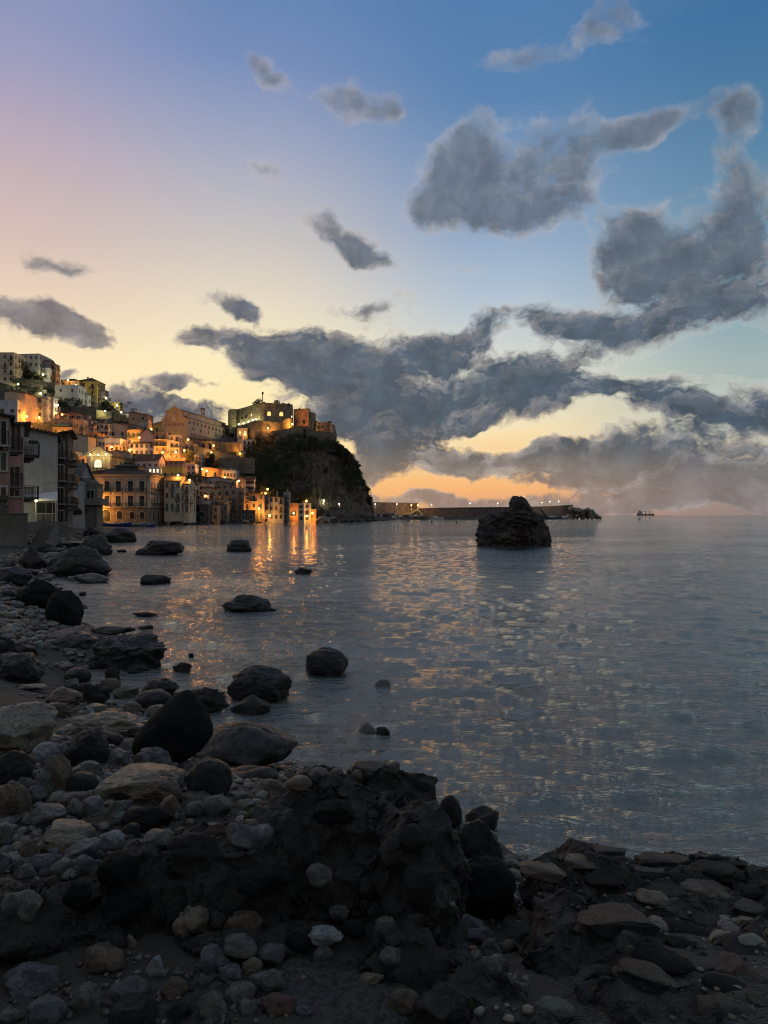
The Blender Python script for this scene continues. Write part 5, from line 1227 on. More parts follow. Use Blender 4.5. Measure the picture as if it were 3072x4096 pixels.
for z,X,Y,d,lab,kd in POSTS:
    px,py=zp(z,X,Y); top=at(px,py,d); hgt=top.z-1.45
    root=empty('street_lamp',(top.x,d,1.4)); tag(root,lab,'street lamp','lamp posts round the harbour')
    m=MB(); m.tube((0,0,0),(0,0,hgt+.6),.11,.07,6); m.tube((0,0,hgt+.6),(0,-.9,hgt+.75),.06,.05,5); m.build('post',M['metal'],root)
    m=MB(); m.box(-.3,.3,-1.5,-.8,hgt+.55,hgt+.8); m.build('lamp_head',M['metal'],root)
    if kd!='n':
        m=MB(); m.ball((0,-1.15,hgt+.25),.40 if kd=='o' else .28,.38 if kd=='o' else .28,.34 if kd=='o' else .26,8,6); m.build('bulb',M['bulb_o' if kd=='o' else 'bulb_s'],root)
        light('lamp_light',(0,-1.15,hgt-.6),(1,.55,.16) if kd=='o' else PW,2600 if kd=='o' else 500,.3,root)
# wall lamps of the village: found by looking from the eye to the wall behind each lamp
LAMPS=[(1,565,490,'w',500,'by the door of the low white hilltop house'),(1,897,565,'o',350,'at the doorway of the hilltop villa'),(1,1000,622,'w',100,'on the parapet of the house with red shutters'),(1,235,617,'w',500,'among the bushes at the left of the hilltop'),
 (1,600,700,'w',500,'among the bushes, right of the two side by side'),(1,535,735,'w',900,'glowing green in the bushes, left of the two side by side'),(1,760,897,'w',500,'at the left edge of the dark terrace bushes'),(1,1400,800,'w',400,'on the skyline right of the small dark ridge house'),(1,1550,900,'w',400,'on the yellow house that ends the ridge terrace'),(1,1390,975,'w',900,'over the lit stone terrace wall'),(1,1605,988,'w',300,'lowest on the ridge skyline, over the sky'),
 (1,350,1045,'o',1100,'at the foot of the blank peach gable'),(1,515,1060,'o',600,'under the grey house with hanging washing'),(1,740,1000,'o',500,'on the small glowing orange house'),(1,800,1305,'o',900,'at the foot of the brown house with the green awning'),
 (1,1062,1735,'o',700,'in the lane left of the pediment church'),(1,1155,1775,'o',900,'at the left foot of the pediment church'),(1,820,1020,'o',300,'over the low ochre house'),
 (1,1195,1548,'w',160,'at the left corner of the pediment'),(1,1300,1555,'w',160,'under the round emblem of the pediment'),(1,1402,1548,'w',160,'at the right corner of the pediment'),
 (2,480,790,'o',400,'in the arches behind the pediment church'),(2,850,665,'o',2600,'on the ochre house with lamplit balconies'),(2,1010,550,'o',1100,'left of the bright yellow house'),(2,1160,860,'o',2800,'glaring at the foot of the tall brown house'),(2,1335,855,'o',2000,'on the mauve house with balconies'),(2,1450,835,'o',2200,'on the peach house above the blank parapet'),(2,1500,690,'o',250,'at the left corner of the church yard'),(2,1365,1165,'o',700,'on the yellow house with dark arches'),(2,720,830,'o',250,'at the left corner of the neat white house'),
 (3,1245,862,'o',600,'pair of bulbs under the balcony of the grey cubic house'),(3,1230,930,'o',500,'low on the left end of the palace'),(3,1300,1010,'o',500,'over the boats at the palace foot'),(3,470,842,'w',75,'under the white awning of the tall grey house'),
 (4,510,770,'o',420,'high on the arcade wall between two arches'),(4,480,860,'o',520,'low at the foot of the arcade wall'),(4,862,875,'o',650,'at the right end of the arcade wall'),(4,1230,540,'o',1300,'on the lower slope of the castle'),(4,1555,485,'o',1400,'beside the red castle tower'),(4,925,620,'o',250,'in the gatehouse below the castle wall'),
 (4,357,1078,'w',120,'white at the corner of the bright orange house'),(4,420,1105,'o',450,'facing the bright orange house'),(4,190,1230,'o',350,'on the lamplit peach house with the broad roof'),(4,660,1195,'o',350,'under the terrace with water tanks'),(4,850,1240,'o',350,'facing the lamplit peach gable end'),(4,1228,1350,'o',300,'at the arched doorway under the rose house'),(4,1112,1605,'o',900,'big round one on the brown shore house'),(4,1255,1700,'o',200,'in the glowing doorway of the grey shore house'),(4,400,1440,'o',200,'behind the dark stone shore house'),(4,1200,1405,'o',300,'over the low peach house with a red roof'),
 (5,968,1388,'o',1000,'round one on the orange corner at the water'),(5,1098,1250,'w',220,'on the white house at the right end of the village'),(5,905,1420,'o',160,'beside the glowing orange corner'),(5,760,1390,'o',220,'on the tall bright orange wall'),(5,900,1255,'o',200,'facing the red-roofed peach gable'),
 (5,150,405,'w',420,'first floodlight at the foot of the castle wall, leftmost'),(5,205,395,'w',420,'second floodlight from the left at the castle wall'),(5,260,375,'w',420,'third floodlight from the left at the castle wall'),(5,305,360,'w',420,'fourth floodlight from the left at the castle wall'),(5,345,350,'w',480,'fifth floodlight at the castle corner, rightmost')]
def place_lamps():
    bpy.context.view_layer.update(); dg=bpy.context.evaluated_depsgraph_get(); eye=Vector((0,0,EYE)); hits=[]
    for z,X,Y,kd,e,lab in LAMPS:
        px,py=zp(z,X,Y); r=ray(px,py).normalized(); ok,loc,nor,_,ob,_2=SC.ray_cast(dg,eye,r)
        near=(z==3 and X<600)
        if ok and loc.y<150 and not near: ok,loc,nor,_,ob,_2=SC.ray_cast(dg,eye+r*(155/r.y),r)
        if not ok or loc.y>420: loc=at(px,py,hill_d(px,py+30)-1)
        hits.append((loc.copy(),r))
    for (loc,r),(z,X,Y,kd,e,lab) in zip(hits,LAMPS):
        far=loc.y/250; fl=(z==5 and Y<410 and X<400); p=loc-r*(2.6 if fl else 1.7 if far>.6 else 1.0); e*=(1.5 if fl else 4.0 if kd=='o' else 1.3) if far>.5 else 1
        root=empty('wall_lamp',p); tag(root,('orange lamp ' if kd=='o' else 'white lamp ')+lab,'lamp','lit lamps of the village')
        rb=.24+.10*far if e>300 else .18+.05*far
        if loc.y<90: rb=.13
        m=MB(); m.tube((0,.15,rb+.25),(0,1.2,rb+.25),.035,.035,5); m.tube((0,.15,rb),(0,.15,rb+.28),.03,.03,5); m.build('bracket',M['iron'],root)
        m=MB(); m.ball((0,.15,0),rb,rb,rb,10,7); m.build('bulb',M['bulb_o' if kd=='o' else 'bulb_w'],root)
        light('lamp_light',(0,-.25,-.1),OR if kd=='o' else ((1,.93,.36) if z==5 and Y<410 or (z==1 and Y in(735,975)) else WH),e,.3,root)
# ---------------------------------------------------------------- cargo ship
def ship():
    d=5200; k=d/F; px0,px1=2548,2618; L=(px1-px0)*k; base=Vector(((px0-CX)*k,d,0)); root=empty('cargo_ship',base); tag(root,'cargo ship with two cranes on the horizon','ship')
    W_=L*.14; H_=L*.075
    m=MB(); sec=[(0,.5,.9,1.0),(.06,.85,.9,1),(.2,1,.75,1),(.75,1,.75,1),(.9,.7,.85,1),(1.0,.06,1.1,.8)]
    V=[]
    for u,b,hh,_ in sec: V+=[(u*L*.995,-b*W_/2,H_*hh*1.3),(u*L-(.02*L if u==1 else 0),-b*W_*.4,-1),(u*L-(.02*L if u==1 else 0),b*W_*.4,-1),(u*L*.995,b*W_/2,H_*hh*1.3)]
    n=len(sec); m.add(V,[(i*4+j,(i+1)*4+j,(i+1)*4+j+1,i*4+j+1) for i in range(n-1) for j in range(3)]+[(i*4+3,(i+1)*4+3,(i+1)*4,i*4) for i in range(n-1)]+[(3,2,1,0),(4*n-4,4*n-3,4*n-2,4*n-1)]); m.build('hull',plain('ship_hull_paint',(.03,.045,.06),.5),root)
    m=MB(); h=H_*1.2
    m.box(.03*L,.33*L,-W_*.4,W_*.4,h,h+H_*.6); m.box(.05*L,.30*L,-W_*.35,W_*.35,h+H_*.6+.02,h+H_*1.4); m.box(.17*L,.34*L,-W_*.45,W_*.45,h+H_*1.4+.04,h+H_*1.85); m.build('superstructure',M['bluegrey'],root)
    m=MB(); m.box(.11*L,.17*L,-W_*.12,W_*.12,h+H_*1.41,h+H_*2.3); m.build('funnel',M['dark'],root)
    m=MB(); m.tube((.19*L,0,h+H_*1.8),(.19*L,0,h+H_*3.8),L*.006,L*.004,6); m.tube((.17*L,0,h+H_*3.3),(.21*L,0,h+H_*3.3),L*.004,L*.004,5); m.build('mast',M['iron'],root)
    for u in (.49,.72):
        m=MB(); m.tube((u*L,0,h-2),(u*L,0,h+H_*2.2),L*.022,L*.02,8); m.box((u-.02)*L,(u+.03)*L,-L*.025,L*.025,h+H_*1.6,h+H_*2.3); m.tube((u*L,0,h+H_*1.0),((u+.2)*L,0,h+H_*1.25),L*.007,L*.004,6); m.build('crane',M['slate'],root)
    m=MB(); m.tube((.88*L,0,h),(.88*L,0,h+H_*2.0),L*.005,L*.003,5); m.build('foremast',M['iron'],root)
ship()
# ================================================================ beach ground
from mathutils.bvhtree import BVHTree
def P_(px,py,z): q=on_z(px,py,z); return (px,q.y,z)
BC=[P_(-600,4096,1.0),P_(0,4096,.95),(-600,1.2,1.0),(1500,1.2,1.0),(3600,1.2,1.0),P_(800,4096,.92),P_(1500,4096,.92),P_(2100,4096,.75),P_(2500,4096,.85),P_(3072,4096,.9),P_(3600,4096,.9),
 P_(0,3780,.93),P_(600,3780,.93),P_(1100,3850,.93),P_(1600,3950,.9),P_(1950,3800,.45),P_(1950,3500,.25),
 P_(0,3350,1.02),P_(300,3300,1.0),P_(600,3200,.98),P_(900,3180,.9),P_(1250,3200,.7),P_(1500,3100,.5),P_(1700,3200,.3),P_(-600,3350,1.2),P_(-600,2900,1.0),
 P_(0,3000,.80),P_(300,3000,.72),P_(600,3000,.55),P_(800,3050,.45),P_(1000,3100,.3),P_(0,2830,.50),P_(250,2800,.32),P_(450,2850,.03),P_(560,2870,-.05),P_(600,2780,-.08),P_(800,2800,-.12),
 P_(0,2700,.25),P_(180,2720,.05),P_(400,2700,-.08),P_(640,2690,-.15),P_(0,2560,.38),P_(300,2560,.25),P_(600,2560,.03),P_(680,2600,-.3),
 P_(0,2430,.55),P_(150,2460,.35),P_(330,2480,-.05),P_(0,2350,.5),P_(100,2330,.3),P_(330,2350,-.3),P_(0,2260,.45),P_(200,2290,.1),P_(330,2240,.02),P_(450,2290,-.3),
 P_(-400,2300,1.4),P_(-600,2600,1.2),P_(103,2217,.3),P_(208,2150,.6),P_(290,2125,.5),P_(380,2125,.35),P_(450,2150,-.1),P_(520,2118,.15),P_(620,2112,.0),P_(430,2180,-.4),
 P_(900,2500,-.8),P_(1300,2900,-.5),P_(1100,2900,-.3),P_(1250,3060,-.1),P_(2000,3000,-1),P_(3072,3000,-1),P_(1500,2500,-1.2),P_(700,2300,-1),P_(3600,2600,-1.5),P_(1500,2150,-2),P_(800,2150,-1),
 P_(2150,3420,-.1),P_(2500,3370,-.25),P_(3072,3480,-.25),P_(2250,3500,.1),P_(2700,3500,.1),P_(3072,3600,.15),P_(2400,3750,.7),P_(2900,3800,.75),P_(3600,3800,.8),P_(2050,3650,.3),P_(1900,3300,-.2),P_(2300,3250,-.4),P_(3000,3300,-.4)]
_c=np.array(BC); _X=np.stack([(_c[:,0]-CX)/900.,np.log(_c[:,1])*2.2],1); _z=_c[:,2]
def _phi(r): return r
_A=_phi(np.linalg.norm(_X[:,None]-_X[None],axis=2)); _n=len(_X); _P=np.concatenate([np.ones((_n,1)),_X],1)
_M=np.block([[_A+np.eye(_n)*.01,_P],[_P.T,np.zeros((3,3))]]); _w=np.linalg.solve(_M,np.concatenate([_z,np.zeros(3)]))
def beach_z(px,d):
    q=np.stack([(np.asarray(px,float).ravel()-CX)/900.,np.log(np.asarray(d,float).ravel())*2.2],1)
    r=np.linalg.norm(q[:,None]-_X[None],axis=2); return _phi(r)@_w[:_n]+_w[_n]+q@_w[_n+1:]
def build_beach():
    pxs=np.linspace(-2200,5200,420); ds=1.1*(260/1.1)**np.linspace(0,1,360)
    P,Dm=np.meshgrid(pxs,ds,indexing='ij'); P=P.T;Dm=Dm.T
    Z=np.concatenate([beach_z(P[i],Dm[i])[None] for i in range(P.shape[0])])
    Z=np.clip(Z,-2,2.2); X=(P-CX)/F*Dm
    Z=Z+.05*fbm(X*1.3,Dm*1.3,4)+.022*fbm(X*9,Dm*9,3)
    V=np.stack([X,Dm,Z],-1).reshape(-1,3)
    o=link('beach',np_mesh('beach',V,grid_faces(*X.shape),M['beach'])); tag(o,'dark sand and shingle of the beach','beach',kind='structure'); return o
BEACH=build_beach()
# land behind the row of shore houses, joining beach and hill
def bvh_of(objs):
    vs=[];fs=[]
    for o in objs:
        b=len(vs); mw=o.matrix_basis; vs+=[mw@v.co for v in o.data.vertices]; fs+=[tuple(b+i for i in p.vertices) for p in o.data.polygons]
    return BVHTree.FromPolygons(vs,fs)
_bb=bvh_of([BEACH])
EYEV=Vector((0,0,EYE))
def hit(px,py,bv=None,z0=0.0):
    r=ray(px,py).normalized(); h=(bv or _bb).ray_cast(EYEV,r)
    w=None
    if r.z<0: w=EYEV+r*((z0-EYE)/r.z)
    if h[0] is None: return w,Vector((0,0,1))
    if w is not None and h[0].y>w.y and bv is None: return w,Vector((0,0,1))
    return h[0],h[1]
# ================================================================ rock shapes
def rock_mesh(name,seed,sub=4,cuts=10,cut=.80,rough=.10,freq=1.3,mat=None,soft=.35,box=1.0,taper=0.,shear=0.):
    rs=random.Random(seed); bm=bmesh.new(); bmesh.ops.create_icosphere(bm,subdivisions=sub,radius=1)
    pl=[]
    for i in range(cuts):
        n=Vector((rs.gauss(0,1),rs.gauss(0,1),rs.gauss(0,.8))).normalized(); pl.append((n,rs.uniform(cut-.13,cut+.13)))
    off=Vector((seed*3.17%50,seed*7.3%50,seed*1.9%50))
    for v in bm.verts:
        p=v.co.copy()
        if box!=1: p=Vector([math.copysign(abs(c)**box,c) for c in p])*.88
        if taper: f_=1-taper*max(-.2,p.z); p.x*=f_; p.y*=f_; p.x+=shear*p.z
        for n,dd in pl:
            t=p.dot(n)-dd
            if t>0: p-=n*t*(1-soft*.3)
        q=p*freq+off
        p*=1+rough*(noise.fractal(q,1.0,2.1,3)*1.2)+rough*.35*noise.fractal(q*4,.9,2.1,3)-rough*.8*max(0,.12-abs(noise.noise(q*1.7)))*4
        v.co=p
    me=bpy.data.meshes.new(name); bm.to_mesh(me); bm.free()
    me.polygons.foreach_set('use_smooth',[True]*len(me.polygons))
    if mat: me.materials.append(mat)
    return me
_rm={}
def variant(style,k,mat,sub=3):
    key=(style,k,mat,sub)
    if key not in _rm:
        prm={'round':dict(cuts=8,cut=.86,rough=.10,freq=1.1),'egg':dict(cuts=6,cut=.88,rough=.07,freq=.9),'angular':dict(cuts=14,cut=.70,rough=.09,freq=1.2),'flat':dict(cuts=12,cut=.72,rough=.16,freq=1.7),
             'craggy':dict(cuts=12,cut=.76,rough=.24,freq=1.6),'boulder':dict(cuts=12,cut=.76,rough=.16,freq=1.3),'slab':dict(cuts=12,cut=.72,rough=.13,freq=1.6,box=.65),
             'peak':dict(cuts=12,cut=.80,rough=.11,freq=1.3,taper=.75),'hump':dict(cuts=12,cut=.78,rough=.14,freq=1.4,taper=.45,shear=.1),'lean':dict(cuts=6,cut=.9,rough=.05,freq=.8,taper=.42,shear=.30)}[style]
        _rm[key]=rock_mesh('rock',hash((style,k))%997 if False else (k*37+len(style)*101)%997,sub=sub,mat=RK[mat],**prm)
    return _rm[key]
ROCKS=[]
def rock(px0,px1,pyt,pyb,mat,style,label,k=0,sub=5,dep=.8,sink=.30,rz=None,tilt=0,name='rock',cat='rock',grp=None,z=None,bury=0,ry=0):
    """a boulder whose outline spans px0..px1, pyt..pyb on the photograph and stands on the beach or in the water"""
    pc=(px0+px1)/2; base,_=hit(pc,pyb)
    if z is not None: base=on_z(pc,pyb,z)
    rs=random.Random(int(px0*3+pyb)); d0=base.y
    w=(px1-px0)/F*d0*(1+dep*.4*(px1-px0)/F); rx=w/2*1.04; ry_=rx*dep; c=ray(pc,pyb); dc=d0+ry_*.75
    cx=(pc-CX)/F*dc; ztop=EYE+(HY-pyt)/F*dc
    hz=(ztop-base.z)/(2-2*sink+.0); hz=max(hz,rx*.12); cz=ztop-hz*.93
    me=variant(style,k,mat,sub)
    o=link(name,me,None,(cx,dc,cz),(R(rs.uniform(-6,6))+ry,R(tilt),R(rz if rz is not None else rs.uniform(-25,25))),(rx*1.02,ry_*1.02,hz*1.0))
    tag(o,label,cat,grp); ROCKS.append((label,pc,pyb,o)); return o
A=lambda X,Y:(X*.4822,2050+Y*.4822); B=lambda X,Y:(X*.5425,2600+Y*.5425); Cc=lambda X,Y:(800+X*.5425,2500+Y*.5425)
Dd=lambda X,Y:(X*.6028,3200+Y*.6028); Ee=lambda X,Y:(900+X*.7233,2900+Y*.7233); Ff=lambda X,Y:(1900+X*.7065,3200+Y*.7065)
def RZ(fn,X0,X1,Y0,Y1,*a,**k):
    a0=fn(X0,Y0); a1=fn(X1,Y1); return rock(a0[0],a1[0],a0[1],a1[1],*a,**k)
# --- sea stack
def stack():
    root=empty('sea_stack',on_z(2050,2181)); tag(root,'big craggy rock standing in the sea with a smaller block balanced on top','sea rock')
    d=root.location.y; k=d/F
    def part(name,px0,px1,pyt,pyb,seed,dep,**kw):
        me=rock_mesh(name,seed,sub=6,mat=RK['sea'],**kw); rx=(px1-px0)/2*k; hz=(pyb-pyt)/2*k; zc=(2181-(pyt+pyb)/2)*k
        return link(name,me,root,(((px0+px1)/2-2050)*k,dep,zc),(0,0,R(seed*7%30)),(rx*1.1,rx*1.0,hz*1.1))
    part('rock_mass',1934,2160,2036,2215,21,1.2,cuts=11,cut=.84,rough=.22,freq=1.9,box=.72,taper=.12)
    part('rock_mass',1910,2060,2085,2230,33,.3,cuts=10,cut=.86,rough=.22,freq=1.9,box=.8,taper=.2)
    part('rock_mass',2060,2198,2060,2235,45,.4,cuts=10,cut=.86,rough=.22,freq=1.9,box=.8,taper=.2)
    part('rock_mass',1975,2140,2034,2110,52,.1,cuts=9,cut=.86,rough=.24,freq=1.9,box=.8,taper=.2)
    part('balanced_block',2028,2128,1982,2092,66,.1,cuts=14,cut=.76,rough=.16,freq=1.7,taper=.45,shear=-.12,box=.85)
stack()
# --- rocks standing in the water and along the shore (outline, material, shape, label)
RZ(A,1120,1512,232,352,'dark','slab','broad flat-topped dark rock in the water before the orange reflections',k=1,dep=.55)
RZ(A,1155,1428,513,592,'dark','flat','low rounded rock like a whale back in the orange reflections',k=2,dep=.5)
RZ(A,968,1052,300,330,'dark','flat','tiny dark rock between the flat-topped rock and the shore boulders',sub=3)
RZ(A,636,935,186,352,'dark','hump','dark hump-shaped boulder at the water, behind the largest shore boulder',k=3,dep=.7)
RZ(A,408,862,285,528,'dark','hump','largest shore boulder, dark with a sloping back, near the grey shore houses',k=4,dep=.7)
RZ(A,630,930,500,582,'grey','flat','flat pale grey rock lying at the foot of the largest shore boulder',k=5,dep=.45)
RZ(A,550,638,527,568,'grey','flat','small pale rock at the left end of the flat pale grey rock',sub=3,k=3)
RZ(A,835,1122,128,248,'dark','hump','dark boulder right of the grey cubic house below the blue boats',k=6,dep=.7)
RZ(A,690,842,118,205,'dark','craggy','dark pointed boulder under the grey cubic shore house',k=7)
RZ(A,900,1020,165,225,'grey','boulder','greyish block at the foot of the boulder below the boats',k=2,sub=4)
RZ(A,148,372,285,475,'dark','peak','upright pointed dark rock beside the concrete sea wall',k=8,dep=.7)
RZ(A,-60,295,455,605,'dark','angular','long dark rock with a sharp ridge at the left edge',k=9,dep=.6)
RZ(A,60,152,340,430,'beige','round','round beige boulder at the foot of the sea wall',k=3,sub=4)
RZ(A,20,100,385,450,'grey','round','light round stone below the beige boulder at the sea wall',k=5,sub=4)
RZ(A,470,525,215,262,'grey','egg','egg-shaped grey stone under the concrete terrace base',k=1,sub=4)
RZ(A,350,520,330,385,'grey','flat','pair of low grey stones left of the largest shore boulder',k=4,sub=4)
RZ(A,270,470,235,330,'dark','flat','long low dark slab below the terrace of the tall grey house',k=2,sub=4)
RZ(A,480,700,240,300,'dark','flat','low dark slab between the stairs and the hump-shaped boulder',k=6,sub=4)
RZ(A,360,560,290,340,'dark','slab','low dark slab behind the pointed rock by the sea wall',k=7,sub=4)
RZ(A,195,320,470,515,'dark','flat','small dark slab in the shallows below the pointed rock',k=8,sub=4)
RZ(A,425,500,375,425,'dark','round','small round dark rock touching the left of the largest shore boulder',k=2,sub=4)
RZ(A,840,900,205,250,'grey','flat','small grey slab between the hump-shaped boulder and the boats boulder',k=2,sub=3)
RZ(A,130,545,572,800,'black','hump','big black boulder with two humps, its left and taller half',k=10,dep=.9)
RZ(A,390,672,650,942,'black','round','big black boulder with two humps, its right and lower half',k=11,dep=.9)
RZ(A,95,215,625,700,'dark','boulder','dark boulder left of the big black double boulder',k=12,sub=4)
RZ(A,0,125,640,705,'dark','round','low dark round boulder at the left edge above the pale slab',k=13,sub=4)
RZ(A,85,190,730,795,'grey','round','smooth grey stone lying left of the big black double boulder',k=7,sub=4)
RZ(A,600,722,752,795,'grey','flat','flat grey rock behind the right side of the black double boulder',k=9,sub=4)
RZ(A,658,717,655,688,'dark','egg','single small dark stone alone in the water right of the black double boulder',sub=3)
RZ(A,1093,1312,825,860,'dark','flat','long thin rock just breaking the water, farther of two',k=10,sub=4,dep=.4)
RZ(A,1138,1287,934,972,'dark','flat','thin dark rock just breaking the water, nearer of two',k=11,sub=4,dep=.4)
RZ(A,1562,1610,1166,1198,'dark','flat','tiny rock breaking the water off the end of the ledge',sub=3,k=4)
RZ(A,1433,1618,1232,1322,'dark','slab','small flat dark rock in the water off the end of the ledge',k=12,sub=4)
rock(889,1024,2158,2206,'dark','flat','flat dark rock in the water right of the broad flat-topped one',k=13,sub=4,dep=.6)
rock(1166,1258,2270,2297,'dark','flat','low dark rock in the middle of the bay',k=14,sub=4,dep=.5)
rock(874,1105,2380,2446,'dark','flat','low pointed rock like a fish back in the middle of the bay',k=15,dep=.5)
rock(1218,1386,2596,2705,'dark','round','smooth round boulder standing alone in the shallows',k=16,dep=.8,sink=.2)
rock(907,1162,2660,2806,'dark','hump','folded black boulder in the shallows left of the smooth round one',k=17,dep=.7,sink=.2)
rock(940,1078,2780,2855,'dark','peak','low wedge of rock in front of the folded black boulder',k=18,sub=4)
rock(1496,1574,2712,2750,'grey','angular','small jagged rock awash right of the smooth round boulder',k=19,sub=4,sink=.75)
rock(1422,1508,2896,2930,'grey','angular','small jagged rock awash off the big ledge, left of two',k=20,sub=4,sink=.75)
rock(1500,1565,2905,2940,'dark','flat','flat rock awash off the big ledge, right of two',k=21,sub=3,sink=.4)
# --- the flat ledge on the left
RZ(A,-140,420,935,1090,'dark','slab','long flat rock ledge with a pale top at the left, its inner part',k=22,dep=1.3,z=.05)
RZ(A,280,830,950,1200,'dark','slab','long flat rock ledge at the left, its middle part',k=23,dep=1.1,z=.0)
RZ(A,778,1368,1008,1300,'dark','craggy','layered block ending the flat ledge on the left shore',k=24,dep=.8,z=.0)
RZ(A,650,1110,945,1010,'dark','flat','row of low rocks along the far edge of the flat ledge',k=25,dep=.5)
RZ(A,1020,1325,1010,1090,'dark','slab','thin overhanging slab on top of the layered block',k=27,dep=.7,z=.25)
RZ(A,-60,375,1178,1412,'dark','boulder','huge rounded boulder lying below the flat ledge at the left edge',k=26,dep=.9)
RZ(A,250,355,1370,1412,'grey','flat','small pale flat stone at the right foot of the huge rounded boulder',k=3,sub=3)
RZ(A,495,630,1255,1312,'grey','flat','pale flat stone in the shallows below the ledge',k=6,sub=4)
RZ(A,540,765,1290,1400,'dark','round','dark round boulder in the shallows under the layered block',k=8,sub=4)
RZ(A,740,860,1240,1310,'dark','craggy','small craggy rock touching the foot of the layered block',k=9,sub=4)
RZ(A,865,1000,1290,1400,'cong','craggy','rough brown rock among the boulders under the layered block',k=12,sub=4)
RZ(A,150,300,1090,1180,'dark','round','dark rounded stones tucked under the ledge, right one',k=14,sub=4)
RZ(A,0,150,1060,1180,'dark','craggy','dark craggy stones tucked under the ledge, left one',k=15,sub=4)
RZ(A,1000,1230,1260,1330,'dark','flat','flat wet rock at the seaward foot of the layered block',k=16,sub=4)
# --- zoom B boulders
RZ(B,470,585,200,290,'grey','angular','light angular stone in the shallows left of the brown rough rocks',k=1,sub=4)
RZ(B,530,790,250,390,'cong','craggy','rough brown boulder at the edge of the shingle',k=2)
RZ(B,330,600,285,400,'brown','boulder','brownish boulder lying on the shingle left of the rough brown one',k=3)
RZ(B,120,370,250,305,'grey','slab','flat layered slab at the shingle edge near the huge rounded boulder',k=4,sub=4)
RZ(B,740,885,205,320,'brown','round','brown round boulder behind the pale green one',k=5,sub=4)
RZ(B,840,1032,265,358,'green','flat','pale greenish flat boulder in the small pool',k=6,sub=4)
RZ(B,1048,1330,208,345,'dark','boulder','dark boulder at the water right of the small pool',k=7)
RZ(B,1005,1265,300,415,'dark','round','dark rounded boulder leaning on the tall black slab from the left',k=8)
RZ(B,1365,1680,298,450,'dark','craggy','greenish dark rock in the water behind the tall black slab',k=9)
RZ(B,290,560,385,490,'brown','flat','brownish flat boulder at the left end of the pool',k=10)
RZ(B,225,345,420,485,'dark','round','dark round stone left of the brownish flat boulder',k=11,sub=4)
RZ(B,610,800,402,450,'green','flat','pale flat stone lying in the pool channel',k=12,sub=4)
RZ(B,888,1062,388,478,'brown','boulder','brown block in the pool channel',k=13,sub=4)
RZ(B,1092,1250,395,495,'beige','round','light rounded boulder half behind the tall black slab',k=14,sub=4)
RZ(B,640,700,428,478,'pale','egg','small pale egg-shaped stone in the pool channel',k=1,sub=3)
RZ(B,690,940,440,495,'dark','flat','dark flat rock across the middle of the pool channel',k=15,sub=4)
RZ(B,970,1060,452,495,'grey','flat','small grey stone at the right end of the pool channel',k=15,sub=3)
RZ(B,512,1060,472,655,'beige','craggy','large pitted pale boulder with hollows full of water',k=16,dep=.8)
RZ(B,-150,425,412,780,'beige','slab','very large pale sloping slab at the left edge of the beach',k=17,dep=.9,sink=.2)
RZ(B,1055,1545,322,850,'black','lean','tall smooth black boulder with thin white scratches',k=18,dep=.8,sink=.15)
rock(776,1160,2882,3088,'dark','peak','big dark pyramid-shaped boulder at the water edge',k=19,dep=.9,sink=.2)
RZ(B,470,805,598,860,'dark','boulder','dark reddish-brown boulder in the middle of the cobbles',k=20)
RZ(B,65,210,640,765,'dark','round','dark round boulder below the pale sloping slab',k=21,sub=4)
RZ(B,150,480,618,760,'grey','craggy','pale knobbly rock with a tiny puddle on it',k=22,sub=4)
RZ(B,245,430,682,845,'pale','egg','pale blue-white egg-shaped stone, brightest on the beach',k=2,tilt=-22)
RZ(B,425,518,718,788,'blue','egg','small blue-grey egg-shaped stone right of the pale blue-white one',k=3,sub=4)
RZ(B,400,480,588,660,'grey','round','small grey round stone above the pale blue-white one',k=4,sub=4)
RZ(B,760,905,618,700,'dark','round','dark round stone under the pitted pale boulder',k=5,sub=4)
RZ(B,870,1092,645,760,'grey','angular','grey angular stone between the reddish-brown and the tall black boulders',k=6,sub=4)
RZ(B,985,1112,755,865,'grey','egg','smooth grey egg-shaped stone before the tall black boulder',k=7,sub=4)
RZ(B,755,985,738,880,'grey','boulder','mottled grey stone below the reddish-brown boulder',k=8,sub=4)
RZ(B,1015,1260,720,860,'blue','flat','blue-black flat stone leaning against the tall black boulder',k=9,sub=4)
RZ(B,-40,262,752,985,'dark','round','large dark cracked boulder among the cobbles at the left edge',k=10)
RZ(B,325,530,775,1050,'brown','round','brown round boulder right of the large cracked one',k=11)
RZ(B,520,780,808,955,'green','flat','smooth greenish-grey stone like a bean',k=12,sub=4)
RZ(B,500,720,900,1065,'dark','round','dark round boulder under the bean-shaped stone',k=13,sub=4)
RZ(B,262,400,895,1070,'green','boulder','greenish lumpy stone under the brown round boulder',k=14,sub=4)
RZ(B,100,245,932,1008,'blue','flat','bluish flat stone below the large cracked boulder',k=15,sub=4)
RZ(B,-30,210,982,1235,'brown','round','reddish-brown boulder at the left edge with a mottled face',k=16)
RZ(B,190,345,1005,1135,'blue','flat','slanting grey-blue stone right of the reddish-brown mottled boulder',k=17,sub=4,tilt=18)
RZ(B,-40,75,1158,1245,'red','egg','dull red smooth stone at the left edge',k=18,sub=4)
RZ(B,725,1380,838,1110,'beige','slab','wide layered pale slab with a puddle among the cobbles',k=19,dep=.8)
RZ(B,1015,1335,948,1140,'brown','boulder','pitted brown block on the front of the layered pale slab',k=20)
RZ(B,810,1020,1032,1120,'dark','angular','broken dark stone before the layered pale slab',k=21,sub=4)
RZ(B,1365,1700,802,1095,'dark','round','large dark round boulder left of the big ledge',k=22)
RZ(B,1310,1590,1045,1145,'grey','flat','long grey stone under the large dark round boulder',k=23,sub=4)
RZ(B,220,500,1130,1310,'grey','boulder','grey lumpy boulder with a dark hollow, above the driftwood stick',k=24,sub=4)
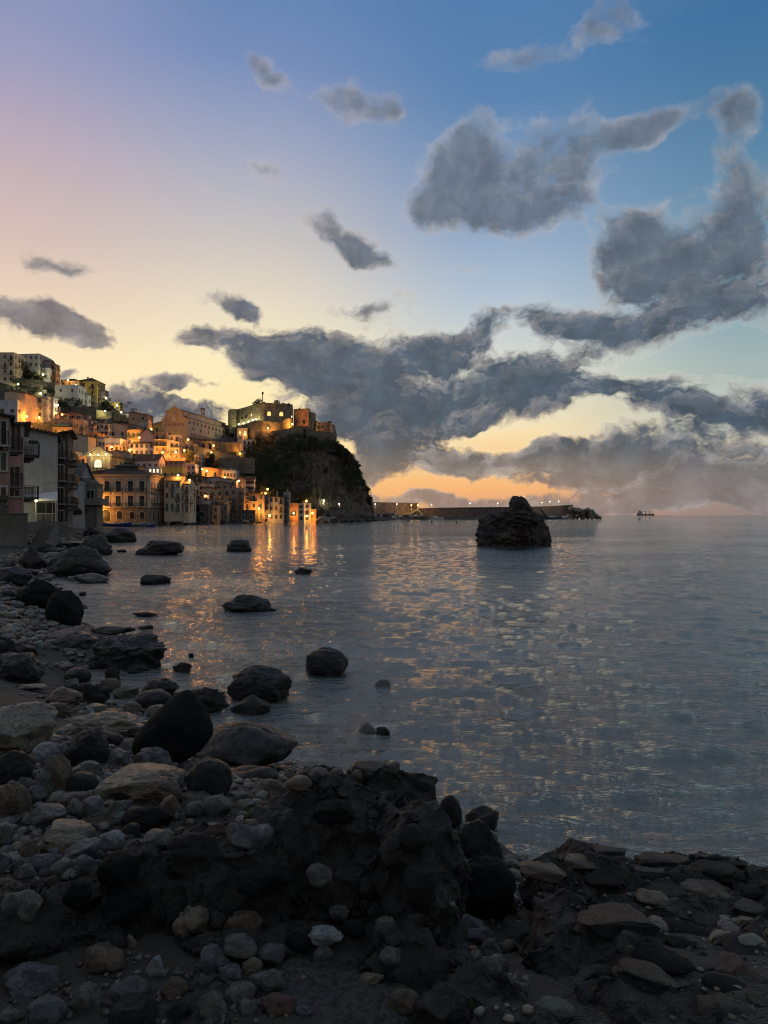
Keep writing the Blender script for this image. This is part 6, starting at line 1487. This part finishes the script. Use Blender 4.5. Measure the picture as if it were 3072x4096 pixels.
RZ(B,350,452,1088,1152,'brown','egg','small brown smooth stone above the lumpy grey boulder',k=25,sub=4)
RZ(B,600,790,1058,1250,'blue','angular','bluish striped upright block among the cobbles',k=26,sub=4)
RZ(B,500,640,1080,1265,'grey','angular','grey wedge leaning on the bluish striped block',k=27,sub=4)
RZ(B,770,935,1118,1270,'green','angular','greenish flat-faced stone right of the bluish striped block',k=28,sub=4)
RZ(B,870,965,1108,1180,'blue','egg','smooth bluish cobble behind the greenish flat-faced stone',k=29,sub=4)
RZ(B,395,475,1035,1090,'blue','flat','small bluish flat stone below the greenish lumpy one',k=30,sub=4)
RZ(B,430,610,1055,1160,'grey','boulder','grey stone between the lumpy grey boulder and the bluish striped block',k=31,sub=4)
RZ(B,1160,1330,1085,1245,'brown','boulder','brown lumpy stone before the pitted brown block',k=32,sub=4)
RZ(B,1370,1520,1115,1235,'grey','round','grey rounded stone left of the smooth grey cobble by the ledge',k=33,sub=4)
RZ(B,1500,1700,1070,1225,'grey','round','smooth grey cobble touching the left end of the big ledge',k=34,sub=4)
RZ(B,915,1080,1150,1260,'dark','round','dark smooth stone behind the black domed rock',k=35,sub=4)
RZ(B,930,1275,1170,1340,'black','boulder','black domed rock shining at the upper edge of the long ledge',k=36)
RZ(B,590,930,1215,1300,'brown','slab','brown rough stone that carries the driftwood stick',k=37,sub=4)
RZ(B,-60,175,1238,1300,'blue','flat','long bluish flat cobble at the left edge',k=38,sub=4)
RZ(B,165,275,1230,1290,'grey','egg','small grey oval cobble left of the lumpy grey boulder',k=39,sub=4)
RZ(B,1550,1680,780-80,870,'dark','round','wet stone between the tall black and the pyramid boulder',k=40,sub=4) if False else None
# --- zoom D upper cobbles
RZ(Dd,-40,105,145,275,'green','round','greenish-grey round cobble at the left edge over the rusty stick',k=1,sub=4)
RZ(Dd,120,270,250,410,'brown','angular','dark brown wedge-shaped stone pointing down',k=2,sub=4)
RZ(Dd,240,640,165,345,'beige','slab','broad light brown stone with a wavy hollow top',k=3)
RZ(Dd,245,350,115,190,'red','angular','small purple-grey angular stone above the broad light brown one',k=4,sub=4)
RZ(Dd,665,822,198,332,'pale','round','pale grey round ball-like stone, lightest near the ledge',k=5)
RZ(Dd,430,700,272,440,'blue','flat','dark bluish flat stone left of the pale ball-like one',k=6,sub=4,tilt=-14)
RZ(Dd,210,362,355,470,'blue','round','bluish-grey round cobble over the two little ones',k=7,sub=4)
RZ(Dd,340,468,405,500,'green','round','greenish bumpy cobble right of the bluish-grey round one',k=8,sub=4)
RZ(Dd,360,432,355,412,'blue','egg','small bluish cobble behind the greenish bumpy one',k=9,sub=4)
RZ(Dd,466,675,362,500,'blue','flat','large smooth bluish flat cobble lying against the ledge',k=10,sub=4)
RZ(Dd,800,1000,255,330,'green','flat','pale green flat stone behind the top of the ledge',k=11,sub=4)
RZ(Dd,800,950,155,265,'dark','angular','dark blue-black mottled stone right of the pale ball-like one',k=12,sub=4)
RZ(Dd,100,250,430,530,'grey','boulder','grey stone with a yellowish patch at the foot of the cobble slope',k=13,sub=4)
RZ(Dd,-30,75,340,480,'blue','round','bluish cobble at the left edge beside the broken bluish one',k=14,sub=4)
RZ(Dd,70,135,380,470,'blue','angular','small broken bluish stone left of the yellow-patched one',k=15,sub=4)
RZ(Dd,-20,115,300,365,'blue','angular','bluish layered stone at the left edge under the greenish-grey round cobble',k=16,sub=4)
RZ(Dd,265,340,448,500,'blue','egg','little oval cobble under the bluish-grey round one',k=17,sub=3)
RZ(Dd,100,170,210,262,'blue','flat','little bluish stone right of the greenish-grey round cobble',k=18,sub=3)
RZ(Dd,30,88,495,560,'grey','angular','little grey pointed stone at the left edge above the greenish embedded boulder',k=19,sub=3)
RZ(Dd,150,215,420,470,'brown','round','pair of small brown stones above the yellow-patched one',k=20,sub=3)
# --- rocks of the right channel
RZ(Ee,1180,1310,395,560,'dark','round','yellowish-topped rounded stone at the right shoulder of the big ledge',k=21,sub=4)
RZ(Ee,1330,1520,455,580,'dark','flat','dark flat rock at the water right of the big ledge',k=22,sub=4)
RZ(Ee,1290,1530,540,760,'dark','boulder','dark boulder at the water under the flat one, right of the big ledge',k=23)
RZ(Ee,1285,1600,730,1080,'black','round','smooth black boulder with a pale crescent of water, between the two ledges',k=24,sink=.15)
RZ(Ee,1525,1618,940,1025,'beige','round','small bumpy beige stone on the tip of the right ledge',k=25,sub=4)
for i,(a,b,c,e_,m_,l) in enumerate([(1260,1400,1040,1150,'blue','bluish flat stone in the channel between the ledges, uppermost'),(1320,1480,1110,1210,'blue','bluish stone in the channel between the ledges, second from above'),(1400,1525,1190,1300,'green','greenish round stone in the channel between the ledges'),(1370,1520,1290,1390,'grey','pale grey stone at the narrow end of the channel'),(1480,1600,1375,1470,'green','greenish layered stone at the foot of the right ledge'),(1590,1680,1410,1500,'blue','bluish layered stone right of the greenish layered one')]):
    RZ(Ee,a,b,c,e_,m_,'flat' if i<2 else 'boulder',l,k=30+i,sub=4)
RZ(Ff,335,555,1128,1268,'green','round','smooth greenish boulder at the bottom edge between the ledges',k=40)
# ================================================================ conglomerate ledges
def ledge(name,label,blobs,vox=.015,seed=1,disp=.05):
    bm=bmesh.new()
    for i,(px,py,d,rx,ry,rz,yaw) in enumerate(blobs):
        me=rock_mesh('b',seed*31+i,sub=3,cuts=14,cut=.66,rough=.20,freq=1.6)
        c=at(px,py,d); mt=Matrix.Translation(c)@Euler((0,0,R(yaw))).to_matrix().to_4x4()@Matrix.Diagonal((rx,ry,rz,1))
        me.transform(mt); bm.from_mesh(me); bpy.data.meshes.remove(me)
    me=bpy.data.meshes.new(name); bm.to_mesh(me); bm.free()
    o=link(name,me); r=o.modifiers.new('r','REMESH'); r.mode='VOXEL'; r.voxel_size=vox
    t1=bpy.data.textures.new('c','CLOUDS'); t1.noise_scale=.26; t1.noise_depth=6; t1.noise_type='HARD_NOISE'
    t2=bpy.data.textures.new('v','VORONOI'); t2.noise_scale=.17; t2.distance_metric='DISTANCE'; t2.weight_1=-1; t2.weight_2=1
    t3=bpy.data.textures.new('f','CLOUDS'); t3.noise_scale=.05; t3.noise_depth=4
    for t_,s in ((t1,-disp*2.2),(t2,disp*1.6),(t3,disp*.6)):
        m=o.modifiers.new('d','DISPLACE'); m.texture=t_; m.strength=s; m.texture_coords='GLOBAL'; m.mid_level=.5
    bpy.context.view_layer.update(); dg=bpy.context.evaluated_depsgraph_get()
    me2=bpy.data.meshes.new_from_object(o.evaluated_get(dg)); o.modifiers.clear(); o.data=me2; me2.materials.clear(); me2.materials.append(RK['cong'])
    me2.polygons.foreach_set('use_smooth',[True]*len(me2.polygons)); tag(o,label,'rock ledge'); return o
L1=ledge('rock_ledge','large dark conglomerate ledge full of embedded stones in the foreground',[
 (1400,3420,3.85,.50,.62,.46,0),(1620,3480,3.65,.30,.55,.47,10),(1180,3480,3.7,.40,.45,.40,-10),(1280,3250,4.3,.45,.45,.25,0),(1560,3260,4.4,.38,.4,.30,0),
 (900,3520,3.55,.38,.42,.30,15),(620,3560,3.4,.34,.36,.22,15),(330,3680,3.3,.34,.36,.22,10),(30,3720,3.2,.34,.36,.22,0),(-260,3740,3.2,.4,.4,.25,0),
 (1450,3820,3.15,.45,.35,.13,0),(1700,3930,2.95,.28,.32,.17,-20),(1880,4060,2.7,.28,.30,.16,-30),(1720,3640,3.4,.20,.3,.30,0),(1000,3760,3.15,.4,.25,.08,0),(2050,4180,2.5,.25,.3,.14,-30)],seed=2)
L2=ledge('rock_ledge','right dark ledge of overlapping slabs running to the lower right corner',[
 (2330,3560,4.5,.42,.55,.24,-15),(2560,3640,4.3,.6,.75,.24,-15),(2900,3660,4.3,.65,.7,.22,-10),(2450,3520,4.9,.45,.4,.22,-15),(2750,3520,4.9,.5,.4,.22,-15),(3020,3580,4.7,.4,.4,.2,-15),(2250,3760,3.7,.28,.5,.22,-25),(2450,3900,3.3,.40,.45,.20,-30),(2750,3960,3.3,.5,.5,.22,-20),(3100,3900,3.5,.5,.6,.25,-10),(2650,4150,2.8,.4,.4,.20,-30),(3050,4150,2.9,.4,.4,.2,-20),(3350,3800,4,.6,.9,.3,0),(2180,3560,4.4,.16,.3,.2,0)],seed=5)
bv_all=bvh_of([BEACH,L1,L2])
def stone(px,py,rpx,rpy,mat,style,label,k=0,sub=4,sunk=.35,rot=0,name='rock',cat='stone',grp=None,dep=.75,lay=0):
    h,n=hit(px,py,bv_all); d=h.y; rx=rpx/F*d*1.05; rz=rpy/F*d*1.05; r_=ray(px,py).normalized()
    # half axes: across, away from the viewer, upwards; resting on and partly sunk into what is below
    ry_=max(rx*dep,rz*.6); q=h-r_*(min(rz,ry_)*(1-sunk))
    if lay: ry_=rz*1.75; rz=rz*.55; q=h+Vector((0,.1*ry_,rz*(.15-sunk*.5)))
    o=link(name,variant(style,k,mat,sub),None,q,(R(0 if lay else 10),R(0 if lay else -rot),R(rot*1.1 if lay else random.Random(int(px+py)).uniform(-15,15))),(rx,ry_,rz))
    tag(o,label,cat,grp); ROCKS.append((label,px,py,o)); return o
def SZ(fn,X,Y,rX,rY,*a,**k):
    p=fn(X,Y); s=fn(1,0)[0]-fn(0,0)[0]; return stone(p[0],p[1],rX*s,rY*s,*a,**k)
# stones in and before the left ledge
SZ(Dd,800,450,140,110,'black','round','smooth black stone set in the crest of the ledge',k=1,sunk=.4)
SZ(Dd,850,690,160,110,'black','flat','black cracked stone with a white vein set in the ledge face',k=2,sunk=.72,rot=20)
SZ(Dd,560,640,130,120,'black','round','dark smooth stone set in the ledge below the crest',k=3,sunk=.72)
SZ(Dd,150,690,130,110,'green','boulder','greenish boulder embedded in the ledge at the left edge',k=4,sunk=.72)
SZ(Dd,345,545,62,42,'red','angular','reddish brick-like stone in the ledge crest, left one',k=5,sunk=.4)
SZ(Dd,640,485,70,30,'red','angular','reddish flat stone in the ledge crest, next to the smooth black one',k=6,sunk=.3,rot=15)
SZ(Dd,1270,790,130,90,'beige','craggy','pale pitted stone embedded in the lower ledge face',k=7,sunk=.72)
SZ(Dd,1060,270,110,70,'green','slab','layered greenish stone in the crest of the ledge',k=8,sunk=.72)
SZ(Dd,1290,350,180,110,'cong','craggy','rough lumpy brown mass on the ledge crest',k=9,sunk=.72)
SZ(Dd,1440,230,90,80,'red','craggy','crumbly reddish stone on the ledge crest right of the brown mass',k=10,sunk=.72)
SZ(Dd,1620,230,120,110,'brown','slab','squared brown block in the ledge crest',k=11,sunk=.72)
SZ(Dd,1010,60+900,60,40,'brown','angular','thin broken shard in the ledge foot',k=12,sunk=.3)if False else None
SZ(Dd,885,945,30,65,'beige','angular','narrow pale shard standing in the ledge foot',k=12,sunk=.3,rot=25)
SZ(Dd,1035,1115,75,90,'pale','angular','bright pointed pale stone lying on the dark sand',k=13,sunk=.2)
SZ(Dd,580,1320,105,105,'green','boulder','pale green knobbly stone on the sand near the bottom edge',k=14,sunk=.2)
SZ(Dd,230,1190,200,85,'blue','flat','long dark blue stone slanting on the sand at the lower left',k=15,sunk=.3,rot=-15)
SZ(Dd,310,1400,120,95,'blue','round','dark blue domed stone at the bottom left',k=16,sunk=.3)
SZ(Dd,860,1265,130,75,'grey','flat','grey bean-shaped stone on the sand, white-edged',k=17,sunk=.3)
SZ(Dd,890,1415,165,95,'dark','round','dark speckled round stone at the bottom edge',k=18,sunk=.2)
SZ(Dd,60,1430,80,60,'grey','flat','flat grey stone in the bottom left corner',k=19,sunk=.3)
SZ(Dd,1415,1050,120,80,'blue','flat','blue-grey stone with a pale rim on the sand, upper one',k=20,sunk=.3)
SZ(Dd,1530,1150,90,60,'blue','flat','blue-grey stone with a pale rim on the sand, lower one',k=21,sunk=.3)
SZ(Dd,1355,1200,50,60,'blue','angular','small bluish upright stone on the sand',k=22,sunk=.2)
SZ(Dd,1415,1380,110,100,'grey','boulder','speckled grey stone with rough skin near the bottom edge',k=23,sunk=.3)
SZ(Dd,1590,1280,90,65,'green','round','greenish round stone with cracked top',k=24,sunk=.3)
SZ(Dd,1180,1400,90,60,'dark','flat','dark flat stone half buried left of the speckled grey one',k=25,sunk=.5)
SZ(Dd,1580,970,95,50,'grey','slab','striped grey slab at the foot of the ledge',k=26,sunk=.3)
SZ(Dd,700,1060,160,110,'brown','boulder','big dark brown boulder bulging from the foot of the ledge',k=27,sunk=.6)
SZ(Dd,1160,1250,90,70,'brown','boulder','dark brown stone half buried behind the bean-shaped one',k=28,sunk=.5)
SZ(Ee,150,1335,62,55,'beige','boulder','round beige-grey stone, low on the sand',k=29,sunk=.3)
SZ(Ee,245,1415,85,65,'grey','craggy','grey speckled stone right of the beige-grey one',k=30,sunk=.3)
SZ(Ee,88,1480,85,55,'green','boulder','rough green-grey stone with creases near the bottom',k=31,sunk=.3)
SZ(Ee,125,1560,50,45,'green','round','small green-grey cobble below the creased one',k=32,sunk=.3)
SZ(Ee,295,1550,100,42,'red','slab','reddish flat slab on the sand at the bottom',k=33,sunk=.4)
SZ(Ee,440,1430+140,50,25,'blue','flat','small bluish flat stone right of the reddish slab',k=34,sunk=.3)
SZ(Ee,545,1260,52,45,'grey','round','round grey cobble low in the middle of the sand',k=35,sunk=.3)
SZ(Ee,560,1150,95,45,'pale','flat','pale blue streaked flat stone in the middle foreground',k=36,sunk=.4)
SZ(Ee,715,1120,65,42,'black','egg','black egg-shaped stone beside the pale blue streaked one',k=37,sunk=.4)
SZ(Ee,900,1115,85,60,'grey','slab','grey layered stone under the block face of the ledge',k=38,sunk=.4)
SZ(Ee,630,1030,60,38,'grey','craggy','grey crumbly stone at the foot of the ledge face',k=39,sunk=.4)
SZ(Ee,920,1270,65,42,'grey','flat','grey flat stone on the slope right of the black egg',k=40,sunk=.4)
SZ(Ee,810,1400,68,42,'beige','flat','beige flat stone near the bottom centre',k=41,sunk=.35)
SZ(Ee,1000,1530,95,60,'brown','boulder','rounded brown stone at the bottom edge, centre right',k=42,sunk=.35)
SZ(Ee,100,1090,110,75,'brown','boulder','large dull brown stone at the foot of the ledge, left of centre',k=43,sunk=.5)
SZ(Ee,90,1220,100,48,'grey','slab','white-edged grey slab on the sand left of centre',k=44,sunk=.3)
SZ(Ee,265,1255,80,60,'blue','angular','dark blue wedge on the sand left of centre',k=45,sunk=.4)
SZ(Ee,405,1205,70,55,'black','round','black domed stone on the sand left of the pale streaked one',k=46,sunk=.4)
SZ(Ee,40,1360,65,45,'blue','flat','bluish flat stone with a pale edge at the lower left of centre',k=47,sunk=.3)
SZ(Ee,605,475,120,70,'black','slab','black squared block under the overhang of the big ledge',k=48,sunk=.72)
SZ(Ee,210,850,150,75,'black','flat','long black stone embedded in the left of the big ledge face',k=49,sunk=.72)
SZ(Ee,150,620,130,80,'blue','slab','dark blue squared block embedded in the upper left of the big ledge',k=50,sunk=.72)
SZ(Ee,520,830,80,75,'green','angular','pale green broken stone embedded in the middle of the big ledge face',k=51,sunk=.72)
SZ(Ee,1050,620,85,80,'cong','slab','brown rounded stone set in the right face of the big ledge',k=52,sunk=.72)
SZ(Ee,1080,880,130,120,'cong','slab','big dark bowl-like boulder in the right foot of the big ledge',k=53,sunk=.72)
SZ(Ee,1090,330,50,35,'dark','round','knob of dark stone on the right crest of the big ledge',k=54,sunk=.72)
SZ(Ee,565,180,70,60,'dark','angular','upright dark wedge-shaped stone on the crest of the big ledge',k=55,sunk=.0)
SZ(Ee,660,225,80,40,'dark','angular','sloping dark stone behind the upright wedge',k=56,sunk=.1)
SZ(Ee,525,275,62,38,'grey','round','smooth grey-brown stone on the crest before the upright wedge',k=57,sunk=.3)
SZ(Ee,620,265,38,28,'grey','egg','small smooth stone on the crest, second from the left',k=58,sunk=.3)
SZ(Ee,740,278,42,34,'brown','round','small brown stone on the crest right of the smooth ones',k=59,sunk=.3)
SZ(Ee,800,245,115,30,'dark','slab','long dark beam-like stone on the crest of the big ledge',k=60,sunk=.3)
SZ(Ee,920,240,50,45,'grey','boulder','light mottled stone at the right end of the crest',k=61,sunk=.3)
SZ(Ee,150,300,150,62,'dark','flat','dark wavy stone in the gap left of the big ledge',k=62,sunk=.2)
SZ(Ee,225,370,95,65,'brown','boulder','brown pitted boulder left of the big ledge crest',k=63,sunk=.3)
SZ(Ee,415,320,70,35,'brown','round','brown stone on the left shoulder of the big ledge',k=64,sunk=.4)
SZ(Ee,75,400,65,28,'blue','flat','bluish flat stone left of the pitted brown boulder',k=65,sunk=.3)
SZ(Ee,30,450,60,60,'grey','round','light grey cobble left of the whitish stone by the ledge',k=66,sunk=.2) if False else None
SZ(Ee,115,450,60,35,'beige','flat','whitish flat stone where the cobbles meet the big ledge',k=67,sunk=.2)
# slabs of the right ledge
for i,(X,Y,a,b,rt,m_,l) in enumerate([(390,400,150,62,-12,'brown','broad crusty slab at the left tip of the right ledge'),(610,345,115,52,-14,'brown','brown tilted slab behind the crusty tip of the right ledge'),(750,290,140,48,-8,'dark','dark arched slab at the water, back row of the right ledge, left one'),(735,440,175,55,-8,'cong','long greenish slab with a cigarette-sized pale twig on it'),(1000,415,170,42,-5,'dark','long smooth dark slab in the middle of the right ledge'),(1080,350,160,52,-14,'dark','brownish slab in the back row of the right ledge, middle one'),(1010,285,90,35,-20,'dark','short dark slab at the water, back row of the right ledge'),(1370,400,165,60,-18,'cong','long slab sloping to the water at the back right'),(1400,340,160,30,-16,'dark','thin dark slab at the very water line, back right'),(1110,540,140,60,-14,'cong','greenish rounded slab in the centre of the right ledge'),(1010,560,100,55,-10,'brown','brown slab left of the greenish rounded one'),(780,530,110,45,-14,'dark','dark slab below the long greenish one'),(1320,520,170,65,-20,'brown','brownish uneven slab right of the centre of the right ledge'),(1560,510,100,45,-5,'cong','greenish slab at the right edge'),(1560,620,130,60,-15,'dark','dark lumpy slab at the right edge'),(830,690,260,95,-12,'dark','big flat dark purple slab in the middle of the right ledge'),(1200,740,150,50,-30,'black','long black stone like a sausage, upper of three'),(1160,810,100,50,-30,'black','black rounded stone under the upper long black one'),(1040,900,170,60,-26,'black','long black stone like a sausage, middle of three'),(1270,950,75,65,25,'dark','dark pointed stone between the long black ones'),(1420,1050,120,50,-26,'black','long black stone like a sausage, lowest of three'),(1540,840,130,95,-10,'cong','large brown boulder at the right edge of the lower ledge'),(1460,950,90,75,-30,'red','reddish-brown smooth stone near the right edge'),(1600,1010,80,55,-10,'dark','dark reddish stone at the right edge, below the large brown one'),(1400,1180,170,70,-14,'dark','large dark smooth stone in the lower right corner'),(970,1000,210,75,-38,'dark','long hollowed dark stone cutting across the lower right ledge'),(1300,700,120,60,-10,'cong','rough brown block in the middle right of the ledge'),(1600,1130,70,40,-10,'dark','dark stone in the lower right corner at the edge'),(300,760,90,80,0,'cong','rough gravelly lump under the tip of the right ledge'),(520,700,120,80,-10,'dark','dark broken face under the big flat purple slab')]):
    SZ(Ff,X,Y,a,b,m_,'slab' if i not in (16,18,20,23,21) else 'egg' if i in(16,18,20) else 'boulder',l,k=70+i,sunk=.4,rot=rt,lay=1)
# driftwood
h,_=hit(*Dd(640,150),bv_all); m=MB(); a=at(*Dd(585,188),h.y-.02); b=at(*Dd(685,118),h.y+.06); m.tube(a,a.lerp(b,.5)+Vector((0,0,.006)),.010,.012,7); m.tube(a.lerp(b,.5)+Vector((0,0,.006)),b,.012,.007,7); tag(m.build('driftwood_stick',M['bark']),'short dark driftwood stick lying on the brown rough stone','stick')
# ================================================================ the cobbles in between
def fill():
    rs=random.Random(12); placed=[(px,py,max(20,(o.dimensions.x/2)*F/max(1,o.location.y))) for _,px,py,o in ROCKS]
    zones=[ # polygon-ish boxes (px0,px1,py0,py1), radius range in px, count, where
     (0,900,3000,3500,20,58,92,'among the cobbles above the ledge'),(0,420,2860,3000,14,36,22,'on the upper beach'),(300,900,2760,2960,14,34,18,'by the small pool'),(0,700,3850,4096,14,44,26,'on the sand in the lower left'),
     (700,1500,3800,4090,14,44,34,'on the sand in the middle foreground'),(0,640,2540,2680,10,26,18,'on the flat ledge'),(0,300,2420,2520,8,22,16,'above the flat ledge'),(100,420,2130,2300,5,16,26,'along the shore below the houses'),(1820,2120,3480,4060,16,40,10,'in the channel between the ledges'),(850,1250,2980,3150,14,34,8,'behind the big ledge')]
    out=[]
    hue={'grey':'grey','blue':'bluish','brown':'brown','green':'greenish','beige':'beige','dark':'dark','red':'reddish','pale':'pale'}
    for (a,b,c,e,r0,r1,n,where) in zones:
        got=0; tries=0
        while got<n and tries<900:
            tries+=1; px=rs.uniform(a,b); py=rs.uniform(c,e); r=rs.uniform(r0,r1)*(.6+.4*rs.random())
            if where.startswith('among') and py>3500-(px/900)*180-0: continue
            h,_n=hit(px,py,bv_all)
            if h.z<-.02: continue
            if any((px-q[0])**2+((py-q[1])*1.2)**2<((r+q[2])*.55)**2 for q in placed): continue
            placed.append((px,py,r)); mt=rs.choice(['grey','grey','blue','blue','brown','green','beige','dark','dark','red'] if rs.random()<.93 else ['pale']); stl=rs.choice(['round','egg','flat','angular','boulder'])
            out.append((px,py,r,r*rs.uniform(.55,.8),mt,stl,where,rs.randrange(8))); got+=1
    named=[(l,px,py) for l,px,py,o in ROCKS]
    used=set(); n=0
    shp={'round':'round','egg':'oval','flat':'flat','angular':'sharp-edged','boulder':'lumpy'}
    def near(px,py,j=0):
        q=sorted(named,key=lambda t:(t[1]-px)**2+(t[2]-py)**2)[j]; dx,dy=px-q[1],py-q[2]
        side=('right of' if dx>0 else 'left of') if abs(dx)>abs(dy) else ('below' if dy>0 else 'above')
        core=q[0].split(',')[0].split(' with ')[0].split(' among ')[0].split(' lying ')[0].split(' at the ')[0].split(' in the ')[0].split(' on the ')[0]
        w=core.split()[:8]
        while w[-1] in ('the','a','of','to','right','left','below','above','at','in','on','between','its','and','under','by','large','concrete','touching','lying','behind','before','among','small','that','from','near','it','like','set','two','stones,','middle','foot','dark','round','flat','grey','bluish','rounded','brown','mottled','row','carries','pair','one','pale','tall','black','left,','right,'): w.pop()
        return side+' the '+' '.join(w)
    for (px,py,rx,ry,mt,stl,where,k) in out:
        sz='tiny' if rx<18 else 'small' if rx<30 else 'mid-sized'
        lab=None
        for j in range(4):
            l=f"{sz} {hue[mt]} {shp[stl]} cobble {near(px,py,j)}"
            if l not in used: lab=l; break
        if lab is None: lab=l
        used.add(lab)
        stone(px,py,rx,ry,mt,stl,lab,k=k,sub=3,sunk=.15,name='cobble',cat='cobble',grp='cobbles of the beach',dep=.9)
fill()
def gravel():
    rs=np.random.RandomState(8); rr=random.Random(3); V=[];Fa=[];mi=[]
    base=[]
    for s in range(6):
        me=rock_mesh('g',s+300,sub=2,cuts=7,cut=.8,rough=.1,freq=1.1); v=np.array([v.co for v in me.vertices]); f=np.array([tuple(p.vertices) for p in me.polygons]); base.append((v,f)); bpy.data.meshes.remove(me)
    off=0; mats=['grey','blue','brown','beige','dark','green']
    zones=[(0,420,2740,2960,900,.012,.03),(0,900,2960,3480,1000,.018,.045),(0,1700,3780,4096,300,.008,.022),(0,520,2380,2700,1000,.03,.10),(0,330,2330,2560,700,.04,.14),(60,420,2110,2340,620,.06,.26),(0,200,2230,2340,250,.05,.2),(1800,2150,3450,4096,120,.010,.025),(350,1000,2740,3150,450,.015,.05),(2150,3072,3420,4096,350,.006,.018)]
    for (a,b,c,e,n,r0,r1) in zones:
        for i in range(n):
            px=rs.uniform(a,b);py=rs.uniform(c,e); h,_n=hit(px,py,bv_all)
            if h is None or h.z<-.03 or _n.z<.75: continue
            if fbm(np.array([h.x*2.5]),np.array([h.y*2.5]),2)[0]<-.02: continue
            s=rs.randint(6); v,f=base[s]; r=rs.uniform(r0,r1); sc=np.array([1,rs.uniform(.6,1),rs.uniform(.45,.75)])*r; t=rs.uniform(0,6.28)
            w=v*sc; w=np.stack([w[:,0]*np.cos(t)-w[:,1]*np.sin(t),w[:,0]*np.sin(t)+w[:,1]*np.cos(t),w[:,2]],1)+np.array(h)+[0,0,r*.25]
            V.append(w);Fa.append(f+off);off+=len(v);mi.append(np.full(len(f),rs.randint(6)))
    for i in range(1500):      # the strip between the ledges and the water
        x=rs.uniform(-2.2,3.4); y=rs.uniform(3.4,8.5); h=bv_all.ray_cast(Vector((x,y,4)),Vector((0,0,-1)))[0]
        hb=_bb.ray_cast(Vector((x,y,4)),Vector((0,0,-1)))[0]
        if h is None or h.z<-.03 or hb is None or abs(hb.z-h.z)>.01: continue
        s=rs.randint(6); v,f=base[s]; r=rs.uniform(.02,.075); t=rs.uniform(0,6.28)
        w=v*np.array([1,rs.uniform(.6,1),rs.uniform(.45,.75)])*r; w=np.stack([w[:,0]*np.cos(t)-w[:,1]*np.sin(t),w[:,0]*np.sin(t)+w[:,1]*np.cos(t),w[:,2]],1)+np.array(h)+[0,0,r*.2]
        V.append(w);Fa.append(f+off);off+=len(v);mi.append(np.full(len(f),rs.randint(6)))
    me=np_mesh('gravel',np.concatenate(V),np.concatenate(Fa),[RK[m] for m in mats]); me.polygons.foreach_set('material_index',np.concatenate(mi).astype(np.int32)); me.update()
    tag(link('gravel',me),'small pebbles and gravel filling the gaps of the beach','gravel',kind='stuff')
gravel()
# armour blocks at the end of the breakwater
bl=[(2285,2036,9),(2300,2040,10),(2296,2052,10),(2312,2050,9),(2318,2040,9),(2328,2052,10),(2335,2043,8),(2345,2050,11),(2352,2041,9),(2360,2056,10),(2369,2048,8),(2377,2058,9),(2384,2063,8),(2310,2064,9),(2330,2066,9),(2350,2067,8),(2368,2068,7),(2392,2069,7),(2402,2071,5),(2290,2066,9),(2272,2066,8),(2255,2068,7)]
ordw=['first','second','third','fourth','fifth','sixth','seventh','eighth','ninth','tenth','eleventh','twelfth','thirteenth','fourteenth','fifteenth','sixteenth','seventeenth','eighteenth','nineteenth','twentieth','twenty-first','twenty-second']
order=sorted(range(len(bl)),key=lambda i:bl[i][0])
for i,(px,py,r) in enumerate(bl):
    d=500+(i%4)*1.5; p=at(px,py,d); s=r/F*d*1.35; o=link('armour_block',variant('angular',i%5,'beige',3),None,p,(R(i*37%60),R(i*53%60),R(i*71)),(s*1.15,s*1.1,s*1.05))
    tag(o,f'pale concrete armour block, {ordw[order.index(i)]} from the left at the breakwater end','block','armour blocks at the breakwater end')
for i,(X0,X1,Y0,Y1,l) in enumerate([(1000,1160,1435,1535,'big pale rock at the water, right end of the village'),(1275,1345,1375,1470,'pale rock heap at the foot of the headland, left one'),(1330,1400,1400,1470,'pale rock heap at the foot of the headland, right one'),(1150,1240,1430,1475,'low dark rock between the village rock and the headland'),(190,275,1465,1500,'low pale rock in the water below the brown shore block'),(340,410,1475,1500,'low dark rock in the water left of the orange lamp reflection'),(600,700,1455,1485,'low dark rocks at the foot of the grey shore house')]):
    a=zp(5,X0,Y0); b=zp(5,X1,Y1); d=[262,316,326,290,232,245,252][i]; w=(b[0]-a[0])/F*d; p=at((a[0]+b[0])/2,(a[1]+b[1])/2,d); hh=(b[1]-a[1])/F*d
    o=link('rock',variant('craggy',i+3,'beige' if 'pale' in l else 'brown',4),None,p,(0,0,i),(w*.55,w*.5,hh*.6)); tag(o,l,'rock')
# rocky shore foot under the houses
def shore_foot():
    rs=np.random.RandomState(2); V=[];Fa=[];off=0
    base=[]
    for s in range(5):
        me=rock_mesh('g',s+400,sub=3,cuts=9,cut=.8,rough=.14,freq=1.1); base.append((np.array([v.co for v in me.vertices]),np.array([tuple(p.vertices) for p in me.polygons]))); bpy.data.meshes.remove(me)
    for i in range(330):
        px=rs.uniform(600,1500) if i<260 else rs.uniform(250,640); ds,ps,_,_=hcol(px); d=ds-rs.uniform(-1,4.5)*(1 if px>700 else 1.5)
        r=rs.uniform(.5,1.6); v,f=base[rs.randint(5)]; t=rs.uniform(0,6.28); w=v*np.array([1,.8,.6])*r; w=np.stack([w[:,0]*np.cos(t)-w[:,1]*np.sin(t),w[:,0]*np.sin(t)+w[:,1]*np.cos(t),w[:,2]],1)+np.array([(px-CX)/F*d,d,rs.uniform(-.3,.5)])
        V.append(w);Fa.append(f+off);off+=len(v)
    tag(link('shore_rubble',np_mesh('shore_rubble',np.concatenate(V),np.concatenate(Fa),RK['dark'])),'dark rubble along the foot of the shore houses','rubble',kind='stuff')
shore_foot()
place_lamps()
